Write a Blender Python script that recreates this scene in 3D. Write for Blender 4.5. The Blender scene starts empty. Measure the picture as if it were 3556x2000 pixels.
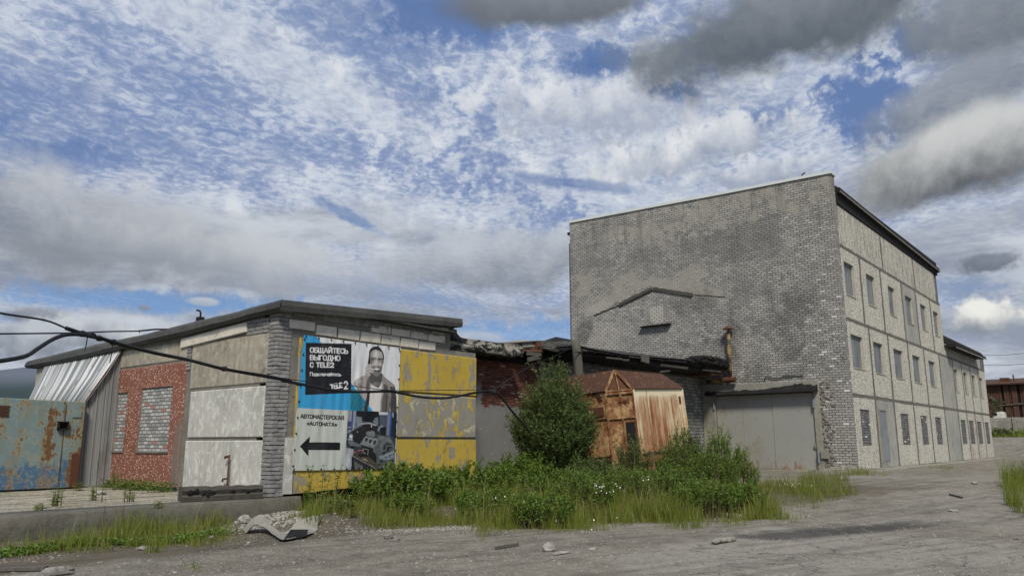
import bpy, math, random
import numpy as np
from mathutils import Vector, Matrix, noise as mnoise

SC = bpy.context.scene
COL = SC.collection
random.seed(7)
rng = np.random.default_rng(7)

# ------------------------------------------------------------------ camera
YAW, PITCH, ROLL, FPX = math.radians(39.4652), math.radians(11.2099), math.radians(-0.1187), 2706.19
EYE = np.array([0.0, 0.0, 1.6])

def cam_rows():
    f = np.array([math.cos(YAW)*math.cos(PITCH), math.sin(YAW)*math.cos(PITCH), math.sin(PITCH)])
    r = np.array([math.sin(YAW), -math.cos(YAW), 0.0])
    u = np.cross(r, f)
    c, s = math.cos(ROLL), math.sin(ROLL)
    return np.array([r*c + u*s, -r*s + u*c, f])

CM = cam_rows()
cd = bpy.data.cameras.new('camera')
cam = bpy.data.objects.new('camera', cd)
COL.objects.link(cam)
cd.sensor_width = 36
cd.lens = 36*FPX/3556
cd.clip_end = 20000
cd.clip_start = 0.1
cam.matrix_world = Matrix(((CM[0][0], CM[1][0], -CM[2][0], 0), (CM[0][1], CM[1][1], -CM[2][1], 0),
                           (CM[0][2], CM[1][2], -CM[2][2], 1.6), (0, 0, 0, 1)))
SC.camera = cam

# survey helpers: where the line of sight through a point of the photograph meets a vertical / level plane of the place
def ray(x, y): return np.array([x-1778.0, 1000.0-y, FPX]) @ CM
def at_z(x, y, z): d = ray(x, y); return EYE + d*(z-1.6)/d[2]
def at_x(x, y, X): d = ray(x, y); return EYE + d*X/d[0]
def at_y(x, y, Y): d = ray(x, y); return EYE + d*Y/d[1]
def azel(x, y):
    d = ray(x, y)
    return math.degrees(math.atan2(d[1], d[0])), math.degrees(math.atan2(d[2], math.hypot(d[0], d[1])))

# ------------------------------------------------------------------ node expressions
T = None
class V:
    def __init__(s, sock): s.s = sock
    def __add__(a, b): return M_('ADD', a, b)
    __radd__ = __add__
    def __sub__(a, b): return M_('SUBTRACT', a, b)
    def __rsub__(a, b): return M_('SUBTRACT', b, a)
    def __mul__(a, b): return M_('MULTIPLY', a, b)
    __rmul__ = __mul__
    def __truediv__(a, b): return M_('DIVIDE', a, b)
    def __rtruediv__(a, b): return M_('DIVIDE', b, a)
def put(inp, v):
    if isinstance(v, V): T.links.new(v.s, inp)
    elif v is not None:
        if hasattr(inp.default_value, '__len__') and not hasattr(v, '__len__'): v = [v]*len(inp.default_value)
        if hasattr(v, '__len__') and len(v) == 3 and len(inp.default_value) == 4: v = tuple(v)+(1,)
        inp.default_value = v
def M_(op, a, b=None, c=None, clamp=False):
    n = T.nodes.new('ShaderNodeMath'); n.operation = op; n.use_clamp = clamp
    for i, v in enumerate((a, b, c)):
        if v is not None: put(n.inputs[i], v)
    return V(n.outputs[0])
def fmax(a, b): return M_('MAXIMUM', a, b)
def fmin(a, b): return M_('MINIMUM', a, b)
def fabs(a): return M_('ABSOLUTE', a)
def power(a, b): return M_('POWER', a, b)
def sat(a): return M_('ADD', a, 0.0, clamp=True)
def ss(lo, hi, x):
    n = T.nodes.new('ShaderNodeMapRange'); n.interpolation_type = 'SMOOTHSTEP'
    inv = isinstance(lo, (int, float)) and isinstance(hi, (int, float)) and lo > hi
    put(n.inputs['Value'], x); put(n.inputs['From Min'], hi if inv else lo); put(n.inputs['From Max'], lo if inv else hi)
    n.inputs['To Min'].default_value = 1.0 if inv else 0.0; n.inputs['To Max'].default_value = 0.0 if inv else 1.0
    return V(n.outputs['Result'])
def xyz(x, y, z):
    n = T.nodes.new('ShaderNodeCombineXYZ')
    for i, v in enumerate((x, y, z)): put(n.inputs[i], v)
    return V(n.outputs[0])
def sep(v):
    n = T.nodes.new('ShaderNodeSeparateXYZ'); put(n.inputs[0], v)
    return V(n.outputs[0]), V(n.outputs[1]), V(n.outputs[2])
def noise(v, scale=1.0, detail=3.0, rough=0.5, dist=0.0):
    n = T.nodes.new('ShaderNodeTexNoise'); put(n.inputs['Vector'], v)
    put(n.inputs['Scale'], scale); put(n.inputs['Detail'], detail); put(n.inputs['Roughness'], rough); put(n.inputs['Distortion'], dist)
    return V(n.outputs['Fac'])
def voro(v, scale=1.0, feature='F1', out='Distance', rnd=1.0):
    n = T.nodes.new('ShaderNodeTexVoronoi'); n.feature = feature; put(n.inputs['Vector'], v); put(n.inputs['Scale'], scale)
    put(n.inputs['Randomness'], rnd)
    return V(n.outputs[out])
def brick(v, w, h, mortar, off=0.5, smooth=0.2):
    n = T.nodes.new('ShaderNodeTexBrick'); put(n.inputs['Vector'], v)
    n.offset = off; n.offset_frequency = 2
    put(n.inputs['Color1'], (0, 0, 0)); put(n.inputs['Color2'], (1, 1, 1)); put(n.inputs['Mortar'], (0.5, 0.5, 0.5))
    put(n.inputs['Scale'], 1.0); put(n.inputs['Mortar Size'], mortar); put(n.inputs['Mortar Smooth'], smooth); put(n.inputs['Bias'], 0.0)
    put(n.inputs['Brick Width'], w); put(n.inputs['Row Height'], h)
    return V(n.outputs['Color']), V(n.outputs['Fac'])
def mix(a, b, f):
    n = T.nodes.new('ShaderNodeMix'); n.data_type = 'RGBA'; n.clamp_factor = True
    put(n.inputs[0], f); put(n.inputs[6], a); put(n.inputs[7], b)
    return V(n.outputs[2])
def scol(c, f):
    n = T.nodes.new('ShaderNodeMix'); n.data_type = 'RGBA'; n.blend_type = 'MULTIPLY'
    put(n.inputs[0], 1.0); put(n.inputs[6], c); put(n.inputs[7], xyz(f, f, f) if isinstance(f, V) else (f, f, f))
    return V(n.outputs[2])
def S(r, g, b):
    return tuple(((c/255)/12.92 if c/255 <= 0.04045 else ((c/255+0.055)/1.055)**2.4) for c in (r, g, b))
def pos():
    return V(T.nodes.new('ShaderNodeNewGeometry').outputs['Position'])
def objco():
    return V(T.nodes.new('ShaderNodeTexCoord').outputs['Object'])
def smul(v, s):
    n = T.nodes.new('ShaderNodeVectorMath'); n.operation = 'MULTIPLY'; put(n.inputs[0], v); put(n.inputs[1], s)
    return V(n.outputs[0])
def vadd(v, s):
    n = T.nodes.new('ShaderNodeVectorMath'); n.operation = 'ADD'; put(n.inputs[0], v); put(n.inputs[1], s)
    return V(n.outputs[0])
def box_mask(u, v, u0, u1, v0, v1, s=0.15):
    return ss(u0-s, u0+s, u)*ss(u1+s, u1-s, u)*ss(v0-s, v0+s, v)*ss(v1+s, v1-s, v)
def ell(u, v, cu, cv, ru, rv, e0=0.6):
    a = (u-cu)/ru; b = (v-cv)/rv
    return ss(1.0, e0, power(a*a+b*b, 0.5))

def mat(name, fn):
    global T
    m = bpy.data.materials.new(name); m.use_nodes = True; T = m.node_tree
    b = T.nodes['Principled BSDF']
    r = fn()
    put(b.inputs['Base Color'], r.get('c', (0.5, 0.5, 0.5))); put(b.inputs['Roughness'], r.get('r', 0.9)); put(b.inputs['Metallic'], r.get('m', 0.0))
    put(b.inputs['Specular IOR Level'], r.get('s', 0.3))
    if 'h' in r:
        bn = T.nodes.new('ShaderNodeBump'); put(bn.inputs['Height'], r['h']); bn.inputs['Distance'].default_value = r.get('hd', 0.02)
        bn.inputs['Strength'].default_value = r.get('hs', 0.7)
        T.links.new(bn.outputs[0], b.inputs['Normal'])
    if r.get('trans'):
        tr = T.nodes.new('ShaderNodeBsdfTranslucent'); put(tr.inputs['Color'], r['trans'])
        mx = T.nodes.new('ShaderNodeMixShader'); mx.inputs[0].default_value = r.get('tf', 0.35)
        T.links.new(b.outputs[0], mx.inputs[1]); T.links.new(tr.outputs[0], mx.inputs[2])
        T.links.new(mx.outputs[0], T.nodes['Material Output'].inputs['Surface'])
    return m

# ------------------------------------------------------------------ world, sun, exposure
SUN_AZ, SUN_EL = 222.0, 48.0      # degrees, where the veiled sun stands (behind the viewer)
w = bpy.data.worlds.new('World'); SC.world = w; w.use_nodes = True; T = w.node_tree
def build_sky():
    bg = T.nodes['Background']
    d = V(T.nodes.new('ShaderNodeTexCoord').outputs['Generated'])
    x, y, z = sep(d)
    deg = 57.29578
    a = M_('ARCTAN2', y, x)*deg
    e = M_('ARCSINE', z)*deg
    sky = T.nodes.new('ShaderNodeTexSky'); sky.sky_type = 'NISHITA'; sky.sun_disc = False
    sky.sun_elevation = math.radians(SUN_EL); sky.sun_rotation = math.radians(90-SUN_AZ)
    base = scol(V(sky.outputs[0]), 0.085)
    blue = mix(S(126, 174, 226), S(74, 110, 168), ss(2.0, 20.0, e))
    blue = mix(blue, base, 0.12)
    zz = fmax(z, 0.0)+0.055
    px, py = x/zz, y/zz
    P = xyz(px, py, 0.0)
    def n2(v, sc, det=4.0, ro=0.5, di=0.0, off=0.0): return noise(vadd(v, (off, off*1.7, off*0.3)), sc, det, ro, di)
    # veil and mackerel cloud, laid on a level plane high overhead; streets run away to the right
    ca, sa = math.cos(math.radians(BAND)), math.sin(math.radians(BAND))
    u = px*ca+py*sa; v = py*ca-px*sa
    street = n2(xyz(u*0.4, v, 0.0), 1.9, 5, 0.55, 0.3, 3.1)
    fine = n2(xyz(u*0.9, v, 0.0), 30.0, 3, 0.6, 0.5, 5.0)
    mid = n2(P, 4.5, 5, 0.6, 0.5, 1.0)
    na = n2(d, 8.0, 6, 0.58, 0.3, 4.0); nb = n2(d, 21.0, 5, 0.6, 0.2, 9.0); nc = n2(d, 55.0, 4, 0.6, 0.2, 13.0)
    def blob(cx, cy, rx, ry, rot=0.0, amp=0.35, nsc=1.0, lo=1.0, hi=0.55):
        A, E = azel(cx, cy); k = 44.0      # about 44 photo pixels to the degree
        da, de = (A-a)*math.cos(math.radians(E)), e-E
        c, s = math.cos(math.radians(rot)), math.sin(math.radians(rot))
        U = (da*c+de*s)/(rx/k); W = (de*c-da*s)/(ry/k)
        q = power(U*U+W*W, 0.5)
        nn, n3 = (nb, nc) if nsc > 1.2 else (na, nb)
        q = q+(0.5-nn)*amp*5.0+(0.5-n3)*amp*(2.0 if nsc <= 1.2 else 5.0)
        return ss(lo, hi, q), W, nn
    cover = street*1.5-0.20+mid*0.14
    for (bx, by, rx, ry, rot, k) in SKYMOD:
        m_, _, _ = blob(bx, by, rx, ry, rot, 0.42, 1.3, 1.25, 0.1)
        cover = cover+m_*k
    mott = ss(0.36, 0.64, fine*0.7+mid*0.3)
    veil = ss(0.05, 0.85, cover+(mott-0.5)*0.15)
    veil = sat(veil*0.76+ss(-0.9, 0.0, cover)*0.30)*ss(0.3, 3.5, e+mid*3.0)
    vcol = mix(S(140, 160, 200), S(208, 216, 228), ss(0.35, 0.95, cover+(mott-0.5)*0.3))
    puff = ss(0.34, 0.64, nb*0.35+mid*0.25+fine*0.4)
    vcol = mix(S(150, 163, 192), vcol, 0.25+puff*0.75)
    vcol = mix(vcol, S(232, 235, 238), ss(0.55, 0.68, nb)*ss(0.7, 1.1, cover)*0.6)
    c = mix(blue, vcol, veil)
    # low bank of grey-white stratocumulus toward the horizon
    low = n2(xyz(a*0.055, e*0.24, 0.0), 1.0, 6, 0.6, 0.4, 2.2)
    lowm = ss(0.42, 0.62, low+ss(15.0, 5.0, e)*0.12-ss(14.0, 22.0, e)*0.5-ss(2.5, 0.0, e)*0.05)
    lc = mix(S(146, 154, 168), S(206, 212, 220), ss(0.38, 0.64, n2(xyz(a*0.10, e*0.34, 0.0), 1.0, 6, 0.62, 0.3, 7.7)))
    for (bx, by, rx, ry, rot) in SKYHOLES:
        m_, _, _ = blob(bx, by, rx, ry, rot, 0.3, 1.3, 1.15, 0.4)
        lowm = lowm*(1.0-m_)
        c = mix(c, mix(blue, vcol, veil*0.25), m_*0.85)
    c = mix(c, lc, lowm*0.85)
    # single cumulus, each with a lit top and a grey base
    for (bx, by, rx, ry, rot, top, bot, amp, nsc, op) in CUMULUS:
        m_, W, nn = blob(bx, by, rx, ry, rot, amp, nsc, 1.05, 0.5)
        sh = sat(ss(-0.8, 0.9, W+(nn-0.5)*3.0))
        c = mix(c, mix(bot, top, sh), m_*op)
    c = mix(c, S(190, 196, 200), ss(0.5, -1.5, e)*0.6)
    put(bg.inputs['Color'], c); bg.inputs['Strength'].default_value = SKY_STRENGTH
BAND = 20.0
SKY_STRENGTH = 0.82
SKYMOD = [  # photo x, y, half-width, half-height, turn, change of cover
    (500, 260, 600, 230, 14, -0.16), (1150, 330, 900, 110, -24, 0.40), (1530, 50, 230, 100, -10, -0.8), (600, 40, 500, 60, -10, 0.25),
    (2060, 225, 120, 60, 0, -1.2), (2310, 320, 120, 45, -10, -1.2), (2100, 430, 560, 300, 0, 0.45), (2640, 420, 170, 60, 10, -0.8),
    (3000, 370, 140, 150, 20, -0.9), (3190, 130, 120, 60, 20, -0.9), (1380, 500, 400, 90, -10, -0.18), (100, 520, 300, 60, 0, -0.35),
    (1050, 760, 900, 150, 0, 0.35), (2450, 700, 450, 100, 8, 0.4)]
SKYHOLES = [(520, 1045, 620, 45, 2), (1850, 1150, 300, 60, 4), (1200, 745, 140, 26, -25), (2000, 640, 240, 22, -8)]
_w, _g, _d = S(232, 235, 238), S(150, 156, 164), S(92, 98, 106)
CUMULUS = [  # photo x, y, half-width, half-height, turn, lit colour, base colour, raggedness, scale, opacity
    (230, 770, 700, 190, -8, S(192, 196, 202), S(132, 138, 148), 0.34, 0.9, 0.82),
    (900, 920, 620, 90, -6, S(198, 202, 208), S(150, 157, 168), 0.34, 0.9, 0.7),
    (1750, 900, 420, 120, 3, S(190, 196, 204), S(126, 133, 144), 0.34, 0.9, 0.8),
    (120, 1100, 120, 30, 0, S(150, 156, 166), S(120, 128, 140), 0.2, 1.6, 0.9),
    (330, 1165, 180, 66, 0, S(206, 210, 216), S(134, 142, 154), 0.28, 1.5, 0.95),
    (100, 1180, 160, 70, 0, S(190, 196, 204), S(130, 138, 150), 0.2, 1.5, 0.9),
    (500, 1068, 22, 10, 0, S(150, 158, 172), S(130, 140, 158), 0.1, 2.0, 0.8),
    (700, 1047, 60, 16, 0, S(196, 202, 210), S(170, 178, 190), 0.15, 2.0, 0.8),
    (1660, 1185, 120, 40, 0, S(200, 204, 208), S(150, 158, 170), 0.15, 1.5, 0.6),
    (2450, 500, 350, 90, 8, _w, S(158, 168, 186), 0.36, 1.3, 0.9),
    (2050, 370, 400, 110, -4, S(230, 233, 238), S(160, 170, 190), 0.38, 1.3, 0.8),
    (2650, 590, 260, 50, 4, S(226, 230, 236), S(150, 160, 180), 0.4, 1.3, 0.8),
    (1900, 10, 400, 85, 0, S(130, 136, 144), S(104, 110, 118), 0.26, 0.8, 0.95),
    (2740, 60, 600, 200, 12, S(134, 141, 150), S(90, 98, 108), 0.32, 0.8, 0.95),
    (3450, 60, 300, 140, 0, S(140, 147, 156), S(112, 119, 128), 0.28, 0.9, 0.9),
    (3300, 350, 330, 110, 18, S(150, 157, 168), S(120, 128, 140), 0.3, 0.9, 0.85),
    (3330, 540, 430, 130, 10, S(206, 208, 208), S(72, 78, 86), 0.24, 0.9, 0.98),
    (3430, 910, 85, 32, 0, S(128, 136, 150), S(104, 112, 126), 0.26, 1.8, 0.9),
    (3420, 1108, 125, 62, 0, S(240, 240, 234), S(140, 148, 160), 0.24, 1.5, 1.0)]
build_sky()
w.cycles.sampling_method = 'MANUAL'; w.cycles.sample_map_resolution = 512

sl = bpy.data.lights.new('sun', 'SUN'); sl.energy = 3.1; sl.angle = math.radians(10); sl.color = (1.0, 0.91, 0.79)
sun = bpy.data.objects.new('sun', sl); COL.objects.link(sun)
_sd = Vector((math.cos(math.radians(SUN_AZ))*math.cos(math.radians(SUN_EL)), math.sin(math.radians(SUN_AZ))*math.cos(math.radians(SUN_EL)), math.sin(math.radians(SUN_EL))))
sun.rotation_euler = _sd.to_track_quat('Z', 'Y').to_euler()
SC.view_settings.view_transform = 'Standard'; SC.view_settings.look = 'None'; SC.view_settings.exposure = 0.22; SC.view_settings.gamma = 1.0
SC.view_settings.use_curve_mapping = False
SC.cycles.max_bounces = 6; SC.cycles.diffuse_bounces = 3; SC.cycles.glossy_bounces = 2; SC.cycles.transmission_bounces = 2
# ------------------------------------------------------------------ materials
XT, YT = 33.72, 9.83              # gable face of the tall block, plane of its pebble-dashed long face
XL, YB, YS = 10.05, 15.087, 16.34  # low workshop: side wall, poster wall; shed wall

def m_concrete(name, c1, c2, dark=None, sc=1.0, streak=0.0, rough=0.9, white=0.0, h=0.02):
    def fn():
        p = pos(); x, y, z = sep(p)
        n = noise(p, 1.1*sc, 6, 0.6, 0.4); n2 = noise(p, 7*sc, 5, 0.65)
        c = mix(c1, c2, ss(0.32, 0.68, n*0.65+n2*0.35))
        if streak:
            st = noise(xyz(x*9, y*9, z*0.7), 1.0, 3, 0.6)
            c = mix(c, scol(c, 0.62), ss(0.52, 0.72, st)*streak)
        if dark: c = mix(c, dark, ss(0.58, 0.70, noise(p, 2.3*sc, 7, 0.7, 0.5)))
        if white: c = mix(c, S(214, 216, 208), ss(0.49, 0.60, noise(xyz(x*2.4, y*2.4, z*1.5), 2.2, 9, 0.76, 0.9))*white)
        g = noise(p, 45, 3, 0.6)
        c = scol(c, 0.86+g*0.28)
        return dict(c=c, r=rough, h=n2*0.6+g*0.5, hd=h)
    return mat(name, fn)

def brickwork(u, v, w, h, mortar, dark, light, mort, wob=0.012, white=0.05, whitec=(0.55, 0.55, 0.53), p=None):
    p = p or pos()
    n = noise(p, 3.0, 3, 0.5); n2 = noise(vadd(p, (9.1, 3.3, 5.5)), 3.0, 3, 0.5); n3 = noise(p, 14, 3, 0.6)
    uu = u+(n-0.5)*wob*4+(n3-0.5)*wob; vv = v+(n2-0.5)*wob*3+(n3-0.5)*wob*0.8
    t, f = brick(xyz(uu, vv, 0.0), w, h, mortar)
    c = mix(dark, light, t)
    c = mix(c, whitec, ss(1-white*1.0, 1-white*0.7, t)) if white else c
    fine = noise(p, 30, 4, 0.65)
    c = scol(c, 0.82+fine*0.36)
    f = sat(f)
    return c, f, t, n3, fine

def fn_gable():
    p = pos(); x, y, z = sep(p)
    c, f, t, n3, fine = brickwork(y+x, z, 0.262, 0.1035, 0.013, S(140, 140, 136), S(170, 169, 164), None, 0.012, 0.0)
    corner = ss(12.2, 10.2, y+noise(p, 1.2, 4, 0.6)*1.6-0.8)*ss(11.5, 6.0, z)
    wb = ss(0.93, 0.95, t)*(0.08+corner*0.75)
    c = mix(c, S(214, 214, 208), wb)
    big = noise(p, 0.45, 6, 0.62, 0.6); med = noise(p, 1.7, 6, 0.65, 0.4)
    c = scol(c, 0.84+ss(0.3, 0.7, big)*0.26)
    # old repairs: smeared mortar, darker re-laid fields, soot
    pn = noise(p, 1.5, 6, 0.68, 0.3); pu = y+(pn-0.5)*2.6; pv = z+(noise(vadd(p, (7.0, 1.0, 4.0)), 1.5, 6, 0.68)-0.5)*1.9
    up = ss(10.6, 11.6, pv+(y-16)*0.06)*ss(21.5, 18.5, pu)      # smeared upper right
    smear = ss(0.46, 0.58, med)*0.9
    def poly(pts): pass
    gx = fabs(y-18.86)
    gz = ss(0.55, 0.1, fabs(z-(9.42-gx*(0.30)))-(med-0.5)*0.7)*ss(4.8, 3.0, gx)*ss(0.0, 0.4, z-(9.02-gx*0.33))
    sm2 = box_mask(pu, pv, 18.3, 21.6, 11.9, 12.4, 0.35)+box_mask(pu, pv, 15.9, 17.6, 9.1, 9.9, 0.3)+box_mask(pu, pv, 19.4, 21.2, 9.4, 10.0, 0.25)+box_mask(pu, pv, 22.2, 23.2, 9.2, 10.6, 0.2)
    smt = sat(up*(0.35+smear*0.5)+gz*0.95+sm2*0.8+ss(0.62, 0.68, med)*0.45)
    smt = ss(0.25, 0.75, smt)*0.85
    smc = mix(S(142, 141, 132), S(168, 165, 154), fine)
    dark = sat(box_mask(pu, pv, 12.2, 15.2, 9.8, 11.55, 0.12)*0.75+box_mask(pu, pv, 15.4, 20.2, 10.3, 11.4, 0.25)*0.45+box_mask(pu, pv, 20.6, 22.9, 10.3, 11.2, 0.25)*0.5+box_mask(pu, pv, 15.1, 16.1, 10.1, 11.3, 0.1)*0.4)
    dark = ss(0.25, 0.6, dark)
    soot = sat(ss(0.44, 0.62, noise(vadd(p, (3.0, 8.0, 1.0)), 0.8, 6, 0.7, 0.8))*box_mask(y, z, 10.5, 16.5, 4.0, 8.6, 1.2)*0.62+box_mask(pu, pv, 22.4, 23.3, 6.4, 7.8, 0.15)*0.5+box_mask(pu, pv, 15.4, 17.6, 7.6, 8.5, 0.3)*0.5)
    pale = sat(box_mask(pu, pv, 20.6, 22.4, 6.0, 7.6, 0.2)*0.5+box_mask(y, z, 18.2, 18.95, 7.35, 8.15, 0.05)*1.0+box_mask(pu, pv, 21.2, 23.2, 8.1, 9.0, 0.2)*0.35+ss(0.64, 0.72, noise(p, 2.6, 6, 0.7))*0.4)
    mort = mix(S(58, 57, 54), S(88, 86, 80), ss(0.4, 0.62, med))
    mort = mix(mort, smc, smt*0.8)
    face = mix(c, smc, smt*0.7)
    face = mix(face, S(190, 188, 180), pale*0.8)
    face = mix(face, S(104, 105, 103), dark*0.42)
    orange = ss(0.955, 0.965, t)*box_mask(y, z, 18.1, 18.7, 7.5, 8.2, 0.1)
    face = mix(face, S(176, 96, 66), orange)
    cc = mix(face, mort, f)
    drip = ss(0.50, 0.66, noise(xyz(0.0, y*2.6, z*0.22), 1.0, 5, 0.68))*ss(8.0, 13.0, z)
    cc = scol(cc, (1.0-soot*0.6)*(1.0-drip*0.28))
    hol = ss(0.685, 0.70, noise(vadd(p, (2.0, 6.0, 9.0)), 2.4, 7, 0.72))
    cc = mix(cc, S(70, 68, 64), hol*0.75)
    crack = ss(0.012, 0.004, fabs(noise(p, 0.9, 6, 0.62)-0.5))*ss(0.5, 0.6, big)
    cc = mix(cc, S(52, 50, 48), crack*0.7)
    return dict(c=cc, r=0.93, h=(1.0-f)*(1.0-smt*0.6)+fine*0.35+n3*0.4, hd=0.014, hs=0.9)
MAT = {}
MAT['gable'] = mat('weathered_silicate_brick', fn_gable)

def fn_shedbrick():
    p = pos(); x, y, z = sep(p)
    c, f, t, n3, fine = brickwork(x, z, 0.262, 0.14, 0.013, S(104, 106, 105), S(150, 151, 148), None, 0.012, 0.0)
    n = noise(p, 0.8, 5, 0.6)
    cc = mix(c, S(62, 62, 60), f)
    return dict(c=scol(cc, 0.82+n*0.3), r=0.93, h=(1.0-f)+fine*0.3, hd=0.012)
MAT['shed_brick'] = mat('shed_brick', fn_shedbrick)

def fn_redbrick():
    p = pos(); x, y, z = sep(p)
    c, f, t, n3, fine = brickwork(x, z, 0.26, 0.085, 0.012, S(88, 52, 42), S(136, 88, 70), None, 0.016, 0.0)
    c = mix(c, S(178, 150, 134), ss(0.92, 0.96, t)*0.7)
    cc = mix(c, S(66, 56, 50), f)
    edge = 2.75+(noise(p, 1.8, 6, 0.7)-0.5)*0.9+ss(18.3, 17.9, fabs(x-17.0)+16.9)*0.0
    crackp = ss(0.16, 0.08, fabs(x-18.25-(noise(xyz(0.0, 0.0, z), 2.2, 3, 0.6)-0.5)*0.7))*ss(3.7, 3.2, z)
    plm = sat(ss(0.03, -0.03, z-edge)+crackp)
    pn = noise(p, 1.3, 7, 0.62, 0.3)
    pl = mix(S(108, 110, 110), S(136, 137, 134), pn)
    pl = mix(pl, S(178, 178, 172), ss(0.60, 0.68, noise(p, 2.2, 7, 0.7, 0.5))*0.7)
    pl = scol(pl, 0.86+fine*0.28)
    cc = mix(cc, pl, plm)
    return dict(c=cc, r=0.93, h=(1.0-f)*(1.0-plm)+plm*1.6+fine*0.3, hd=0.014)
MAT['red_brick'] = mat('plaster_over_red_brick', fn_redbrick)

def fn_whitebrick():
    p = pos(); x, y, z = sep(p)
    c, f, t, n3, fine = brickwork(y, z, 0.235, 0.092, 0.014, S(132, 134, 134), S(190, 192, 188), None, 0.012, 0.0)
    c = mix(c, S(168, 96, 72), ss(0.915, 0.93, t)*0.85)
    cc = mix(c, S(96, 94, 90), f)
    return dict(c=cc, r=0.9, h=(1.0-f)+fine*0.3, hd=0.014)
MAT['infill_brick'] = mat('pale_infill_brick', fn_whitebrick)
def fn_infill2():
    p = pos(); x, y, z = sep(p)
    c, f, t, n3, fine = brickwork(x, z, 0.27, 0.104, 0.016, S(92, 93, 96), S(134, 135, 136), None, 0.012, 0.0)
    c = mix(c, S(226, 226, 222), ss(0.955, 0.965, t)*ss(0.0, 0.1, 53-x))
    cc = mix(c, S(60, 60, 60), f)
    return dict(c=cc, r=0.9, h=(1.0-f)+fine*0.3, hd=0.014)
MAT['infill_dark'] = mat('grey_infill_brick', fn_infill2)

def fn_pebble(stain=0.0, pink=False):
    def fn():
        p = pos(); x, y, z = sep(p)
        d = voro(p, 26.0, 'F1', 'Distance'); cc_ = voro(p, 26.0, 'F1', 'Color'); r, g, b = sep(cc_)
        c = mix(S(206, 204, 190), S(234, 232, 218), r)
        c = mix(c, S(140, 137, 124), ss(0.78, 0.84, g))
        if pink: c = mix(c, S(178, 138, 122), ss(0.45, 0.6, noise(p, 0.6, 5, 0.6))*0.55)
        c = mix(c, S(128, 126, 116), ss(0.48, 0.74, d))
        n = noise(p, 0.9, 6, 0.65, 0.4)
        n9 = noise(xyz(x*0.55, y, z*0.4), 1.0, 4, 0.6)
        c = scol(c, 0.82+n*0.22+n9*0.22); c = mix(c, S(112, 110, 100), ss(0.56, 0.72, noise(xyz(x*4, y*4, z*0.5), 1.0, 5, 0.66))*0.35)
        if stain:
            st = noise(xyz(x*5, y*5, z*0.9), 1.0, 5, 0.7, 0.4)
            c = mix(c, S(92, 92, 90), ss(0.47, 0.60, st)*stain)
            c = mix(c, S(212, 212, 208), ss(0.56, 0.66, noise(xyz(x*6, y*6, z*1.2), 1.0, 5, 0.7))*stain*0.8)
        return dict(c=c, r=0.92, h=ss(0.75, 0.1, d), hd=0.02, hs=0.9)
    return fn
MAT['pebble'] = mat('pebble_dash', fn_pebble()); MAT['pebble_stained'] = mat('pebble_dash_stained', fn_pebble(0.5)); MAT['pebble_pink'] = mat('pebble_dash_pinkish', fn_pebble(0, True))

def fn_orange():
    p = pos(); x, y, z = sep(p)
    n = noise(p, 1.0, 6, 0.65, 0.4); f = noise(p, 25, 4, 0.6)
    c = mix(S(114, 70, 57), S(142, 98, 81), n)
    d = voro(p, 20.0, 'F1', 'Distance'); r, g, b = sep(voro(p, 20.0, 'F1', 'Color'))
    dens = noise(p, 1.6, 4, 0.6, 0.5)
    peb = 0.72*ss(0.46, 0.34, d)*ss(0.52, 0.57, r+(dens-0.5)*1.6)
    c = mix(scol(c, 0.8+f*0.4), S(214, 190, 172), peb)
    grey = sat(ss(0.12, -0.1, y-19.25-(noise(p, 2, 5, 0.65)-0.5)*0.25-ss(1.8, 2.0, z)*0.0)*ss(2.3, 1.9, z+(n-0.5))+ss(0.62, 0.7, noise(p, 1.3, 6, 0.7))*0.6)
    c = mix(c, S(112, 106, 98), grey*0.8)
    return dict(c=c, r=0.92, h=peb+f*0.4, hd=0.018)
MAT['orange'] = mat('brick_red_pebble_dash', fn_orange)

def fn_yellow():
    p = pos(); x, y, z = sep(p)
    n = noise(xyz(x, y, z*0.8), 2.6, 9, 0.74, 0.8); n2 = noise(xyz(x*3.6, y, z*0.8), 1.7, 8, 0.76, 0.6); f = noise(p, 30, 4, 0.65)
    con = mix(S(120, 120, 114), S(150, 148, 138), n)
    yel = mix(S(164, 140, 54), S(190, 166, 74), noise(p, 0.9, 5, 0.6))
    mid = box_mask(x, z, 13.4, 17.2, 1.68, 2.88, 0.05)
    top = ss(2.9, 3.0, z)
    peel = ss(0.545, 0.565, n*0.45+n2*0.55+mid*0.085+top*0.022+ss(10.9, 10.6, x)*0.05)
    c = mix(yel, con, peel)
    c = mix(c, S(206, 196, 150), mid*ss(0.56, 0.64, noise(p, 2.8, 7, 0.7, 0.8))*0.6)
    c = mix(c, S(134, 132, 124), sat(box_mask(x, z, 15.55, 15.80, 1.18, 1.48, 0.03)*0.8+ell(x, z, 12.4, 0.74, 0.2, 0.14, 0.7)*0.7))
    scr = ss(0.02, 0.008, fabs(noise(xyz(x*2.2, y, z*0.5), 1.7, 4, 0.6)-0.5))*ss(0.5, 0.62, noise(p, 1.1, 3, 0.5))
    c = mix(c, S(116, 104, 66), scr*0.6)
    c = scol(c, 0.86+f*0.28)
    return dict(c=c, r=0.8, h=(1.0-peel)*0.5+f*0.5+n2*0.6, hd=0.012)
MAT['yellow'] = mat('peeling_yellow_paint', fn_yellow)

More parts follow.
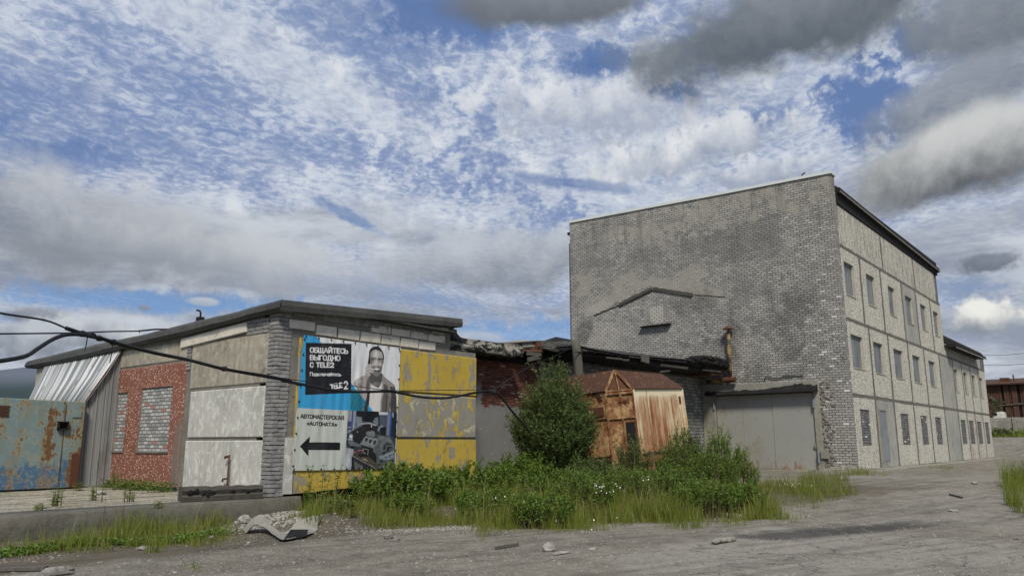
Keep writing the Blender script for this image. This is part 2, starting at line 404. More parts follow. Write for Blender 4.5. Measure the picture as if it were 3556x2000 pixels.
MAT['mortar'] = m_concrete('rough_mortar', S(104, 102, 96), S(134, 131, 122), S(84, 83, 79), 1.5, 0.2, h=0.04)
MAT['joint'] = m_concrete('joint_mortar', S(92, 91, 86), S(114, 112, 105), None, 3, 0, h=0.03)
MAT['concrete'] = m_concrete('grey_concrete', S(124, 123, 114), S(150, 148, 138), S(106, 105, 99), 1.2, 0.5)
MAT['concrete_tan'] = m_concrete('tan_concrete', S(138, 133, 119), S(166, 160, 143), S(112, 108, 98), 0.8, 0.6, white=0.3)
MAT['concrete_white'] = m_concrete('lime_streaked_concrete', S(164, 165, 158), S(188, 188, 180), S(142, 142, 135), 0.7, 0.35, white=0.75)
MAT['concrete_bay'] = m_concrete('smooth_bay_concrete', S(140, 141, 135), S(166, 166, 158), S(122, 124, 120), 0.6, 0.45)
MAT['kerb'] = m_concrete('platform_concrete', S(84, 84, 76), S(112, 110, 100), S(78, 80, 68), 1.1, 0.45, h=0.05)
MAT['bitumen'] = m_concrete('roofing_felt', S(62, 64, 62), S(84, 85, 82), None, 0.8, 0.25, rough=0.75, h=0.01)
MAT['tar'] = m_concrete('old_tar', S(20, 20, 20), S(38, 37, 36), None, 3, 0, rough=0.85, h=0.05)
MAT['soffit'] = m_concrete('soffit_boards', S(38, 37, 35), S(58, 56, 52), None, 2, 0, h=0.02)
MAT['brick_grey'] = m_concrete('grey_brick_face', S(112, 113, 112), S(150, 150, 147), S(98, 98, 96), 5, 0, h=0.01)
MAT['block'] = m_concrete('foam_block', S(192, 188, 175), S(218, 213, 200), S(136, 132, 122), 2.2, 0.2, h=0.015)
MAT['white_metal'] = m_concrete('pale_metal_cap', S(196, 206, 204), S(214, 220, 216), None, 0.6, 0.1, rough=0.5, h=0.0)
MAT['reveal'] = m_concrete('window_reveal', S(160, 158, 146), S(186, 184, 170), None, 2, 0.35, h=0.01)
MAT['grey_door'] = m_concrete('grey_door_paint', S(112, 120, 128), S(132, 139, 146), None, 1, 0.2, rough=0.5, h=0.0)
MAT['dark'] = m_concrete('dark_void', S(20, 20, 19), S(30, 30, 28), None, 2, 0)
MAT['stone'] = m_concrete('loose_stone', S(126, 124, 118), S(172, 170, 162), None, 6, 0)
MAT['stone_dark'] = m_concrete('gravel_stone', S(96, 93, 87), S(150, 147, 140), None, 9, 0)
MAT['black_rubber'] = m_concrete('cable_sheath', S(22, 23, 26), S(34, 35, 38), None, 5, 0, rough=0.55, h=0.0)

def fn_gate():
    p = pos(); x, y, z = sep(p)
    f = noise(xyz(x*3, y*3, z*14), 1.0, 5, 0.7)
    c = mix(S(134, 137, 134), S(152, 154, 148), noise(p, 0.9, 5, 0.6))
    dirt = sat(ss(0.48, 0.66, noise(xyz(x, y*1.4, z*0.8), 0.9, 6, 0.7, 0.4))*ss(12.8, 14.4, y)*0.9+ss(0.56, 0.66, f)*0.25)
    c = mix(c, S(134, 126, 106), dirt*0.9); c = mix(c, S(108, 106, 96), ss(0.60, 0.66, noise(p, 5, 6, 0.72))*0.5)
    rust = ss(0.0, 0.16, (noise(xyz(x, y*4.5, z*2.5), 1.2, 6, 0.72)-0.42)-fabs(z-0.45)*0.30)*ss(11.7, 11.9, y)
    c = mix(c, S(128, 90, 56), rust*0.8)
    return dict(c=c, r=0.55, m=0.0, h=f, hd=0.004, s=0.4)
MAT['gate'] = mat('grey_painted_sheet_gate', fn_gate)

def fn_pane():
    p = pos(); x, y, z = sep(p)
    st = noise(xyz(x*8, y*8, z*0.7), 1.0, 4, 0.6)
    c = mix(S(92, 99, 102), S(136, 140, 140), ss(0.3, 0.7, st))
    c = mix(c, S(70, 82, 98), ss(0.55, 0.7, noise(p, 0.7, 3, 0.5))*0.7)
    return dict(c=c, r=0.6, h=ss(0.02, 0.0, fabs(M_('FRACT', x*1.4)-0.5)), hd=0.01)
MAT['sheet_pane'] = mat('sheet_metal_infill', fn_pane)

def fn_containerp():
    p = pos(); x, y, z = sep(p)
    n = noise(p, 1.6, 7, 0.66, 0.6); n2 = noise(p, 8.5, 7, 0.72, 0.5); f = noise(p, 40, 3, 0.6)
    teal = mix(S(92, 118, 122), S(128, 146, 144), n)
    bl = mix(S(58, 88, 118), S(86, 118, 142), n2)
    line = z-1.05-(noise(xyz(x*2.0, y, z), 2.0, 7, 0.72, 0.8)-0.5)*1.9
    c = mix(teal, bl, ss(0.06, -0.06, line))
    streak = noise(xyz(x*5.0, y, z*0.55), 1.0, 6, 0.68)
    c = mix(c, S(146, 146, 124), ss(0.52, 0.57, n2)*0.65); c = mix(c, S(128, 112, 80), ss(0.50, 0.62, streak)*0.4)
    dens = box_mask(x, z, 8.85, 9.3, 0.4, 1.4, 0.25)*0.16+box_mask(x, z, 8.2, 8.45, 1.2, 2.5, 0.12)*0.10+ell(x, z, 8.85, 1.9, 0.35, 0.35, 0.3)*0.06
    rust = ss(0.545, 0.59, n*0.22+n2*0.48+streak*0.30+dens)
    rc = mix(S(74, 52, 38), S(120, 92, 64), f*0.5+n*0.5)
    c = mix(c, S(166, 140, 92), ss(0.525, 0.57, n*0.25+n2*0.4+streak*0.35+dens)*0.75)
    c = mix(c, rc, rust)
    seam = ss(0.012, 0.006, fabs(x-8.62+(z-1.5)*0.04))
    c = scol(c, 1.0-seam*0.5)
    return dict(c=scol(c, 0.88+f*0.24), r=0.7, h=(1.0-rust)+n2*0.5-seam, hd=0.008)
MAT['container'] = mat('peeling_teal_and_blue_paint', fn_containerp)
def fn_rusty():
    p = pos(); n = noise(p, 8, 7, 0.7); f = noise(p, 30, 4, 0.6)
    return dict(c=mix(S(54, 38, 30), S(104, 68, 46), n*0.6+f*0.4), r=0.85, h=f, hd=0.006)
MAT['rust'] = mat('rusted_iron', fn_rusty)

GL0 = float(at_x(0.552*175, 1000+.552*693, 9.22)[1])-22.58
def fn_galv(axis):
    def fn():
        p = pos(); x, y, z = sep(p)
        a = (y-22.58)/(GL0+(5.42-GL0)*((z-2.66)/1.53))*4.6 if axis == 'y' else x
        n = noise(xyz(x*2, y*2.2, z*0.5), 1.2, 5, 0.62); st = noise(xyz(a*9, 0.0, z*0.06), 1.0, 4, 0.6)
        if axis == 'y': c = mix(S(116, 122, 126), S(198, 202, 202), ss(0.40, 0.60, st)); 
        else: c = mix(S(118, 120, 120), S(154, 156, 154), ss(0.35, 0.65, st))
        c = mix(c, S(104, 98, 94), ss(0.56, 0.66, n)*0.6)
        return dict(c=c, r=0.62, m=0.15, h=noise(p, 3, 3, 0.5), hd=0.005, s=0.3)
    return fn
MAT['galv'] = mat('galvanised_corrugated_sheet', fn_galv('y')); MAT['galv_wall'] = mat('weathered_corrugated_sheet', fn_galv('x'))

def fn_cabin(kind):
    def fn():
        p = objco(); x, y, z = sep(p)
        f = noise(p, 26, 5, 0.7); n = noise(p, 1.7, 7, 0.66, 0.4); n2 = noise(p, 6, 7, 0.72, 0.4)
        st = noise(xyz(x*13, y*13, z*0.6), 1.0, 6, 0.72, 0.3); st2 = noise(xyz(x*1.9, y*1.9, z*0.45), 1.0, 5, 0.66, 0.3)
        cream = mix(S(206, 192, 156), S(226, 218, 190), n)
        r1 = mix(S(72, 38, 24), S(132, 82, 50), f*0.5+st*0.5)
        if kind == 'cream':
            lim = 2.72+(st2-0.5)*0.5
            run = ss(0.40, 0.60, st*0.4+st2*0.45+n*0.15+ss(0.25, -0.2, z-lim)*0.05-0.035)*ss(0.03, -0.05, z-lim)
            c = mix(cream, S(196, 158, 112), ss(0.36, 0.54, st*0.4+st2*0.6)*ss(0.1, -0.3, z-lim)*0.8)
            c = mix(c, mix(S(150, 96, 56), S(110, 62, 36), f), run*0.92)
            c = mix(c, r1, ss(0.55, 0.64, st*0.6+st2*0.4+0.02)*ss(0.0, -0.1, z-lim)*0.8)
            low = ss(0.98, 0.9, z+(n2-0.5)*0.1)
            c = mix(c, mix(S(112, 66, 44), S(150, 98, 66), n2), low*0.85)
        elif kind == 'side':
            k = ss(0.42, 0.54, n*0.4+n2*0.3+f*0.3)
            c = mix(mix(S(150, 122, 84), S(192, 164, 118), n2), r1, k*0.95)
            c = mix(c, S(58, 24, 14), ss(0.56, 0.62, noise(vadd(p, (4.0, 2.0, 1.0)), 2.2, 7, 0.68))*0.95)
        else:
            c = mix(S(56, 39, 31), S(88, 61, 46), n*0.6+f*0.4)
            c = mix(c, S(150, 106, 72), ss(0.54, 0.68, noise(smul(p, (3.0, 3.0, 1.2)), 3.0, 6, 0.72))*0.75)
        return dict(c=scol(c, 0.88+f*0.24), r=0.78, h=f*0.6+n2, hd=0.006)
    return fn
MAT['cabin_cream'] = mat('rust_streaked_cream_paint', fn_cabin('cream')); MAT['cabin_side'] = mat('flaking_rust_panel', fn_cabin('side')); MAT['cabin_roof'] = mat('brown_rusted_roof', fn_cabin('roof'))

def fn_flaky():
    p = pos(); x, y, z = sep(p)
    n = noise(xyz(x*1.3, y*1.3, z*3), 1.6, 8, 0.72, 0.6); f = noise(p, 20, 4, 0.6)
    c = mix(S(34, 34, 33), S(150, 147, 136), ss(0.45, 0.52, n))
    return dict(c=scol(c, 0.85+f*0.3), r=0.9, h=n+f*0.3, hd=0.05)
MAT['flaky'] = mat('flaking_slab_edge', fn_flaky)
def fn_wood(c1, c2, ax='z', name='w'):
    def fn():
        p = pos(); x, y, z = sep(p)
        q = xyz(x*14, y*14, z*1.2) if ax == 'z' else xyz(x*1.2, y*14, z*14)
        g = noise(q, 1.0, 5, 0.62, 0.4); n = noise(p, 2, 4, 0.6)
        return dict(c=scol(mix(c1, c2, g), 0.8+n*0.4), r=0.92, h=g, hd=0.012)
    return fn
MAT['wood_grey'] = mat('weathered_grey_timber', fn_wood(S(62, 61, 57), S(108, 106, 98)))
MAT['wood_beam'] = mat('tarred_timber', fn_wood(S(46, 45, 42), S(96, 93, 86), 'x'))
MAT['wood_brown'] = mat('dark_brown_boards', fn_wood(S(50, 36, 30), S(98, 72, 60)))
def fn_deck():
    p = pos(); x, y, z = sep(p)
    n = noise(xyz(x*1.2, y*5, 0.0), 1.6, 7, 0.7); f = noise(p, 22, 4, 0.7); g = noise(p, 1.2, 5, 0.6)
    c = mix(S(116, 113, 101), S(170, 166, 150), ss(0.35, 0.62, n*0.5+f*0.5))
    c = mix(c, S(92, 96, 66), ss(0.56, 0.66, g)*0.6)
    return dict(c=c, r=0.95, h=f+n, hd=0.03)
MAT['deck'] = mat('weathered_deck', fn_deck)
def fn_ywpipe():
    p = pos(); n = noise(p, 6, 6, 0.7); x, y, z = sep(p)
    b = ss(0.52, 0.56, noise(xyz(0.0, y*1.2, z*1.3), 1.7, 2, 0.5))
    return dict(c=mix(mix(S(120, 99, 58), S(146, 122, 76), n), S(70, 62, 52), sat(b+ss(0.56, 0.62, n))), r=0.7)
MAT['pipe'] = mat('faded_yellow_pipe_paint', fn_ywpipe)

def leafmat(name, c1, c2, tf=0.3, rough=0.5):
    def fn():
        p = pos(); n = noise(p, 3.0, 2, 0.5); n2 = noise(p, 17.0, 1, 0.5)
        r = V(T.nodes.new('ShaderNodeNewGeometry').outputs['Random Per Island'])
        c = mix(c1, c2, sat(n*0.5+n2*0.3+r*0.5-0.15))
        return dict(c=c, r=rough, s=0.35, trans=c, tf=tf)
    return mat(name, fn)
MAT['willow'] = leafmat('willow_leaves', S(46, 66, 30), S(108, 132, 68), 0.25)
MAT['shrub'] = leafmat('shrub_leaves', S(54, 82, 28), S(122, 150, 56), 0.3)
MAT['tansy'] = leafmat('feathery_weed_leaves', S(60, 88, 30), S(116, 146, 54), 0.25)
MAT['weed'] = leafmat('weed_leaves', S(70, 90, 40), S(122, 140, 66))
MAT['grassblade'] = leafmat('grass_blades', S(66, 82, 26), S(138, 148, 56), 0.3)
MAT['grassdry'] = leafmat('dry_grass', S(104, 98, 62), S(150, 142, 96), 0.2)
MAT['fartree'] = leafmat('distant_leaves', S(46, 60, 36), S(84, 98, 58))
MAT['stem'] = mat('plant_stem', lambda: dict(c=mix(S(66, 62, 40), S(100, 92, 62), noise(pos(), 6, 3)), r=0.9))
MAT['petal'] = mat('white_petals', lambda: dict(c=S(225, 226, 216), r=0.8))
MAT['pinkpetal'] = mat('pink_petals', lambda: dict(c=S(186, 106, 140), r=0.8))

def fn_ground():
    p = pos(); x, y, z = sep(p)
    g1 = noise(p, 0.35, 6, 0.6, 0.5); g2 = noise(p, 1.8, 6, 0.65, 0.3); g3 = noise(p, 9, 6, 0.7); g4 = noise(p, 48, 4, 0.75)
    c = mix(S(112, 108, 97), S(144, 139, 126), ss(0.3, 0.7, g1*0.4+g2*0.35+g3*0.25))
    # swept concrete slabs in the lane, worn, with dusty edges
    sx = x+(g2-0.5)*1.6; sy = y+(noise(vadd(p, (5.0, 2.0, 0.0)), 1.2, 6, 0.66)-0.5)*1.6
    slab = sat(box_mask(sx, sy, 8.0, 15.2, -1.0, 6.2, 0.25)*ss(0.0, 0.5, (x-y)-3.2)+box_mask(sx, sy, 17.0, 24.5, -2.0, 5.3, 0.3)*0.55+box_mask(sx, sy, 28.0, 31.0, 0.0, 9.0, 0.3)*0.6)
    sc = mix(S(132, 130, 122), S(166, 162, 150), g2*0.5+g3*0.5)
    c = mix(c, sc, slab*0.8)
    c = mix(c, S(156, 150, 136), ss(0.52, 0.66, g2)*0.35); c = mix(c, S(90, 86, 77), ss(0.46, 0.36, g2)*0.35)
    speck = voro(p, 30, 'F1', 'Distance'); r, gg, b = sep(voro(p, 30, 'F1', 'Color'))
    st = ss(0.42, 0.24, speck)*ss(0.62, 0.66, r)*(1.0-slab*0.7)
    c = mix(c, mix(S(72, 68, 61), S(186, 182, 170), gg), st*0.8)
    c = scol(c, 0.62+g4*0.5+ss(0.3, 0.7, g3)*0.25)
    # soil under the vegetation
    veg = noise(p, 0.9, 5, 0.6)
    soil = sat(box_mask(sx, sy, 3.0, 17.0, 11.2, 16.0, 0.5)*ss(-0.4, 0.2, (y-11.3)+(g2-0.5)*1.0)+ss(0.8, -0.6, fabs(y-(12.0-(x-9.5)*0.42)-2.1)-2.0+(g2-0.5)*1.4)*ss(9.0, 9.8, x)*ss(26.0, 24.5, x))
    c = mix(c, mix(S(66, 58, 46), S(106, 98, 80), g3), soil*0.75)
    # damp mud along the slab edge
    wl = y-(5.35-(x-14.2)*0.42)+(g2-0.5)*0.9
    wet = ss(0.75, 0.30, fabs(wl)-(g3-0.5)*0.35)*ss(12.9, 13.6, x)*ss(18.6, 17.0, x)
    c = mix(c, scol(c, 0.36), wet)
    track = ss(0.60, 0.5, noise(xyz(x*0.15, (y+x*0.35)*1.6, 0.0), 1.5, 3, 0.5))
    c = scol(c, 0.80+track*0.22)
    crack = ss(0.006, 0.002, fabs(noise(p, 0.42, 5, 0.55, 0.4)-0.5))*slab
    c = mix(c, S(84, 81, 74), crack*0.5)
    # far land: green
    dist = power(x*x+y*y, 0.5)
    c = mix(c, mix(S(70, 82, 50), S(104, 108, 76), g1), ss(120, 180, dist+(g1-0.5)*60))
    return dict(c=c, r=0.95-wet*0.35, h=g3*0.7+g4*0.55+st*0.8-crack*1.2, hd=0.055, hs=0.8)
MAT['ground'] = mat('gravelly_ground', fn_ground)
def fn_hill():
    p = pos(); n = noise(p, 0.004, 6, 0.6); n2 = noise(p, 0.02, 6, 0.7)
    x, y, z = sep(p)
    c = mix(S(34, 50, 52), S(56, 72, 72), n*0.5+n2*0.5)
    c = mix(c, S(92, 100, 112), ss(120, 190, z))
    return dict(c=c, r=1.0)
MAT['hill'] = mat('distant_hill', fn_hill)
MAT['snow'] = mat('snow_patch', lambda: dict(c=(0.7, 0.72, 0.74), r=0.8))
# ------------------------------------------------------------------ object helpers
def tag(o, label=None, cat=None, group=None, kind=None):
    if label: o['label'] = label
    if cat: o['category'] = cat
    if group: o['group'] = group
    if kind: o['kind'] = kind
    return o
def thing(name, loc, label, cat, group=None):
    o = bpy.data.objects.new(name, None); COL.objects.link(o); o.location = Vector([float(v) for v in loc])
    o.empty_display_size = 0.2
    return tag(o, label, cat, group)
def wloc(o):
    v = Vector((0, 0, 0))
    while o is not None: v = v+o.location; o = o.parent
    return v
class MB:
    def __init__(s): s.v = []; s.f = []; s.mi = []; s.k = 0
    def add(s, vs, fs):
        n = len(s.v); s.v += [tuple(float(c) for c in q) for q in vs]; s.f += [tuple(i+n for i in f) for f in fs]; s.mi += [s.k]*len(fs); return s
    def box(s, x0, x1, y0, y1, z0, z1, j=0.0):
        vs = [(x, y, z) for z in (z0, z1) for y in (y0, y1) for x in (x0, x1)]
        if j: vs = [tuple(c+random.uniform(-j, j) for c in q) for q in vs]
        return s.add(vs, [(0, 2, 3, 1), (4, 5, 7, 6), (0, 1, 5, 4), (2, 6, 7, 3), (0, 4, 6, 2), (1, 3, 7, 5)])
    def hexa(s, b, t):      # four bottom points, four top points
        return s.add(list(b)+list(t), [(3, 2, 1, 0), (4, 5, 6, 7), (0, 1, 5, 4), (1, 2, 6, 5), (2, 3, 7, 6), (3, 0, 4, 7)])
    def quad(s, *q): return s.add(q, [tuple(range(len(q)))])
    def beam(s, a, b, w, h, j=0.0):
        a, b = Vector(a), Vector(b); d = (b-a).normalized()
        sd = d.cross(Vector((0, 0, 1)));  sd = sd.normalized() if sd.length > 1e-3 else Vector((1, 0, 0)); up = sd.cross(d)
        c = [(-w/2, -h/2), (w/2, -h/2), (w/2, h/2), (-w/2, h/2)]
        return s.hexa([a+sd*p+up*q+Vector([random.uniform(-j, j) for _ in range(3)]) for p, q in c], [b+sd*p+up*q+Vector([random.uniform(-j, j) for _ in range(3)]) for p, q in c])
    def tube(s, pts, r, n=8, cap=True):
        pts = [Vector(p) for p in pts]; rs = r if hasattr(r, '__len__') else [r]*len(pts)
        base = len(s.v); vs = []; fs = []; prev = None
        for i, p in enumerate(pts):
            d = (pts[min(i+1, len(pts)-1)]-pts[max(i-1, 0)]).normalized()
            if prev is None:
                a = d.cross(Vector((0, 0, 1)))
                a = a.normalized() if a.length > 1e-3 else Vector((1, 0, 0))
            else: a = (prev-d*prev.dot(d)).normalized()
            prev = a; b = d.cross(a)
            vs += [p+(a*math.cos(t)+b*math.sin(t))*rs[i] for t in [2*math.pi*k/n for k in range(n)]]
        for i in range(len(pts)-1):
            for k in range(n): fs.append((i*n+k, i*n+(k+1) % n, (i+1)*n+(k+1) % n, (i+1)*n+k))
        if cap: fs += [tuple(range(n-1, -1, -1)), tuple((len(pts)-1)*n+k for k in range(n))]
        return s.add(vs, fs)
    def rock(s, c, r, seed=0):
        rr = random.Random(seed); import_pts = []
        vs = []; n = 7; m = 5
        for i in range(1, m):
            for k in range(n):
                th = math.pi*i/m; ph = 2*math.pi*k/n+rr.uniform(-.2, .2); q = rr.uniform(0.75, 1.1)
                vs.append((c[0]+r[0]*q*math.sin(th)*math.cos(ph), c[1]+r[1]*q*math.sin(th)*math.sin(ph), c[2]+r[2]*q*math.cos(th)))
        top = len(vs); vs += [(c[0], c[1], c[2]+r[2]*0.9), (c[0], c[1], c[2]-r[2]*0.9)]
        fs = [(i*n+k, (i+1)*n+k, (i+1)*n+(k+1) % n, i*n+(k+1) % n) for i in range(m-2) for k in range(n)]
        fs += [(top, k, (k+1) % n) for k in range(n)]+[(top+1, (m-2)*n+(k+1) % n, (m-2)*n+k) for k in range(n)]
        return s.add(vs, fs)
    def build(s, name, mats, parent=None, smooth=False, bevel=0.0, **kw):
        off = wloc(parent) if parent else Vector((0, 0, 0))
        me = bpy.data.meshes.new(name); me.from_pydata([(a-off.x, b-off.y, c-off.z) for a, b, c in s.v], [], s.f)
        for m in (mats if isinstance(mats, (list, tuple)) else [mats]): me.materials.append(MAT[m] if isinstance(m, str) else m)
        if any(s.mi): me.polygons.foreach_set('material_index', s.mi)
        if smooth: me.polygons.foreach_set('use_smooth', [True]*len(me.polygons))
        me.update()
        o = bpy.data.objects.new(name, me); COL.objects.link(o)
        if parent: o.parent = parent
        if bevel:
            b = o.modifiers.new('bevel', 'BEVEL'); b.width = bevel; b.segments = 2; b.limit_method = 'ANGLE'
        if kw: tag(o, **kw)
        return o
def FY(y):     # wall facing -Y: (u, v, depth) -> point
    return lambda u, v, d: (u, y+d, v)
def FX(x):
    return lambda u, v, d: (x+d, u, v)
def panel(mb, F, u0, u1, v0, v1, holes=(), depth=0.2, edge=0.06, bev=0.012):
    # one wall panel with rounded-off edges and openings cut through it
    us = sorted({u0+bev, u1-bev}|{h[0] for h in holes}|{h[1] for h in holes}); vs = sorted({v0+bev, v1-bev}|{h[2] for h in holes}|{h[3] for h in holes})
    for a, b in zip(us, us[1:]):
        for c, d in zip(vs, vs[1:]):
            m, n = (a+b)/2, (c+d)/2
            if any(h[0] < m < h[1] and h[2] < n < h[3] for h in holes): continue
            mb.quad(F(a, c, 0), F(b, c, 0), F(b, d, 0), F(a, d, 0))
    o = [(u0, v0), (u1, v0), (u1, v1), (u0, v1)]; i = [(u0+bev, v0+bev), (u1-bev, v0+bev), (u1-bev, v1-bev), (u0+bev, v1-bev)]
    for k in range(4):
        l = (k+1) % 4
        mb.quad(F(*o[k], bev), F(*o[l], bev), F(*i[l], 0), F(*i[k], 0)); mb.quad(F(*o[k], edge), F(*o[l], edge), F(*o[l], bev), F(*o[k], bev))
def one_panel(name, m, parent, *a, **k):
    q = MB(); panel(q, *a, **k); return q.build(name, m, parent)
def reveal(mb, F, h, depth):
    u0, u1, v0, v1 = h; c = [(u0, v0), (u1, v0), (u1, v1), (u0, v1)]
    for k in range(4):
        l = (k+1) % 4; mb.quad(F(*c[k], 0.001), F(*c[l], 0.001), F(*c[l], depth), F(*c[k], depth))
def sheet(mb, F, u0, u1, v0, v1, d=0.0, t=0.02):
    a = [F(u0, v0, d), F(u1, v0, d), F(u1, v1, d), F(u0, v1, d)]; b = [F(u0, v0, d+t), F(u1, v0, d+t), F(u1, v1, d+t), F(u0, v1, d+t)]
    return mb.hexa(a, b)
def lerp(a, b, t): return a+(b-a)*t
def prof(pts, x):
    if x <= pts[0][0]: return pts[0][1]
    for (a, b), (c, d) in zip(pts, pts[1:]):
        if x <= c: return lerp(b, d, (x-a)/(c-a))
    return pts[-1][1]
def sst(a, b, x): t = min(1, max(0, (x-a)/(b-a))); return t*t*(3-2*t)

# ------------------------------------------------------------------ ground and far land
def G(x, y):       # height of the ground
    h = 0.45*sst(15.5, 31.0, x+max(0.0, y-12)*0.25)
    h += 0.16*sst(13.6, 15.4, y)*sst(10.5, 12, x)*(1-sst(17, 26, x))      # bank against the low walls
    h += 0.05*sst(12.6, 14.6, y)*(1-sst(8, 10, x))
    bd = 12.0-(x-9.5)*0.42      # edge of the overgrown heap
    h += 0.20*math.exp(-((y-bd-2.3)/1.4)**2)*sst(8.8, 10.5, x)*(1-sst(19, 23, x))
    h += 0.22*math.exp(-(((x-9.6)/0.9)**2+((y-12.6)/0.5)**2))+0.10*math.exp(-(((x-32.9)/0.9)**2+((y-9.9)/0.9)**2))*2.2
    far = max(0.0, x-69.0)
    h += 1.5*sst(0, 14, far)+0.9*sst(12, 40, far)
    d = math.hypot(x, y)
    if d < 90:
        h += 0.035*(mnoise.noise(Vector((x*0.55, y*0.55, 1.0))))+0.014*mnoise.noise(Vector((x*2.1, y*2.1, 4.0)))
        if 11 < x < 20 and y < 8: h -= 0.03*math.exp(-((y-(5.35-(x-14.2)*0.42))/0.35)**2)*sst(12.6, 13.6, x)*(1-sst(17, 19, x))
    return h
def axis(segs):
    out = []
    for a, b, st in segs: n = max(1, int(round((b-a)/st))); out += [a+(b-a)*i/n for i in range(n)]
    return out+[segs[-1][1]]
gx = axis([(-3000, -400, 500), (-400, -40, 60), (-40, 2, 6), (2, 26, 0.16), (26, 45, 0.5), (45, 130, 2.5), (130, 400, 30), (400, 4000, 600)])
gy = axis([(-3000, -300, 500), (-300, -20, 40), (-20, -2, 3), (-2, 17, 0.16), (17, 40, 1.2), (40, 400, 40), (400, 4000, 600)])
nx, ny = len(gx), len(gy)
gv = [(x, y, G(x, y)) for y in gy for x in gx]
gf = [(j*nx+i, j*nx+i+1, (j+1)*nx+i+1, (j+1)*nx+i) for j in range(ny-1) for i in range(nx-1)]
mb = MB(); mb.v = gv; mb.f = gf; mb.mi = [0]*len(gf)
mb.build('ground', 'ground', None, True, kind='structure')

# hill on the left horizon
def hill_mesh():
    mb = MB(); n, m = 60, 14; vs = []
    for j in range(m):
        for i in range(n):
            az = math.radians(lerp(56, 112, i/(n-1))); r = lerp(1500, 2900, j/(m-1))
            top = 150+90*mnoise.noise(Vector((az*5, 0.3, 1)))+30*mnoise.noise(Vector((az*17, 2, 1)))+(i/(n-1))*190
            top *= sst(54.5, 70, math.degrees(az)-0.0)*0.9+0.12
            z = 1.3*top*sst(0, 1, j/(m-1))+12*mnoise.noise(Vector((i*.5, j*.7, 0)))*(j/(m-1))
            vs.append((r*math.cos(az), r*math.sin(az), z))
    mb.add(vs, [(j*n+i, j*n+i+1, (j+1)*n+i+1, (j+1)*n+i) for j in range(m-1) for i in range(n-1)])
    return mb
mb = hill_mesh(); mb.build('hills', 'hill', None, True, kind='structure')

# ------------------------------------------------------------------ tall block
tb = thing('brick_warehouse', (XT, YT, 0.45), 'tall grey three storey warehouse with brick end wall and pebble dashed side', 'building')
# gable wall: thick leaf of brick with a raked parapet
gtop = [(at_x(2867, 607, XT)), (at_x(2500, 678, XT)), (at_x(2270, 721, XT)), (at_x(1978, 776, XT))]
gp = [(p[1], p[2]) for p in gtop]; gp = [(YT, gp[0][1])]+gp[1:]
mb = MB(); ys = [q[0] for q in gp]
for (y0, z0), (y1, z1) in zip(gp, gp[1:]):
    mb.hexa([(XT, y0, -0.2), (XT+0.5, y0, -0.2), (XT+0.5, y1, -0.2), (XT, y1, -0.2)], [(XT, y0, z0), (XT+0.5, y0, z0), (XT+0.5, y1, z1), (XT, y1, z1)])
# the gable has the gate opening: remove by building around it instead
GT = dict(y0=11.30, y1=15.72, z0=0.42, z1=3.68)
mb = MB()
def gslab(y0, y1, zb0, zb1, zt0, zt1):
    mb.hexa([(XT, y0, zb0), (XT+0.5, y0, zb0), (XT+0.5, y1, zb1), (XT, y1, zb1)], [(XT, y0, zt0), (XT+0.5, y0, zt0), (XT+0.5, y1, zt1), (XT, y1, zt1)])
cuts = sorted(set(ys+[GT['y0'], GT['y1']]))
for a, b in zip(cuts, cuts[1:]):
    za, zb = prof(gp, a), prof(gp, b); ins = a >= GT['y0']-1e-6 and b <= GT['y1']+1e-6
    gslab(a, b, 3.70 if ins else -0.2, 3.70 if ins else -0.2, za, zb)
mb.build('gable_wall', 'gable', tb)
mb = MB()
for (y0, z0), (y1, z1) in zip(gp, gp[1:]):
    a0 = y0-0.06 if y0 == gp[0][0] else y0
    mb.hexa([(XT-0.06, a0, z0+0.002), (XT+0.56, a0, z0+0.002), (XT+0.56, y1, z1+0.002), (XT-0.06, y1, z1+0.002)], [(XT-0.06, a0, z0+0.13), (XT+0.56, a0, z0+0.13), (XT+0.56, y1, z1+0.13), (XT-0.06, y1, z1+0.13)])
mb.build('parapet_cap', 'white_metal', tb)
b_ = at_x(2783, 614, XT); mb = MB(); mb.tube([(XT+0.1, b_[1], b_[2]-0.1), (XT+0.1, b_[1], b_[2]+0.12), (XT+0.05, b_[1]-0.15, b_[2]+0.16)], 0.03, 6); mb.build('hook', 'tar', tb)
# remains of an old lean-to roof on the gable
mb = MB(); Q = lambda zx, zy: at_x(1950+zx*.5797, 560+zy*.5797, XT)
for (a, b, w_) in (((350, 858), (545, 765), .16), ((550, 764), (785, 800), .15)):
    p, q = Q(*a), Q(*b); mb.beam((XT-0.04, p[1], p[2]), (XT-0.04, q[1], q[2]), 0.08, w_, 0.02)
pts = [Q(*a) for a in ((195, 925), (240, 905), (290, 885), (350, 862))]
mb.tube([(XT-0.01, p[1], p[2]) for p in pts], 0.035, 5)
pts = [Q(*a) for a in ((790, 800), (860, 803), (930, 810), (985, 814))]; mb.tube([(XT-0.01, p[1], p[2]) for p in pts], 0.018, 5)
mb.build('roof_scar', 'wood_beam', tb)
mb = MB(); p, q = Q(480, 995), Q(658, 974); mb.beam((XT-0.12, p[1], p[2]), (XT-0.12, q[1], q[2]), 0.25, 0.06, 0.01); mb.build('ledge', 'tar', tb)
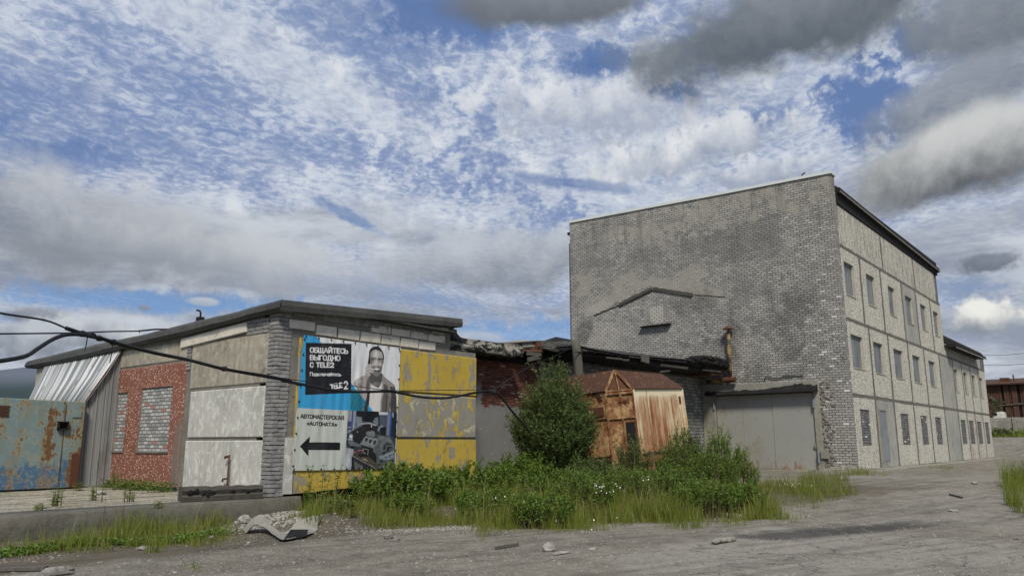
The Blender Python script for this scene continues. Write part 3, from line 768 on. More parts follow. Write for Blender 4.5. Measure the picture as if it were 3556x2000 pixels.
# concrete frame round the gate
mb = MB(); mb.box(XT-0.05, XT+0.3, 15.72, 16.33, 0.3, 4.22, 0.01); mb.box(XT-0.06, XT+0.3, 11.0, 16.33, 3.70, 4.16, 0.01)
mb.box(XT-0.04, XT+0.3, 11.02, 11.30, 0.3, 4.10, 0.02); mb.build('gate_surround', 'concrete', tb, bevel=0.02)
mb = MB()
for k in range(150):
    y = random.gauss(10.88, 0.18); z = random.uniform(0.5, 4.2); r = random.uniform(0.03, 0.10)
    mb.rock((XT+0.0, y, z), (0.05, r, r), k)
mb.build('broken_mortar', 'mortar', tb, kind='stuff')
mb = MB(); top = []
pts = [(16.05, 3.84), (15.3, 3.87), (14.4, 3.86), (13.6, 3.88), (12.9, 3.91), (12.2, 4.0), (11.7, 4.05), (11.5, 3.97), (11.05, 3.95)]
for (ya, za), (yb, zb) in zip(pts, pts[1:]):
    for k in range(6):
        y0, y1 = lerp(ya, yb, k/6), lerp(ya, yb, (k+1)/6); h0 = random.uniform(-.02, .04)
        mb.hexa([(XT-0.40, y0, 3.68), (XT-0.07, y0, 3.68), (XT-0.07, y1, 3.68), (XT-0.40, y1, 3.68)], [(XT-0.34, y0, 3.80+h0*.5), (XT-0.07, y0, lerp(za, zb, k/6)+h0), (XT-0.07, y1, lerp(za, zb, (k+1)/6)+h0), (XT-0.34, y1, 3.80+h0*.5)])
mb.build('drip_board', 'tar', tb)
gt = MB()
gt.box(XT+0.06, XT+0.12, 13.10, 15.70, 0.45, 3.66); gt.box(XT+0.04, XT+0.10, 11.32, 13.09, 0.45, 3.66)
gate = gt.build('gate', 'gate', tb, bevel=0.01)
mb = MB(); mb.box(XT+0.045, XT+0.07, 14.40, 14.44, 0.47, 3.62); mb.box(XT+0.05, XT+0.062, 13.10, 15.68, 0.47, 0.52); mb.build('seam', 'gate', gate)
mb = MB()
for (y, z) in ((11.27, 3.2), (11.22, 0.95), (15.75, 3.25)): mb = MB(); mb.box(XT-0.10, XT+0.03, y-0.05, y+0.05, z-0.18, z+0.18); mb.tube([(XT-0.12, y, z-0.2), (XT-0.12, y, z+0.2)], 0.03, 6); mb.build('hinge', 'grey_door', gate)
mb = MB(); mb.box(XT-0.14, XT-0.045, 10.80, 11.10, 0.92, 1.28, 0.02); mb.build('plate', 'concrete', tb)
mb = MB(); mb.box(XT-0.75, XT+0.05, 11.1, 15.9, 0.2, 0.44, 0.03); mb.build('sill', 'concrete_tan', tb, bevel=0.03)
# loose cable on the gable
cp = [(2655, 1320), (2660, 1311), (2668, 1308), (2680, 1312), (2700, 1315), (2715, 1310), (2725, 1307), (2760, 1305), (2790, 1304)]
mb = MB(); mb.tube([(XT-0.05, at_x(*q, XT)[1], at_x(*q, XT)[2]) for q in cp], 0.02, 5); mb.build('loose_wire', 'tar', tb)

# long side: pebble-dashed panels, windows, door
F = FY(YT)
zj = [0.42, 3.53, 6.74, 9.93]
x1 = [34.22, 37.48, 40.64, 44.45, 48.03, 51.86, 55.75, 58.55, 61.4, 64.35, 67.4]
x3 = [34.22, 36.95, 40.35, 44.35, 47.45, 50.95, 53.85]
W1 = {0: (35.05, 36.48), 2: (41.68, 43.25), 3: (45.75, 47.25), 4: (49.15, 50.75), 6: (56.28, 57.98), 7: (59.0, 60.7), 8: (61.9, 63.6), 9: (64.9, 66.6)}
W2 = {0: (34.65, 36.35), 1: (38.0, 39.6), 2: (41.5, 43.3), 3: (45.3, 47.0), 4: (49.0, 50.6), 6: (55.95, 57.05), 7: (58.95, 60.1), 8: (61.8, 63.1), 9: (64.7, 66.0)}
W3 = {0: (34.55, 35.95), 1: (37.85, 39.25), 2: (41.6, 42.9), 3: (45.0, 46.5), 4: (48.4, 49.8), 5: (51.6, 53.0)}
mp, mc, mk, ms = MB(), MB(), MB(), MB(); rv = MB(); G_ = 0.06; bk = MB()
def windows(rowz, xs, W, fill, skip=()):
    for i in range(len(xs)-1):
        hole = []
        if i in W: hole = [(W[i][0], W[i][1], rowz[2], rowz[3])]
        tgt = 'concrete_bay' if i in skip else ('pebble_pink' if (rowz[0] < 1 and i in (7, 8)) else 'pebble')
        panel(bk, FY(YT+0.045), xs[i], xs[i+1], rowz[0], rowz[1], hole, edge=0.01, bev=0)
        one_panel('wall_panel', tgt, tb, F, xs[i]+G_, xs[i+1]-G_, rowz[0]+G_, rowz[1]-G_, hole, edge=0.05)
        if hole:
            h = hole[0]; d = 0.115 if fill == 'sheet_pane' else 0.04
            wm = MB(); sheet(wm, F, h[0], h[1], h[2], h[3], d, 0.02)
            wo = wm.build('window', fill, tb)
            r = MB(); reveal(r, F, h, d+0.001); 
            if fill == 'sheet_pane':
                r.box(h[0]+0.01, h[1]-0.01, YT-0.03, YT+d-0.01, h[2]-0.035, h[2]+0.0)
            r.build('reveal', 'reveal', wo)
windows((zj[0], zj[1], 1.45, 2.96), x1, W1, 'infill_dark', (1, 5))
windows((zj[1], zj[2], 4.70, 6.12), x1, W2, 'sheet_pane', (5,))
windows((zj[2], zj[3], 7.84, 9.30), x3, W3, 'sheet_pane', (3,))
xa = [34.22, 41.0, 47.6, 53.0]
for a, b in zip(xa, xa[1:]): one_panel('attic_panel', 'pebble_stained', tb, F, a+G_, b-G_, zj[3]+G_, 11.78, (), edge=0.05)
mb = bk; mb.box(34.2, 53.85, YT+0.05, YT+0.3, 9.93, 12.35); mb.box(53.85, 67.4, YT+0.05, YT+0.3, 6.74, 8.1); mb.box(34.2, 67.4, YT+0.05, YT+0.3, 0.1, 0.42)
mb.build('joint_mortar', 'joint', tb)
mb = MB(); mb.box(34.2, 53.85, YT-0.05, YT+0.04, 11.80, 12.6); mb.box(53.9, 67.4, YT-0.02, YT+0.04, 7.58, 8.0); mb.build('eave_shade_strip', 'tar', tb)  # black strips that paint in the shade on the wall below both eaves
mb = MB()
def jstrip(mb, u0, v0, u1, v1, w_):
    n = max(2, int(max(abs(u1-u0), abs(v1-v0))/.25)); P = []; hor = abs(u1-u0) > abs(v1-v0)
    for i in range(n+1):
        t = i/n; u, v = lerp(u0, u1, t), lerp(v0, v1, t); a_ = w_*(.5+.22*mnoise.noise(Vector((u*2.1, v*2.1, 1)))); b_ = w_*(.5+.22*mnoise.noise(Vector((u*2.1, v*2.1, 6))))
        P += [(u, YT-.004-(.001 if hor else 0), v-a_), (u, YT-.004-(.001 if hor else 0), v+b_)] if hor else [(u-a_, YT-.004, v), (u+b_, YT-.004, v)]
    mb.add(P, [(2*i, 2*i+1, 2*i+3, 2*i+2) for i in range(n)])
for x in x1[1:-1]: jstrip(mb, x, zj[0], x, zj[1], .26)
for x in x1[1:-1]: jstrip(mb, x, zj[1], x, zj[2], .26)
for x in x3[1:-1]: jstrip(mb, x, zj[2], x, zj[3], .26)
for x in xa[1:-1]: jstrip(mb, x, zj[3], x, 11.78, .22)
for z, xe in ((zj[1], 67.4), (zj[2], 67.4), (zj[3], 53.85)): jstrip(mb, 34.22, z, xe, z, .15)
mb.build('smeared_joints', 'joint', tb)
mb = MB(); mb.box(37.92, 38.88, YT-0.02, YT+0.02, 0.76, 2.98); dr = mb.build('door', 'grey_door', tb, bevel=0.01)
mb = MB(); mb.box(37.80, 37.92, YT-0.05, YT-0.001, 0.70, 3.06); mb.box(38.88, 38.97, YT-0.05, YT-0.001, 0.70, 3.06); mb.box(37.92, 38.88, YT-0.05, YT-0.001, 2.98, 3.06); mb.build('door_frame', 'concrete', tb)
# annex upper band (plain concrete slabs) and returns
mb = MB()
for a, b in ((54.0, 59.6), (59.7, 63.4), (63.5, 65.9)): one_panel('band_panel', 'concrete_bay', tb, F, a, b, 6.80, 7.55, (), edge=0.05)
# body of the building behind the facade, roofs
mb = MB(); mb.box(34.22, 53.85, YT+0.32, 24.1, 0.2, 12.35); mb.box(53.85, 67.4, YT+0.32, 20.0, 0.2, 8.1); mb.build('body', 'concrete', tb)
EY = float(at_x(2914, 650, 34.23)[1]); e0, e1 = at_y(2914, 650, EY), at_y(3263, 934, EY)
mb = MB(); zt0, zt1 = e0[2], e1[2]
mb.hexa([(34.23, EY, zt0-0.16), (e1[0], EY, zt1-0.16), (e1[0], 24.2, zt1+0.35), (34.23, 24.2, zt0+0.35)], [(34.23, EY, zt0), (e1[0], EY, zt1), (e1[0], 24.2, zt1+0.5), (34.23, 24.2, zt0+0.5)])
mb.build('roof', 'tar', tb)
mb = MB(); mb.beam((34.25, EY-.02, zt0-0.20), (e1[0], EY-.02, zt1-0.20), 0.05, 0.05); mb.build('fascia', 'concrete', tb)
mb = MB(); mb.hexa([(34.23, EY+.05, zt0-0.24), (e1[0]-.05, EY+.05, zt1-0.24), (e1[0]-.05, YT+0.1, zt1-0.30), (34.23, YT+0.1, zt0-0.30)], [(34.23, EY+.05, zt0-0.17), (e1[0]-.05, EY+.05, zt1-0.17), (e1[0]-.05, YT+0.1, zt1-0.17), (34.23, YT+0.1, zt0-0.17)])
mb.build('soffit', 'tar', tb)
f0, f1 = at_y(3284, 1179, 9.2), at_y(3424, 1242, 9.2)
mb = MB(); mb.hexa([(53.9, 9.2, f0[2]-0.16), (f1[0], 9.2, f1[2]-0.10), (f1[0], 20.2, f1[2]+0.2), (53.9, 20.2, f0[2]+0.2)], [(53.9, 9.2, f0[2]+0.0), (f1[0], 9.2, f1[2]+0.06), (f1[0], 20.2, f1[2]+0.4), (53.9, 20.2, f0[2]+0.4)])
mb.build('annex_roof', 'tar', tb)
mb = MB(); mb.beam((53.9, 9.18, f0[2]-0.19), (f1[0], 9.18, f1[2]-0.13), 0.05, 0.05); mb.build('annex_fascia', 'concrete', tb)
mb = MB(); mb.box(66.0, 67.4, YT-0.01, YT+0.3, 6.78, 8.0); mb.build('brick_return', 'infill_dark', tb)
# paving strip along the foot of the facade
mb = MB()
for i in range(14):
    a = 34.0+i*2.5; mb.box(a, a+2.47, 8.95+random.uniform(-.06, .06), YT+0.02, 0.3, 0.47+random.uniform(-.012, .012), 0.008)
mb.build('blind_area', 'concrete', None, bevel=0.015, kind='structure')

# yellow gas pipe
gp_ = thing('gas_pipe', (XT-0.25, 15.0, 4.3), 'yellow rusty flue pipe with cap standing above the garage gate', 'pipe')
a, b = at_x(2529, 1160, XT-0.25), at_x(2536, 1318, XT-0.25)
mb = MB(); mb.tube([(XT-0.25, b[1], b[2]), (XT-0.25, a[1], a[2])], 0.085, 12); mb.build('pipe', 'pipe', gp_, True)
c_ = at_x(2470, 1322, XT-0.25)
mb = MB(); mb.tube([(XT-0.25, b[1]-0.22, b[2]), (XT-0.25, b[1]+0.8, b[2]-0.03), (XT-0.25, c_[1]+0.2, b[2]-0.05)], 0.11, 12); mb.build('elbow', 'pipe', gp_, True)
mb = MB(); mb.tube([(XT-0.25, b[1]-0.24, b[2]), (XT-0.25, b[1]+0.35, b[2])], 0.125, 12); mb.build('collar', 'rust', gp_)
mb = MB(); z = a[2]; mb.tube([(XT-0.25, a[1], z+0.22), (XT-0.25, a[1], z+0.27), (XT-0.25, a[1], z+0.36)], [0.24, 0.22, 0.02], 14); mb.tube([(XT-0.25, a[1], z-0.02), (XT-0.25, a[1], z+0.24)], 0.035, 6); mb.build('cap', 'rust', gp_)
# ------------------------------------------------------------------ low workshop with the poster wall
wb = thing('workshop', (XL, YB, 0.45), 'low workshop with yellow and whitewashed concrete panels and thick felt roof edge', 'building')
P1 = lambda x, y: (80+x*.34938, 1040+y*.34938)
P2 = lambda x, y: (900+x*.31056, 1020+y*.31056)
Z2 = lambda x, y: (600+x*.5869, 1000+y*.5869)
OX, OY = XL-0.15, YB-0.30
# eave: wrapped felt edge that follows a gentle curve along the side wall
tops = [(at_x(*P1(*q), OX)[1], at_x(*P1(*q), OX)[2]) for q in [(2576, 8), (2280, 75), (2110, 130), (1750, 210), (1430, 290), (1100, 372), (820, 425), (410, 525), (40, 615)]]
bots = [(at_x(*P1(*q), OX)[1], at_x(*P1(*q), OX)[2]) for q in [(2500, 120), (2230, 190), (1900, 275), (1570, 360), (1000, 480), (630, 575), (360, 630), (40, 680)]]
ct = at_y(976, 1042, OY); cb = at_y(977, 1077, OY); rt = at_y(*P2(2268, 285), OY); rb = at_y(*P2(2270, 372), OY)
mb = MB(); yy = [OY+0.45*k for k in range(int((tops[-1][0]-OY)/0.45)+1)]+[tops[-1][0]]
rows = []
for i, y in enumerate(yy):
    t = prof(tops, y); bt = prof(bots, y)
    if i == 0: t, bt = ct[2], cb[2]
    wv = 0.035*mnoise.noise(Vector((y*1.1, 0, 3))); wv2 = 0.02*mnoise.noise(Vector((y*2.3, 5, 3)))
    rows.append([(OX+wv2+0.02, y, bt), (OX-0.05+wv, y, lerp(bt, t, .3)), (OX-0.03+wv2, y, lerp(bt, t, .75)), (OX+0.03, y, t+wv2*.6), (OX+0.9, y, t-0.02), (OX+5.6, y, t-0.12)])
n = 6; vs = [p for r in rows for p in r]; fs = [(i*n+k, i*n+k+1, (i+1)*n+k+1, (i+1)*n+k) for i in range(len(rows)-1) for k in range(n-1)]
mb.add(vs, fs); l = (len(rows)-1)*n; mb.add([rows[-1][0], rows[-1][3], (OX+5.6, rows[-1][0][1], rows[-1][3][2]+.1), (OX+5.6, rows[-1][0][1], rows[-1][0][2])], [(0, 1, 2, 3)])
# front eave
xs = [OX+0.5*k for k in range(int((rt[0]-OX)/0.5)+1)]+[rt[0]]
rows2 = []
for i, x in enumerate(xs):
    u = (x-OX)/(rt[0]-OX); t = lerp(ct[2], rt[2], u); bt = lerp(cb[2], rb[2], u)
    wv = 0.008*mnoise.noise(Vector((x*1.7, 2, 3)))
    rows2.append([(x, OY+wv, bt), (x, OY-0.02+wv, lerp(bt, t, .5)), (x, OY+wv, t), (x, OY+0.5, t-0.03), (x, OY+3.5, t-0.22)])
n = 5; vs = [p for r in rows2 for p in r]; mb.add(vs, [(i*n+k, (i+1)*n+k, (i+1)*n+k+1, i*n+k+1) for i in range(len(rows2)-1) for k in range(n-1)])
e = rows2[-1]; mb.add([e[0], e[2], (e[0][0], OY+3.5, e[2][2]), (e[0][0], OY+3.5, e[0][2])], [(0, 1, 2, 3)])
roof = mb.build('roof', 'bitumen', wb, True)
roof.data.polygons.foreach_set('use_smooth', [False]*len(roof.data.polygons)); m_ = roof.modifiers.new('solid', 'SOLIDIFY'); m_.thickness = 0.03; m_.offset = 0
mb = MB()  # slab soffit just inside the felt
sb = [(y, prof(bots, y)) for y in yy]
for (ya, za), (yb, zb) in zip(sb, sb[1:]): mb.hexa([(OX+0.03, ya, za+.03), (XL+(5 if ya > YB+.3 else .25), ya, za+.03), (XL+(5 if ya > YB+.3 else .25), yb, zb+.03), (OX+0.03, yb, zb+.03)], [(OX+0.03, ya, za+.10), (XL+(5 if ya > YB+.3 else .25), ya, za+.10), (XL+(5 if ya > YB+.3 else .25), yb, zb+.10), (OX+0.03, yb, zb+.10)])
mb.hexa([(OX+.03, OY+.03, cb[2]+.02), (rt[0]-.02, OY+.03, rb[2]+.02), (rt[0]-.02, YB+.3, rb[2]+.02), (OX+.03, YB+.3, cb[2]+.02)], [(OX+.03, OY+.03, cb[2]+.09), (rt[0]-.02, OY+.03, rb[2]+.09), (rt[0]-.02, YB+.3, rb[2]+.09), (OX+.03, YB+.3, cb[2]+.09)])
mb.build('slab', 'concrete', wb)
# walls behind the panels
FW, FS = FY(YB), FX(XL)
mb = MB()
mb.hexa([(10.36, YB, 0.5), (15.6, YB, 0.62), (15.6, YB+.3, 0.62), (10.36, YB+.3, .5)], [(10.36, YB, 4.56), (15.6, YB, 4.86), (15.6, YB+.3, 4.86), (10.36, YB+.3, 4.56)])
mb.box(15.6, 16.66, YB, YB+.3, 0.62, 4.13)
mb.box(16.36, 16.66, YB+.3, YS+0.02, 0.2, 4.13)
mb.build('front_wall', 'mortar', wb)
mb = MB()
for (ya, za), (yb, zb) in zip(sb, sb[1:]):
    if ya < YB+0.3: continue
    if yb > 28.9: break
    mb.hexa([(XL, ya, .3), (XL+.3, ya, .3), (XL+.3, yb, .3), (XL, yb, .3)], [(XL, ya, za+.02), (XL+.3, ya, za+.02), (XL+.3, yb, zb+.02), (XL, yb, zb+.02)])
mb.build('side_wall', 'mortar', wb)
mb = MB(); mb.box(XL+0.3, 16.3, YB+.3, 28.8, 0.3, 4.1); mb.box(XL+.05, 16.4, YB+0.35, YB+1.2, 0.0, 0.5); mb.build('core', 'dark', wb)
# brick corner pier, every brick modelled
mb = MB(); z = 0.46; k = 0
while z < 4.50:
    h = 0.078; j = 0.007; j2 = random.uniform(-.012, .012)
    if k % 2 == 0:
        mb.box(XL-0.035+j2, XL+0.24, YB-0.045+j2, YB+0.10, z, z+h, j); mb.box(XL+0.252, XL+0.345, YB-0.03, YB+0.08, z, z+h, j)
        mb.box(XL-0.03, XL+0.08, YB+0.112, YB+0.30, z, z+h, j)
    else:
        mb.box(XL-0.035+j2, XL+0.115, YB-0.045+j2, YB+0.22, z, z+h, j); mb.box(XL+0.127, XL+0.35, YB-0.03, YB+0.08, z, z+h, j)
        mb.box(XL-0.03, XL+0.08, YB+0.232, YB+0.31, z, z+h, j)
    z += 0.0915; k += 1
mb.build('pier', 'brick_grey', wb, bevel=0.008)
mb = MB(); mb.box(XL+0.0, XL+0.36, YB-0.012, YB+0.31, 0.3, 4.52); mb.build('pier_core', 'joint', wb)
# brick courses under the front eave and on the side
def course(mb, x0, x1, z0, z1, y, hh=0.075, w=0.25):
    z = z0; k = 0
    while z < z1-0.03:
        x = x0+(0 if k % 2 else w/2)-w/2
        while x < x1-0.06:
            e = min(x+w-0.014, x1); s_ = max(x, x0)
            if e-s_ > .05 and random.random() > .06: mb.box(s_, e, y-0.012+random.uniform(-.008, .006), y+.02, z, z+hh, .005)
            x += w*(1 if random.random() > .3 else .5)
        z += hh+.013; k += 1
mb = MB(); course(mb, 10.42, 15.3, 4.46, 4.56, YB-.02); course(mb, 11.1, 13.3, 4.44, 4.60, YB-.025); course(mb, 11.9, 15.0, 4.55, 4.68, YB-.02); course(mb, 13.6, 15.2, 4.66, 4.80, YB-.02)
mb.build('upper_courses', 'brick_grey', wb, bevel=0.006)
# foam block rows
mb = MB()
M1 = [((340, 300), (630, 300), (620, 405), (335, 395)), ((640, 350), (870, 372), (865, 492), (640, 455)), ((890, 385), (1125, 420), (1120, 530), (885, 490)), ((1140, 420), (1365, 455), (1350, 558), (1135, 527)),
      ((1375, 455), (1580, 485), (1575, 590), (1368, 555)), ((1590, 492), (1785, 520), (1780, 612), (1585, 590)), ((1797, 528), (1976, 548), (1972, 640), (1793, 615)),
      ((1258, 343), (1473, 378), (1470, 455), (1255, 428)), ((1482, 382), (1688, 412), (1685, 492), (1478, 462)), ((1700, 412), (1888, 440), (1884, 520), (1697, 495)), ((1895, 440), (2080, 470), (2078, 558), (1890, 522)), ((1932, 360), (2116, 385), (2114, 462), (1930, 432))]
for k, q in enumerate(M1):
    P = [at_y(*P2(*a), YB-0.03) for a in q]; x0, x1_ = (P[0][0]+P[3][0])/2, (P[1][0]+P[2][0])/2; zt = (P[0][2]+P[1][2])/2; zb_ = (P[2][2]+P[3][2])/2
    mb = MB(); mb.box(x0, x1_, YB-0.035+random.uniform(-.006, .006), YB+.05, zb_, zt, .008); mb.build('foam_block', 'block', wb, bevel=0.015)
# painted panels of the poster wall
mb = MB(); FWp = FY(YB-0.05)
one_panel('yellow_panel', 'yellow', wb, FWp, 10.62, 16.66, 2.90, 3.98, (), edge=.06, bev=.02); one_panel('yellow_panel', 'yellow', wb, FY(YB-.06), 10.60, 16.64, 1.73, 2.86, (), edge=.07, bev=.025)
FB = FY(YB-.055)
mb.add([FB(10.62, .50, 0), FB(13.9, .63, 0), FB(16.65, .63, 0), FB(16.65, 1.69, 0), FB(10.62, 1.69, 0)], [(0, 1, 2, 3, 4)])
mb.add([FB(10.62, .50, 0), FB(13.9, .63, 0), FB(16.65, .63, 0), FB(16.65, .63, .06), FB(13.9, .63, .06), FB(10.62, .5, .06)], [(0, 1, 4, 5), (1, 2, 3, 4)])
mb.quad(FB(16.65, .63, 0), FB(16.65, 1.69, 0), FB(16.65, 1.69, .06), FB(16.65, .63, .06)); mb.quad(FB(10.62, 1.69, 0), FB(16.65, 1.69, 0), FB(16.65, 1.69, .06), FB(10.62, 1.69, .06))
mb.build('yellow_panel', 'yellow', wb)
mb = MB(); mb.box(10.37, 10.615, YB-.04, YB-.002, .5, 1.72, .006); mb.build('white_strip', 'concrete_white', wb)
# side wall panels
FS2 = FX(XL-0.03)
one_panel('white_panel', 'concrete_white', wb, FS2, 15.42, 18.66, 1.73, 2.86, (), edge=.04, bev=.02); one_panel('white_panel', 'concrete_white', wb, FS2, 15.40, 18.72, .46, 1.66, (), edge=.04, bev=.02)
for q in ((15.42, 18.75, 2.93, 4.06), (18.98, 22.85, 3.69, 4.17), (26.4, 28.85, 1.2, 4.05)): one_panel('tan_panel', 'concrete_tan', wb, FX(XL-.02), *q, (), edge=.03, bev=.02)
mb = MB(); a = at_x(*P1(2225, 212), XL-.06); b = at_x(*P1(1570, 400), XL-.06)
mb.hexa([(XL-.07, a[1], a[2]-.26), (XL, a[1], a[2]-.26), (XL, b[1], b[2]-.22), (XL-.07, b[1], b[2]-.22)], [(XL-.07, a[1], a[2]-.02), (XL, a[1], a[2]-.02), (XL, b[1], b[2]+.02), (XL-.07, b[1], b[2]+.02)]); mb.build('lintel_strip', 'block', wb, bevel=.015)
mb = MB()
z = 4.10
for k in range(4):
    y = 15.42
    while y < 16.25:
        mb.box(XL-.03, XL, y, y+.115, 4.07+k*.09, 4.07+k*.09+.075, .006); y += .128
mb.build('side_course', 'brick_grey', wb, bevel=.006); mb = MB()
for k in range(7):
    y = 18.80
    while y < 18.98: mb.box(XL-.03, XL, y, y+.10, 3.42+k*.085, 3.42+k*.085+.07, .008); y += .112
mb.build('side_course', 'brick_grey', wb, bevel=.006)
mb = MB(); Hs = [(19.54, 21.2, 1.40, 3.05), (22.0, 22.62, 1.40, 2.99)]
panel(mb, FX(XL-.05), 18.98, 22.66, .50, 3.64, Hs, edge=.06, bev=.03); mb.build('orange_panel', 'orange', wb)
for h in Hs:
    wm = MB(); sheet(wm, FX(XL-.05), h[0], h[1], h[2], h[3], .035, .015); wo = wm.build('bricked_window', 'infill_brick', wb)
    r = MB(); reveal(r, FX(XL-.05), h, .036); r.box(XL-.075, XL-.02, h[0]-.03, h[1]+.03, h[2]-.05, h[2]-.005, .006); r.build('reveal', 'mortar', wo)
# little stove pipe on the roof
vp = thing('vent_pipe', at_x(695, 1115, XL+.3), 'small bent iron vent pipe poking above the long roof edge', 'pipe')
p = at_x(695, 1112, XL+.3); mb = MB(); mb.box(p[0]-.07, p[0]+.07, p[1]-.09, p[1]+.09, p[2]-.25, p[2]+.08); mb.build('box', 'tar', vp)
mb = MB(); mb.tube([(p[0], p[1], p[2]+.0), (p[0], p[1], p[2]+.20), (p[0], p[1]+.05, p[2]+.25), (p[0], p[1]+.20, p[2]+.29)], .025, 8); mb.build('pipe', 'tar', vp, True)

# ------------------------------------------------------------------ poster
bn = thing('advert_banner', (12.2, YB-.09, 1.0), 'large vinyl advertising banner with smiling man on phone, engine photo and black arrow', 'banner')
ZB = lambda x, y: (1000+x*.37267, 1140+y*.37267)
BC = [at_y(*ZB(*q), YB-.09) for q in ((147, 62), (1051, 183), (998, 1308), (32, 1325))]   # tl tr br bl
BC = [np.array([c[0], c[2]]) for c in BC]
N = 430
tt = np.linspace(0, 1, N); U, Vv = np.meshgrid(tt, tt)
X = (1-Vv)*((1-U)*BC[0][0]+U*BC[1][0])+Vv*((1-U)*BC[3][0]+U*BC[2][0]); Zz = (1-Vv)*((1-U)*BC[0][1]+U*BC[1][1])+Vv*((1-U)*BC[3][1]+U*BC[2][1])
X = X+0.012*np.sin(Vv*9*np.pi)*(U < .02); Yy = np.full_like(X, YB-.09)
_r = np.random.default_rng(3)
wr = sum(a*np.sin(2*np.pi*(fu*U+fv*Vv)+ph) for a, fu, fv, ph in [(_r.uniform(.2, 1), _r.uniform(3, 16), _r.uniform(-2.5, 2.5), _r.uniform(0, 6.3)) for _ in range(14)])
Yy += wr*0.0022*(0.5+np.sin(U*3.1))
# picture coordinates of every point of the print: where it lies in the survey enlargement
D = np.stack([X, Yy, Zz-1.6], -1) @ CM.T
ix = ((1778+FPX*D[..., 0]/D[..., 2])-1000)/.37267; iy = ((1000-FPX*D[..., 1]/D[..., 2])-1140)/.37267
img = np.zeros((N, N, 3)); img[:] = S(206, 212, 212)
def inside(poly):
    poly = np.array(poly, float); m = np.zeros(ix.shape, bool); x0, y0 = poly[:, 0].min(), poly[:, 1].min(); x1, y1 = poly[:, 0].max(), poly[:, 1].max()
    sel = (ix >= x0) & (ix <= x1) & (iy >= y0) & (iy <= y1); px, py = ix[sel], iy[sel]; c = np.zeros(px.shape, bool)
    for (ax, ay), (bx, by) in zip(poly, np.roll(poly, -1, 0)):
        if ay == by: continue
        t = (ay > py) != (by > py); c ^= t & (px < (bx-ax)*(py-ay)/(by-ay)+ax)
    m[sel] = c; return m
def smooth_poly(p):
    p = np.array(p, float); out = []
    for k in range(len(p)):
        a, b, c, d = p[k-1], p[k], p[(k+1) % len(p)], p[(k+2) % len(p)]
        for t in (0, .25, .5, .75): out.append(0.5*((2*b)+(-a+c)*t+(2*a-5*b+4*c-d)*t*t+(-a+3*b-3*c+d)*t**3))
    return out
def pf(poly, c, sm=False, k=1.0):
    m = inside(smooth_poly(poly) if sm else poly); img[m] = img[m]*(1-k)+np.array(S(*c) if max(c) > 1 else c)*k; return m
def soft(cx, cy, rx, ry, c, k=1.0, rot=0, mask=None):
    co, si = math.cos(math.radians(rot)), math.sin(math.radians(rot)); dx, dy = ix-cx, iy-cy
    q = ((dx*co+dy*si)/rx)**2+((dy*co-dx*si)/ry)**2; a = np.clip(1.4-q, 0, 1)*k
    if mask is not None: a = a*mask
    img[:] = img*(1-a[..., None])+np.array(S(*c))*a[..., None]
def line(pts, wd, c, k=1.0):
    for (ax, ay), (bx, by) in zip(pts, pts[1:]):
        dx, dy = bx-ax, by-ay; L2 = dx*dx+dy*dy+1e-9; t = np.clip(((ix-ax)*dx+(iy-ay)*dy)/L2, 0, 1); q = np.hypot(ix-ax-t*dx, iy-ay-t*dy)
        a = np.clip((wd-q)/2+.5, 0, 1)*k; img[:] = img*(1-a[..., None])+np.array(S(*c))*a[..., None]
cyan = (52, 150, 200)
pf([(140, 55), (265, 72), (800, 775), (60, 742)], cyan)
pf([(265, 72), (1060, 180), (1030, 780), (790, 775)], (208, 212, 214))
# --- man (survey enlargement A -> banner coordinates)
A = lambda q: ((1200+q[0]*.17937-1000)/.37267, (1180+q[1]*.17937-1140)/.37267)
AL = lambda qs: [A(q) for q in qs]
def apf(p, c, k=1.0, sm=True): return pf(AL(p), c, sm, k)
def asoft(cx, cy, rx, ry, c, k=1.0, rot=0, mask=None): x, y = A((cx, cy)); soft(x, y, rx*.4813, ry*.4813, c, k, rot, mask)
def aline(p, wd, c, k=1.0): line(AL(p), wd*.4813, c, k)
torso = apf([(370, 690), (250, 745), (175, 800), (155, 870), (215, 950), (130, 1060), (100, 1200), (120, 1350), (400, 1380), (860, 1395), (985, 1390), (990, 1300), (980, 1100), (955, 900), (900, 830), (760, 720), (690, 640), (560, 720)], (138, 134, 130))
apf([(480, 820), (640, 930), (705, 800), (700, 950), (670, 1390), (400, 1380), (430, 1100)], (206, 204, 200), sm=False)
apf([(420, 1000), (480, 960), (440, 1380), (340, 1380), (400, 1150)], (44, 44, 48), sm=False)
apf([(700, 800), (745, 830), (740, 1000), (690, 1200), (690, 1390), (670, 1390), (675, 1180), (700, 1000)], (150, 147, 143), sm=False)
apf([(750, 850), (820, 880), (860, 1080), (850, 1395), (700, 1390), (700, 1200), (745, 1000)], (92, 88, 86), sm=False)
apf([(860, 900), (950, 900), (985, 1100), (990, 1390), (880, 1395), (855, 1250), (880, 1080)], (70, 66, 66), sm=False)
for q in (((900, 960), (930, 1120), (900, 1300)), ((960, 1000), (960, 1180), (940, 1370)), ((790, 900), (800, 1100), (780, 1380)), ((740, 860), (745, 1010))): aline(q, 8, (48, 45, 46), .8)
for q in (((820, 900), (840, 1080), (820, 1380)), ((880, 870), (915, 930)), ((730, 1010), (800, 1010), (805, 1060))): aline(q, 7, (150, 145, 140), .5)
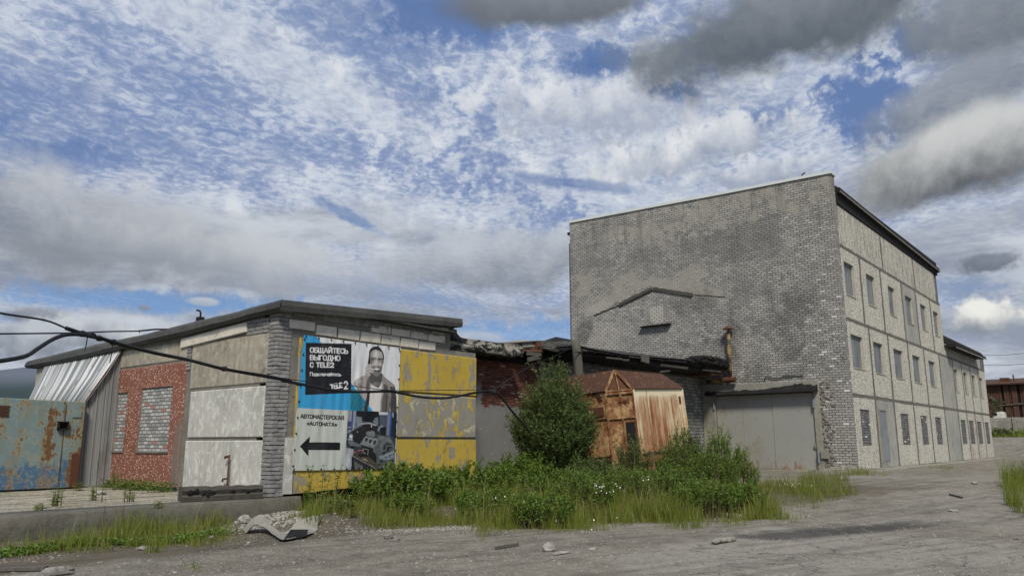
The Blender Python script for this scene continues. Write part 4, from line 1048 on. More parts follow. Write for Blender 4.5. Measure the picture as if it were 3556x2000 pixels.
# arm with rolled sleeve, partly under the cyan field
apf([(370, 690), (490, 800), (480, 950), (420, 1020), (300, 980), (170, 880), (200, 790), (280, 730)], (150, 146, 142))
asoft(250, 800, 70, 60, (176, 172, 168), .7)
for q in (((300, 740), (330, 800), (310, 900)), ((240, 830), (330, 930)), ((190, 900), (270, 985))): aline(q, 6, (96, 92, 90), .8)
apf([(380, 620), (470, 640), (490, 820), (430, 960), (400, 1140), (330, 1120), (280, 1020), (350, 860)], (156, 152, 148))
asoft(440, 850, 40, 160, (70, 68, 68), .8, 10); asoft(345, 1020, 30, 90, (186, 183, 178), .8, 20)
# neck and head
apf([(470, 620), (480, 820), (560, 890), (640, 915), (700, 800), (695, 640)], (78, 76, 76)); asoft(590, 850, 80, 40, (128, 126, 124), .7)
apf([(450, 300), (465, 200), (530, 140), (620, 125), (700, 190), (742, 290), (738, 400), (700, 420), (640, 280), (500, 300), (480, 420), (445, 430)], (26, 25, 28))
head = apf([(480, 330), (495, 230), (560, 190), (640, 205), (700, 240), (722, 340), (722, 450), (700, 600), (640, 695), (590, 705), (535, 670), (500, 560), (478, 440)], (160, 157, 154))
asoft(590, 280, 80, 60, (188, 185, 182), .9, 0, head); asoft(500, 480, 30, 160, (112, 108, 106), .8, 0, head); asoft(715, 470, 26, 130, (96, 93, 92), .8, 0, head)
asoft(600, 470, 26, 60, (196, 193, 190), .9, 0, head); asoft(665, 470, 34, 30, (188, 185, 182), .8, 0, head); asoft(535, 470, 30, 26, (180, 177, 174), .7, 0, head)
apf([(510, 520), (560, 500), (600, 525), (650, 505), (700, 520), (700, 610), (650, 690), (590, 708), (535, 675), (505, 580)], (66, 64, 66), .6)
asoft(600, 625, 40, 16, (120, 116, 114), .6)
apf([(545, 545), (600, 540), (680, 545), (665, 600), (620, 620), (570, 600)], (30, 26, 28)); apf([(555, 552), (610, 548), (670, 555), (640, 578), (585, 578)], (226, 226, 222))
asoft(610, 604, 32, 10, (126, 118, 118), .8)
aline([(500, 382), (530, 355), (585, 362)], 11, (34, 32, 34)); aline([(630, 372), (680, 362), (712, 385)], 11, (34, 32, 34))
for ex in (540, 662): asoft(ex, 400, 28, 13, (200, 198, 196), 1); asoft(ex, 400, 12, 13, (38, 36, 38), 1); aline([(ex-28, 398), (ex, 385), (ex+28, 398)], 4, (50, 47, 48)); asoft(ex, 425, 26, 8, (118, 114, 112), .6)
aline([(612, 440), (600, 490), (575, 500)], 5, (110, 106, 104), .7); aline([(585, 503), (605, 508), (635, 500)], 5, (78, 74, 74), .8); aline([(520, 520), (555, 490)], 4, (110, 106, 104), .7)
apf([(722, 400), (740, 390), (738, 430), (720, 480)], (90, 86, 86))
# phone and hand: palm with four fingers
apf([(452, 330), (478, 340), (470, 480), (428, 495)], (20, 20, 24))
apf([(370, 640), (380, 560), (420, 505), (470, 540), (480, 640), (470, 700), (380, 700)], (168, 164, 160))
for q, wd in ((((430, 520), (455, 490), (505, 500)), 17), (((415, 565), (470, 545), (540, 575)), 18), (((430, 610), (480, 595), (520, 625)), 16), (((440, 480), (447, 500)), 11)):
    aline(q, wd+5, (84, 80, 80), .8); aline(q, wd, (186, 182, 178))
aline([(400, 640), (420, 760)], 5, (116, 112, 110), .6); asoft(395, 600, 20, 60, (190, 187, 183), .7)
# cyan film over the lower left of the figure
mcy = inside(AL([(110, 830), (540, 1395), (90, 1375), (90, 900)])) & (inside(smooth_poly(AL([(110, 960), (240, 980), (390, 1160), (385, 1260), (330, 1350), (400, 1390), (110, 1390), (95, 1200)]))))
lum = img.mean(-1, keepdims=True); tint = np.array(S(36, 126, 152)); img[mcy] = (tint*(0.35+lum*2.0))[mcy]
pf(AL([(430, 1260), (470, 1290), (540, 1395), (430, 1385)]), cyan)
for q in (((260, 1060), (150, 1160), (120, 1300)), ((300, 1100), (200, 1230), (190, 1330)), ((390, 1180), (260, 1260), (230, 1350)), ((370, 1280), (290, 1330))): aline(q, 6, (18, 74, 94), .8)
asoft(312, 1335, 10, 12, (16, 30, 38))
apf([(275, 1015), (400, 1020), (395, 1165), (330, 1110)], (158, 152, 148), sm=False)
# --- black card with lettering
pf([(166, 133), (593, 144), (588, 602), (160, 620)], (20, 22, 26))
soft(300, 560, 40, 8, (44, 46, 52), .7, -60); soft(330, 530, 60, 10, (38, 40, 46), .7, -55)
GL = {}
def gly(s, w, *st): GL[s] = (w, st)
o8 = [(.0, .2), (.18, 0), (.42, 0), (.6, .2), (.6, .8), (.42, 1), (.18, 1), (.0, .8), (.0, .2)]
gly('О', .6, o8); gly('O', .6, o8); gly('Б', .58, [(.55, 0), (0, 0), (0, 1), (.4, 1), (.57, .85), (.57, .58), (.4, .44), (0, .44)])
gly('Щ', .9, [(0, 0), (0, 1), (.8, 1)], [(.4, 0), (.4, 1)], [(.8, 0), (.8, 1), (.92, 1), (.92, 1.2)]); gly('А', .66, [(0, 1), (.28, 0), (.38, 0), (.66, 1)], [(.12, .7), (.54, .7)])
gly('A', .66, *GL['А'][1]); gly('Й', .62, [(0, 0), (0, 1), (.6, 0), (.6, 1)], [(.15, -.22), (.3, -.14), (.45, -.22)]); gly('Т', .58, [(0, 0), (.58, 0)], [(.29, 0), (.29, 1)]); gly('T', .58, *GL['Т'][1])
gly('Е', .5, [(.5, 0), (0, 0), (0, 1), (.5, 1)], [(0, .48), (.42, .48)]); gly('E', .5, *GL['Е'][1]); gly('С', .56, [(.56, .25), (.42, 0), (.16, 0), (0, .2), (0, .8), (.16, 1), (.42, 1), (.56, .75)])
gly('Ь', .55, [(0, 0), (0, 1), (.4, 1), (.55, .85), (.55, .58), (.4, .45), (0, .45)]); gly('В', .58, [(0, 0), (0, 1), (.42, 1), (.57, .85), (.57, .6), (.42, .47), (0, .47)], [(.42, .47), (.53, .36), (.53, .13), (.4, 0), (0, 0)])
gly('Ы', .8, *GL['Ь'][1], [(.8, 0), (.8, 1)]); gly('Г', .46, [(.46, 0), (0, 0), (0, 1)]); gly('Д', .72, [(.12, 1), (.2, 0), (.58, 0), (.58, 1)], [(0, 1.18), (0, 1), (.72, 1), (.72, 1.18)]); gly('Н', .58, [(0, 0), (0, 1)], [(.58, 0), (.58, 1)], [(0, .48), (.58, .48)])
gly('L', .44, [(0, 0), (0, 1), (.44, 1)]); gly('2', .54, [(0, .22), (.14, 0), (.4, 0), (.54, .2), (.5, .45), (0, 1), (.56, 1)]); gly('М', .74, [(0, 1), (0, 0), (.37, .7), (.74, 0), (.74, 1)]); gly('Р', .55, [(0, 1), (0, 0), (.4, 0), (.55, .15), (.55, .42), (.4, .56), (0, .56)])
gly('К', .56, [(0, 0), (0, 1)], [(.54, 0), (.05, .5), (.56, 1)]); gly('Я', .56, [(.56, 1), (.56, 0), (.15, 0), (0, .15), (0, .42), (.15, .55), (.56, .55)], [(.3, .55), (0, 1)]); gly('U', .6, [(0, 0), (0, .8), (.18, 1), (.42, 1), (.6, .8), (.6, 0)])
gly('«', .5, [(.25, .3), (0, .6), (.25, .9)], [(.5, .3), (.25, .6), (.5, .9)]); gly('»', .5, [(0, .3), (.25, .6), (0, .9)], [(.25, .3), (.5, .6), (.25, .9)]); gly(' ', .25)
gly('П', .56, [(0, 1), (0, 0), (.56, 0), (.56, 1)]); gly('о', .46, [(0, .5), (.12, .35), (.34, .35), (.46, .5), (.46, .85), (.34, 1), (.12, 1), (0, .85), (0, .5)]); gly('д', .5, [(.08, 1), (.14, .36), (.42, .36), (.42, 1)], [(0, 1.15), (0, 1), (.5, 1), (.5, 1.15)])
gly('к', .44, [(0, .35), (0, 1)], [(.42, .35), (.05, .66), (.44, 1)]); gly('л', .46, [(0, 1), (.14, .36), (.46, .36), (.46, 1)]); gly('ю', .66, [(0, .35), (0, 1)], [(0, .66), (.24, .66)], [(.24, .5), (.34, .35), (.56, .35), (.66, .5), (.66, .85), (.56, 1), (.34, 1), (.24, .85), (.24, .5)])
gly('ч', .42, [(0, .35), (0, .68), (.42, .68)], [(.42, .35), (.42, 1)]); gly('а', .44, [(0, .42), (.14, .35), (.34, .35), (.42, .45), (.42, 1)], [(.42, .65), (.1, .65), (0, .8), (.1, 1), (.42, .95)]); gly('й', .44, [(0, .35), (0, 1), (.44, .35), (.44, 1)], [(.12, .12), (.22, .2), (.32, .12)])
gly('т', .42, [(0, .38), (.42, .38)], [(.21, .35), (.21, 1)]); gly('е', .44, [(0, .66), (.44, .66), (.42, .42), (.3, .35), (.12, .35), (0, .5), (0, .85), (.12, 1), (.4, 1)]); gly('с', .4, [(.4, .48), (.3, .35), (.12, .35), (0, .5), (0, .85), (.12, 1), (.3, 1), (.4, .88)]); gly('ь', .4, [(0, .35), (0, 1), (.3, 1), (.4, .9), (.4, .75), (.3, .65), (0, .65)])
def text(s, x0, y0, x1, y1, x2, y2, wd, c, gap=.2, skew=0.0, cut=None):
    # from the top-left corner (x0, y0) along to the top-right (x1, y1), down to (x2, y2)
    tot = sum(GL[ch][0] for ch in s)+gap*(len(s)-1); u = 0
    ex = np.array([x1-x0, y1-y0])/tot; ey = np.array([x2-x0, y2-y0])
    for ch in s:
        w_, st = GL[ch]
        for pl in st:
            line([(x0+ex[0]*(u+a)+ey[0]*b, y0+ex[1]*(u+a)+ey[1]*b) for a, b in pl], wd, c)
        if cut and ch in 'ОБДЬСВЫДА2О': line([(x0+ex[0]*(u+w_*.5)+ey[0]*-.12, y0+ex[1]*(u+w_*.5)+ey[1]*-.12), (x0+ex[0]*(u+w_*.5)+ey[0]*1.12, y0+ex[1]*(u+w_*.5)+ey[1]*1.12)], 1.2, cut)
        u += w_+gap
wh = (214, 216, 216); bk = (20, 22, 26)
text('ОБЩАЙТЕСЬ', 209, 180, 556, 191, 209, 222, 5.0, wh, cut=bk); text('ВЫГОДНО', 209, 250, 484, 257, 209, 292, 5.0, wh, cut=bk); text('С TELE2', 209, 319, 424, 321, 209, 359, 5.0, wh, cut=bk)
text('Подключайтесь', 207, 410, 492, 412, 207, 440, 2.9, wh, .14)
text('TELE', 396, 524, 500, 508, 402, 564, 6.0, wh, .16); text('2', 524, 497, 553, 495, 526, 562, 6.0, wh)
# --- lower left: notice and arrow
pf([(82, 740), (566, 764), (528, 1316), (30, 1328)], (182, 188, 180))
text('АВТОМАСТЕРСКАЯ', 120, 801, 520, 818, 119, 834, 4.4, (28, 30, 34), .2); text('«AUTOНАТА»', 180, 870, 456, 882, 179, 900, 4.4, (28, 30, 34), .2)
pf([(110, 1097), (204, 1005), (201, 1060), (487, 1061), (485, 1133), (193, 1133), (189, 1190)], (18, 20, 24))
# --- lower right: workshop photograph
C = lambda q: ((1190+q[0]*.15873-1000)/.37267, (1410+q[1]*.15873-1140)/.37267)
CL = lambda qs: [C(q) for q in qs]
def cpf(p, c, k=1.0, sm=False): return pf(CL(p), c, sm, k)
def csoft(cx, cy, rx, ry, c, k=1.0, rot=0): x, y = C((cx, cy)); soft(x, y, rx*.4259, ry*.4259, c, k, rot)
def cline(p, wd, c, k=1.0): line(CL(p), wd*.4259, c, k)
photo = cpf([(120, 95), (1190, 125), (1135, 1375), (45, 1395)], (52, 56, 62))
cpf([(120, 95), (290, 100), (240, 520), (100, 600)], (136, 142, 148)); cpf([(205, 98), (235, 98), (215, 540), (175, 540)], (60, 80, 136)); cpf([(240, 100), (295, 100), (280, 480), (225, 480)], (128, 136, 142)); cpf([(110, 330), (185, 330), (180, 520), (105, 520)], (62, 74, 104)); cline([(110, 460), (180, 460)], 8, (168, 172, 176))
cpf([(45, 1395), (70, 900), (240, 940), (180, 1390)], (150, 156, 160)); csoft(110, 1200, 50, 160, (182, 188, 190), .7)
cpf([(300, 105), (795, 120), (780, 330), (640, 340), (430, 320), (400, 230), (310, 210)], (16, 17, 20))
cpf([(790, 125), (990, 130), (985, 190), (800, 190)], (188, 194, 198)); cpf([(800, 195), (985, 200), (960, 460), (830, 420)], (72, 82, 94)); cpf([(985, 135), (1045, 135), (1010, 650), (950, 640)], (104, 116, 130)); cpf([(1045, 135), (1085, 135), (1045, 660), (1010, 650)], (44, 74, 140)); cpf([(1085, 135), (1190, 130), (1170, 700), (1045, 660)], (30, 36, 44)); cline([(1100, 150), (1100, 230)], 12, (150, 160, 164))
cpf([(300, 225), (410, 240), (430, 340), (340, 460), (300, 450)], (118, 128, 136)); cpf([(775, 230), (700, 260), (660, 340), (770, 450)], (104, 114, 122))
cpf([(130, 700), (150, 600), (260, 500), (400, 430), (520, 380), (700, 410), (800, 480), (760, 600), (500, 640), (400, 850), (220, 850), (130, 780)], (34, 33, 36), sm=True)
cline([(360, 410), (450, 378), (580, 370), (720, 415)], 15, (150, 158, 168)); csoft(630, 435, 12, 24, (200, 204, 206)); csoft(180, 660, 44, 60, (150, 164, 170)); csoft(175, 665, 22, 26, (196, 208, 210)); csoft(790, 500, 22, 60, (140, 152, 158), .8, 20); cline([(170, 560), (300, 480), (420, 430)], 6, (112, 120, 128)); cline([(120, 720), (210, 735)], 14, (150, 160, 166))
cpf([(120, 740), (210, 760), (430, 860), (420, 890), (170, 860), (130, 820)], (92, 100, 106)); csoft(210, 900, 50, 32, (18, 18, 20)); csoft(320, 560, 12, 12, (190, 192, 190)); csoft(850, 440, 40, 26, (128, 136, 140)); cpf([(835, 460), (950, 470), (940, 650), (830, 620)], (18, 19, 22))
cpf([(520, 560), (680, 545), (710, 620), (690, 660), (540, 640)], (108, 114, 116), sm=True)
cpf([(500, 650), (780, 700), (830, 640), (1040, 670), (1130, 840), (1140, 1200), (1130, 1370), (740, 1360), (740, 1100), (660, 930), (370, 830)], (78, 84, 86))
cpf([(500, 650), (790, 710), (690, 915), (370, 835)], (112, 118, 118)); cpf([(740, 630), (1045, 670), (1090, 760), (880, 800), (830, 720)], (86, 92, 94))
for k in range(5): cline([(770+k*55, 650+k*8), (820+k*55, 730+k*8)], 5, (138, 144, 146))
for (cx, cy) in ((520, 735), (608, 765), (705, 795)): csoft(cx, cy, 54, 70, (150, 156, 158), 1, 25); csoft(cx, cy, 40, 56, (28, 30, 33), 1, 25); csoft(cx+14, cy+18, 16, 34, (86, 92, 96), .9, 25)
csoft(980, 900, 140, 150, (128, 134, 136)); csoft(985, 905, 120, 130, (30, 32, 35)); cline([(900, 1000), (980, 860), (1100, 880)], 9, (104, 110, 114)); cline([(940, 830), (960, 980)], 8, (92, 98, 102)); csoft(1050, 950, 36, 36, (84, 90, 94)); csoft(1050, 950, 16, 16, (24, 26, 28)); csoft(905, 1030, 34, 40, (20, 22, 24))
cpf([(380, 840), (660, 920), (740, 1100), (740, 1240), (560, 1090), (440, 1060), (450, 930)], (26, 24, 24)); cline([(455, 930), (560, 945), (545, 1070), (450, 1010), (455, 930)], 6, (136, 138, 136)); csoft(700, 970, 30, 50, (100, 98, 90))
cpf([(790, 1100), (1140, 960), (1135, 1130), (960, 1180), (820, 1150)], (124, 136, 140)); 
for (cx, cy, r) in ((960, 1130, 34), (1050, 1090, 36), (1120, 1050, 24)): csoft(cx, cy, r, r, (38, 42, 46)); csoft(cx+8, cy+6, r*.5, r*.5, (150, 162, 166))
for (cx, cy) in ((850, 1210), (1080, 1200), (950, 1290), (1090, 1290), (800, 1290)): csoft(cx, cy, 30, 40, (26, 28, 30)); csoft(cx+6, cy+30, 14, 10, (150, 158, 156), .8)
cpf([(200, 1090), (330, 1030), (560, 1100), (760, 1250), (740, 1365), (640, 1360)], (70, 64, 56)); cpf([(400, 1140), (520, 1150), (580, 1230)], (134, 126, 100)); cpf([(195, 1095), (240, 1085), (700, 1365), (250, 1380), (195, 1385)], (28, 29, 31)); cline([(210, 1085), (730, 1362)], 5, (150, 150, 146)); cpf([(250, 1200), (270, 1390), (440, 1380), (440, 1310)], (92, 94, 94))
for k in range(7): cline([(270+k*55, 1130+k*32), (265+k*55, 1220+k*32)], 6, (70, 72, 74))
cline([(150, 1090), (250, 1010), (350, 965), (450, 960)], 7, (164, 128, 122)); cline([(300, 985), (430, 975)], 12, (128, 52, 48))
cpf([(340, 1050), (540, 1040), (550, 1110), (360, 1100)], (22, 20, 20))
_n = np.random.default_rng(5).normal(0, 1, (N//3+2, N//3+2)); _n = np.kron(_n, np.ones((3, 3)))[:N, :N]; img[photo] *= (1+.13*_n[photo])[:, None]
wsh = np.clip(1+0.012*wr, .9, 1.1)
me = bpy.data.meshes.new('vinyl'); vo = np.stack([X, Yy, Zz], -1).reshape(-1, 3)-np.array([12.2, YB-.09, 1.0])
idx = np.arange(N*N).reshape(N, N); q = np.stack([idx[:-1, :-1], idx[1:, :-1], idx[1:, 1:], idx[:-1, 1:]], -1).reshape(-1, 4)
me.vertices.add(N*N); me.vertices.foreach_set('co', vo.ravel()); me.loops.add(q.size); me.loops.foreach_set('vertex_index', q.ravel()); me.polygons.add(len(q)); me.polygons.foreach_set('loop_start', np.arange(0, q.size, 4)); me.polygons.foreach_set('loop_total', np.full(len(q), 4)); me.polygons.foreach_set('use_smooth', np.ones(len(q), bool)); me.update(calc_edges=True)
ca_ = me.color_attributes.new('print', 'FLOAT_COLOR', 'POINT'); ca_.data.foreach_set('color', np.concatenate([np.clip(img, 0, 1).reshape(-1, 3), np.ones((N*N, 1))], 1).ravel())
def fn_vinyl():
    a = T.nodes.new('ShaderNodeAttribute'); a.attribute_name = 'print'; p = pos(); x, y, z = sep(p)
    c = mix(V(a.outputs['Color']), (0.2, 0.19, 0.17), ss(0.50, 0.75, noise(p, 1.5, 5, .6))*0.12)
    return dict(c=c, r=0.55, s=0.35, h=noise(xyz(x*5, 0.0, z*1.1), 1.0, 4, .6), hd=0.035, hs=.5)
me.materials.append(mat('printed_vinyl', fn_vinyl)); vo_ = bpy.data.objects.new('print', me); COL.objects.link(vo_); vo_.parent = bn
mb = MB()
def bq(u, v): return np.array([(1-v)*((1-u)*BC[0][i]+u*BC[1][i])+v*((1-u)*BC[3][i]+u*BC[2][i]) for i in (0, 1)])
for k in range(9):
    for (u, v) in ((.02+k*.12, .008), (.01, .03+k*.117), (.99, .03+k*.117), (.02+k*.12, .992)):
        x, z = bq(u, v); mb.box(x-.014, x+.014, YB-.115, YB-.07, z-.014, z+.014)
mb.build('nail', 'tar', bn, kind='stuff')
# ------------------------------------------------------------------ corrugated lean-to and painted steel container
YSIDE = 22.70
lt = thing('lean_to', (9.6, YSIDE, 0.45), 'lean-to porch of shiny corrugated sheets sloping from the workshop roof', 'lean-to')
Zl = lambda x, y: (x*.552, y*.552+1000)
XO = 9.22
lowL, lowR = at_x(*Zl(175, 693), XO), at_x(*Zl(560, 710), XO); topL, topR = at_x(*P1(250, 632), XL), at_x(*P1(1000, 484), XL)
mb = MB(); n = 340; vs = []
zR = at_y(309, 1392, YSIDE)
for i in range(n+1):
    t = i/n; prof_ = 0.026*math.sin(t*2*math.pi*34)
    brk = 0.03*sst(.18, .2, t)
    a = (XL-0.04-prof_, lerp(28.0, YSIDE-.12, t), lerp(topL[2], topR[2], t)); b = (XO-.06-prof_, lerp(lowL[1], YSIDE-.12, t), lerp(2.62, 2.70, t))
    m_ = tuple(lerp(a[k], b[k], .5)+(brk if k == 0 else 0) for k in range(3)); vs += [a, m_, b]
mb.add(vs, [(i*3+k, i*3+k+1, i*3+k+4, i*3+k+3) for i in range(n) for k in (0, 1)])
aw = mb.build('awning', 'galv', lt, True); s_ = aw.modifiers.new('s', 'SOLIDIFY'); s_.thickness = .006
mb = MB(); n = 84
def ridge(t):
    q = (t*5.0) % 1.0; return 0.028 if q < .18 else (0.006 if .45 < q < .5 or .7 < q < .75 else 0.0)
vs = []
for i in range(n+1):
    t = i/n; x = lerp(XL-.01, XO-.08, t); zt = lerp(topR[2]-.02, 2.66, min(1, t/1.0)); y = YSIDE-ridge(t)
    vs += [(x, y, .45), (x-.0, y, 1.55), (x, y+.012, 2.72 if zt > 2.72 else zt), (x, y, zt)]
mb.add(vs, [(i*4+k, (i+1)*4+k, (i+1)*4+k+1, i*4+k+1) for i in range(n) for k in range(3)])
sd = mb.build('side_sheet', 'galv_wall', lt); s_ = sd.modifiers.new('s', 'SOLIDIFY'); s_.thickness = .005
mb = MB(); mb.beam((XO-.05, YSIDE-.02, .45), (XO-.05, YSIDE-.02, 2.66), .05, .05); mb.beam((XO-.03, YSIDE, 2.62), (XO-.03, lowL[1], 2.60), .05, .05); mb.beam((XL-.02, YSIDE-.04, topR[2]-.05), (XO-.06, YSIDE-.04, 2.68), .04, .05); mb.build('frame', 'rust', lt)
ctn = thing('storage_container', (7.0, 22.5, 0.45), 'rusty peeling teal and blue steel container standing on the platform', 'container')
CY = 22.42; cr = at_y(289, 1395, CY); cl_ = at_y(0, 1380, CY)
mb = MB(); XR = 9.10
mb.hexa([(4.6, CY, .46), (XR, CY, .46), (XR, CY+2.3, .46), (4.6, CY+2.3, .46)], [(4.6, CY, cl_[2]+.03), (XR, CY, cr[2]), (XR, CY+2.3, cr[2]+.02), (4.6, CY+2.3, cl_[2]+.05)])
mb.build('body', 'container', ctn, bevel=.02)
mb = MB(); p = at_y(*Zl(8, 775), CY)
for k in range(7): mb.box(p[0]-.22, p[0]+.16, CY-.03, CY+.0, p[2]-.10+k*.032, p[2]-.082+k*.032)
mb.box(p[0]-.24, p[0]+.18, CY-.02, CY-.001, p[2]-.13, p[2]-.105); mb.box(p[0]-.24, p[0]+.18, CY-.02, CY-.001, p[2]+.12, p[2]+.145); mb.build('vent_grille', 'rust', ctn)
mb = MB(); a, b = at_y(*Zl(362, 838), CY), at_y(*Zl(422, 893), CY); x0, x1_, z0, z1 = a[0], b[0], b[2], a[2]
for (u0, u1, v0, v1) in ((x0, x1_, z1-.03, z1), (x0, x1_, z0, z0+.03), (x0, x0+.03, z0, z1), (x1_-.03, x1_, z0, z1)): mb.box(u0, u1, CY-.10, CY-.001, v0, v1)
mb.build('lock_box', 'tar', ctn); mb = MB(); mb.box(x0+.02, x1_-.02, CY-.012, CY-.002, z0+.02, z1-.02); mb.build('lock_recess', 'dark', ctn)
mb = MB(); a, b = at_y(*Zl(455, 772), CY), at_y(*Zl(512, 818), CY); mb.box(a[0], b[0], CY-.02, CY-.002, b[2], a[2]); mb.box(a[0]+.02, b[0]-.02, CY-.03, CY-.015, b[2]+.02, a[2]-.02); mb.build('hasp_plate', 'container', ctn, bevel=.005)
mb = MB(); mb.box(8.60, 8.615, CY-.012, CY-.001, .5, 2.62); mb.box(8.88, 9.09, CY-.014, CY-.002, .47, 1.32, .004); mb.build('patch_plate', 'rust', ctn)

# ------------------------------------------------------------------ platform
pl = thing('loading_platform', (7, YB, 0.0), 'worn concrete loading platform with weathered board deck beside the workshop', 'platform')
mb = MB(); n = 56; x_a, x_b = -4.0, 10.75; vs = []
for i in range(n+1):
    x = lerp(x_a, x_b, i/n); yf = 14.90-0.03*mnoise.noise(Vector((x*.8, 0, 0)))-sst(7.6, 5.5, x)*-.0-(.34*(1-sst(5.2, 7.8, x))); q = mnoise.noise(Vector((x*2.3, 4, 0)))*.015; q2 = mnoise.noise(Vector((x*3.1, 9, 0)))*.02
    vs += [(x, yf-.02+q2, -.4), (x, yf-.015+q, .20), (x, yf+q2, .41+q*.3), (x, yf+.05+q, .45+q*.2), (x, 15.42+q, .452+q*.2), (x, 15.44, .3)]
m = 6; mb.add(vs, [(i*m+k, (i+1)*m+k, (i+1)*m+k+1, i*m+k+1) for i in range(n) for k in range(m-1)])
mb.add([(x_b, 14.88, -.4), (x_b, 15.44, -.4), (x_b, 15.44, .45), (x_b, 14.9, .45)], [(0, 1, 2, 3)])
mb.build('edge', 'kerb', pl, True)
mb = MB(); y = 15.46
while y < 23.2:
    h = .26; x = -4
    while x < XL-.02:
        L_ = random.uniform(2.2, 4.2); e = min(XL-.02, x+L_)
        mb.box(x, e-.02, y, y+h-.05-random.uniform(0, .05), .2, .425+random.uniform(-.02, .025), .012); x += L_
    y += h
mb.build('deck', 'deck', pl, bevel=.012)
mb = MB(); mb.box(-4, XL, 15.44, 30, -.2, .40); mb.build('fill', 'tar', pl)
# tarred timber lying on the edge
bm_ = thing('timber_beam', (9.0, 15.1, .45), 'charred black timber beam lying on the platform edge', 'beam')
mb = MB(); ZL = lambda x, y: (x*.5047, 1600+y*.5047)
a = at_z(*ZL(1250, 285), .45); b = at_z(*ZL(1808, 258), .45); ux = (b-a)/np.linalg.norm(b-a); nrm = np.array([-ux[1], ux[0], 0]); L_ = np.linalg.norm(b-a); n = 30; vs = []
for i in range(n+1):
    t = i/n; c0 = a+ux*L_*t; h = .295-.02*t+.02*mnoise.noise(Vector((t*9, 1, 2))); w0 = .015*mnoise.noise(Vector((t*14, 5, 2)))
    for (d, z) in ((0+w0, .01), (-.012+w0*.5, .10), (.035+w0, .13), (-.005, h*.75), (.02, h), (.24, h+.01*w0), (.27, .02)):
        p = c0+nrm*d; vs.append((p[0], p[1], .45+z))
m = 7; fs = [(i*m+k, (i+1)*m+k, (i+1)*m+(k+1) % m, i*m+(k+1) % m) for i in range(n) for k in range(m)]+[tuple(range(m)), tuple(n*m+k for k in range(m-1, -1, -1))]
mb.add(vs, fs); mb.build('timber', 'wood_beam', bm_)
mb = MB()
for (t, r) in ((.10, .09), (.17, .07), (.27, .09), (.33, .12), (.62, .05), (.8, .06)):
    c0 = a+ux*L_*t-nrm*.0; mb.rock((c0[0], c0[1], .45+.17+random.uniform(-.03, .04)), (r, .012, r*.8), int(t*100))
mb.build('tar_blotch', 'tar', bm_, True)
# thin rusty standpipe against the white panel
sp = thing('standpipe', (XL-.12, 16.9, .5), 'thin rusty upright pipe with taps in front of the whitewashed panel', 'pipe')
t1 = at_x(*Z2(335, 985), XL-.12); t2 = at_x(*Z2(322, 1170), XL-.12)
mb = MB(); mb.tube([(XL-.12, t2[1], .5), (XL-.12, t2[1], t2[2]), (XL-.12, t1[1], t1[2])], .022, 8); mb.build('riser', 'rust', sp, True)
mb = MB(); mb.tube([(XL-.12, t1[1], t1[2]-.04), (XL-.12, t1[1]+.16, t1[2]-.05), (XL-.12, t1[1]+.17, t1[2]-.09)], .028, 7); mb.build('upper_elbow', 'rust', sp); z = at_x(*Z2(300, 1130), XL-.12)[2]; mb = MB(); mb.tube([(XL-.12, t2[1], z+.02), (XL-.12, t2[1]+.20, z+.0), (XL-.12, t2[1]+.22, z-.06)], .022, 7); mb.build('lower_elbow', 'rust', sp)

# ------------------------------------------------------------------ shed between the two buildings
sh = thing('shed', (25, YS, .3), 'long low shed with sagging black tarred roof between workshop and warehouse', 'shed')
mb = MB(); mb.box(16.67, 21.3, YS, YS+.3, -.1, 4.55); mb.build('plastered_wall', 'red_brick', sh)
mb = MB(); mb.box(21.3, XT-.01, YS+.0, YS+.3, 0, 4.75); mb.build('brick_wall', 'shed_brick', sh)
QC = lambda x, y: (1620+x*.1941, 1130+y*.1941); QD = lambda x, y: (2040+x*.1941, 1130+y*.1941)
def edge_strip(mb, top, bot, Y, step=.12, jit=.03, back=1.2, rise=.0, ztop=None):
    t = [at_y(*q, Y) for q in top]; b = [at_y(*q, Y) for q in bot]; tp = [(p[0], p[2]) for p in t]; bp = [(p[0], p[2]) for p in b]
    x0 = max(tp[0][0], bp[0][0]); x1_ = min(tp[-1][0], bp[-1][0]); n = max(2, int((x1_-x0)/step)); vs = []
    for i in range(n+1):
        x = lerp(x0, x1_, i/n); zt, zb = prof(tp, x), prof(bp, x); h = zt-zb
        j = lambda k: jit*mnoise.noise(Vector((x*4, k*3.7, Y)))
        vs += [(x, Y+back, zb+j(9)*.5), (x, Y+.02+j(0), zb+j(1)*1.2), (x, Y-.03+j(2), zb+h*.35+j(3)*.3), (x, Y+j(4), zb+h*.7), (x, Y+.02, zt+j(5)*.6), (x, Y+back, zt+rise)]
    m = 6; mb.add(vs, [(i*m+k, (i+1)*m+k, (i+1)*m+(k+1) % m, i*m+(k+1) % m) for i in range(n) for k in range(m)]+[tuple(range(m)), tuple(n*m+k for k in range(m-1, -1, -1))])
    return tp, bp
mb = MB(); edge_strip(mb, [P2(2080, 478), P2(2160, 482), QC(0, 232), QC(300, 268), QC(640, 322), QC(930, 335), QC(1010, 370)], [P2(2060, 622), P2(2160, 615), QC(0, 458), QC(200, 465), QC(640, 520), QC(930, 552), QC(1060, 562)], 15.5, .10, .022, 1.2, .12)
mb.build('slab_edge', 'flaky', sh)
mb = MB(); edge_strip(mb, [QC(930, 330), QC(1100, 300), QC(1290, 270)], [QC(1000, 420), QC(1150, 425), QC(1290, 425)], 15.9, .08, .04, .8, .1); mb.build('plaster_lump', 'concrete', sh)
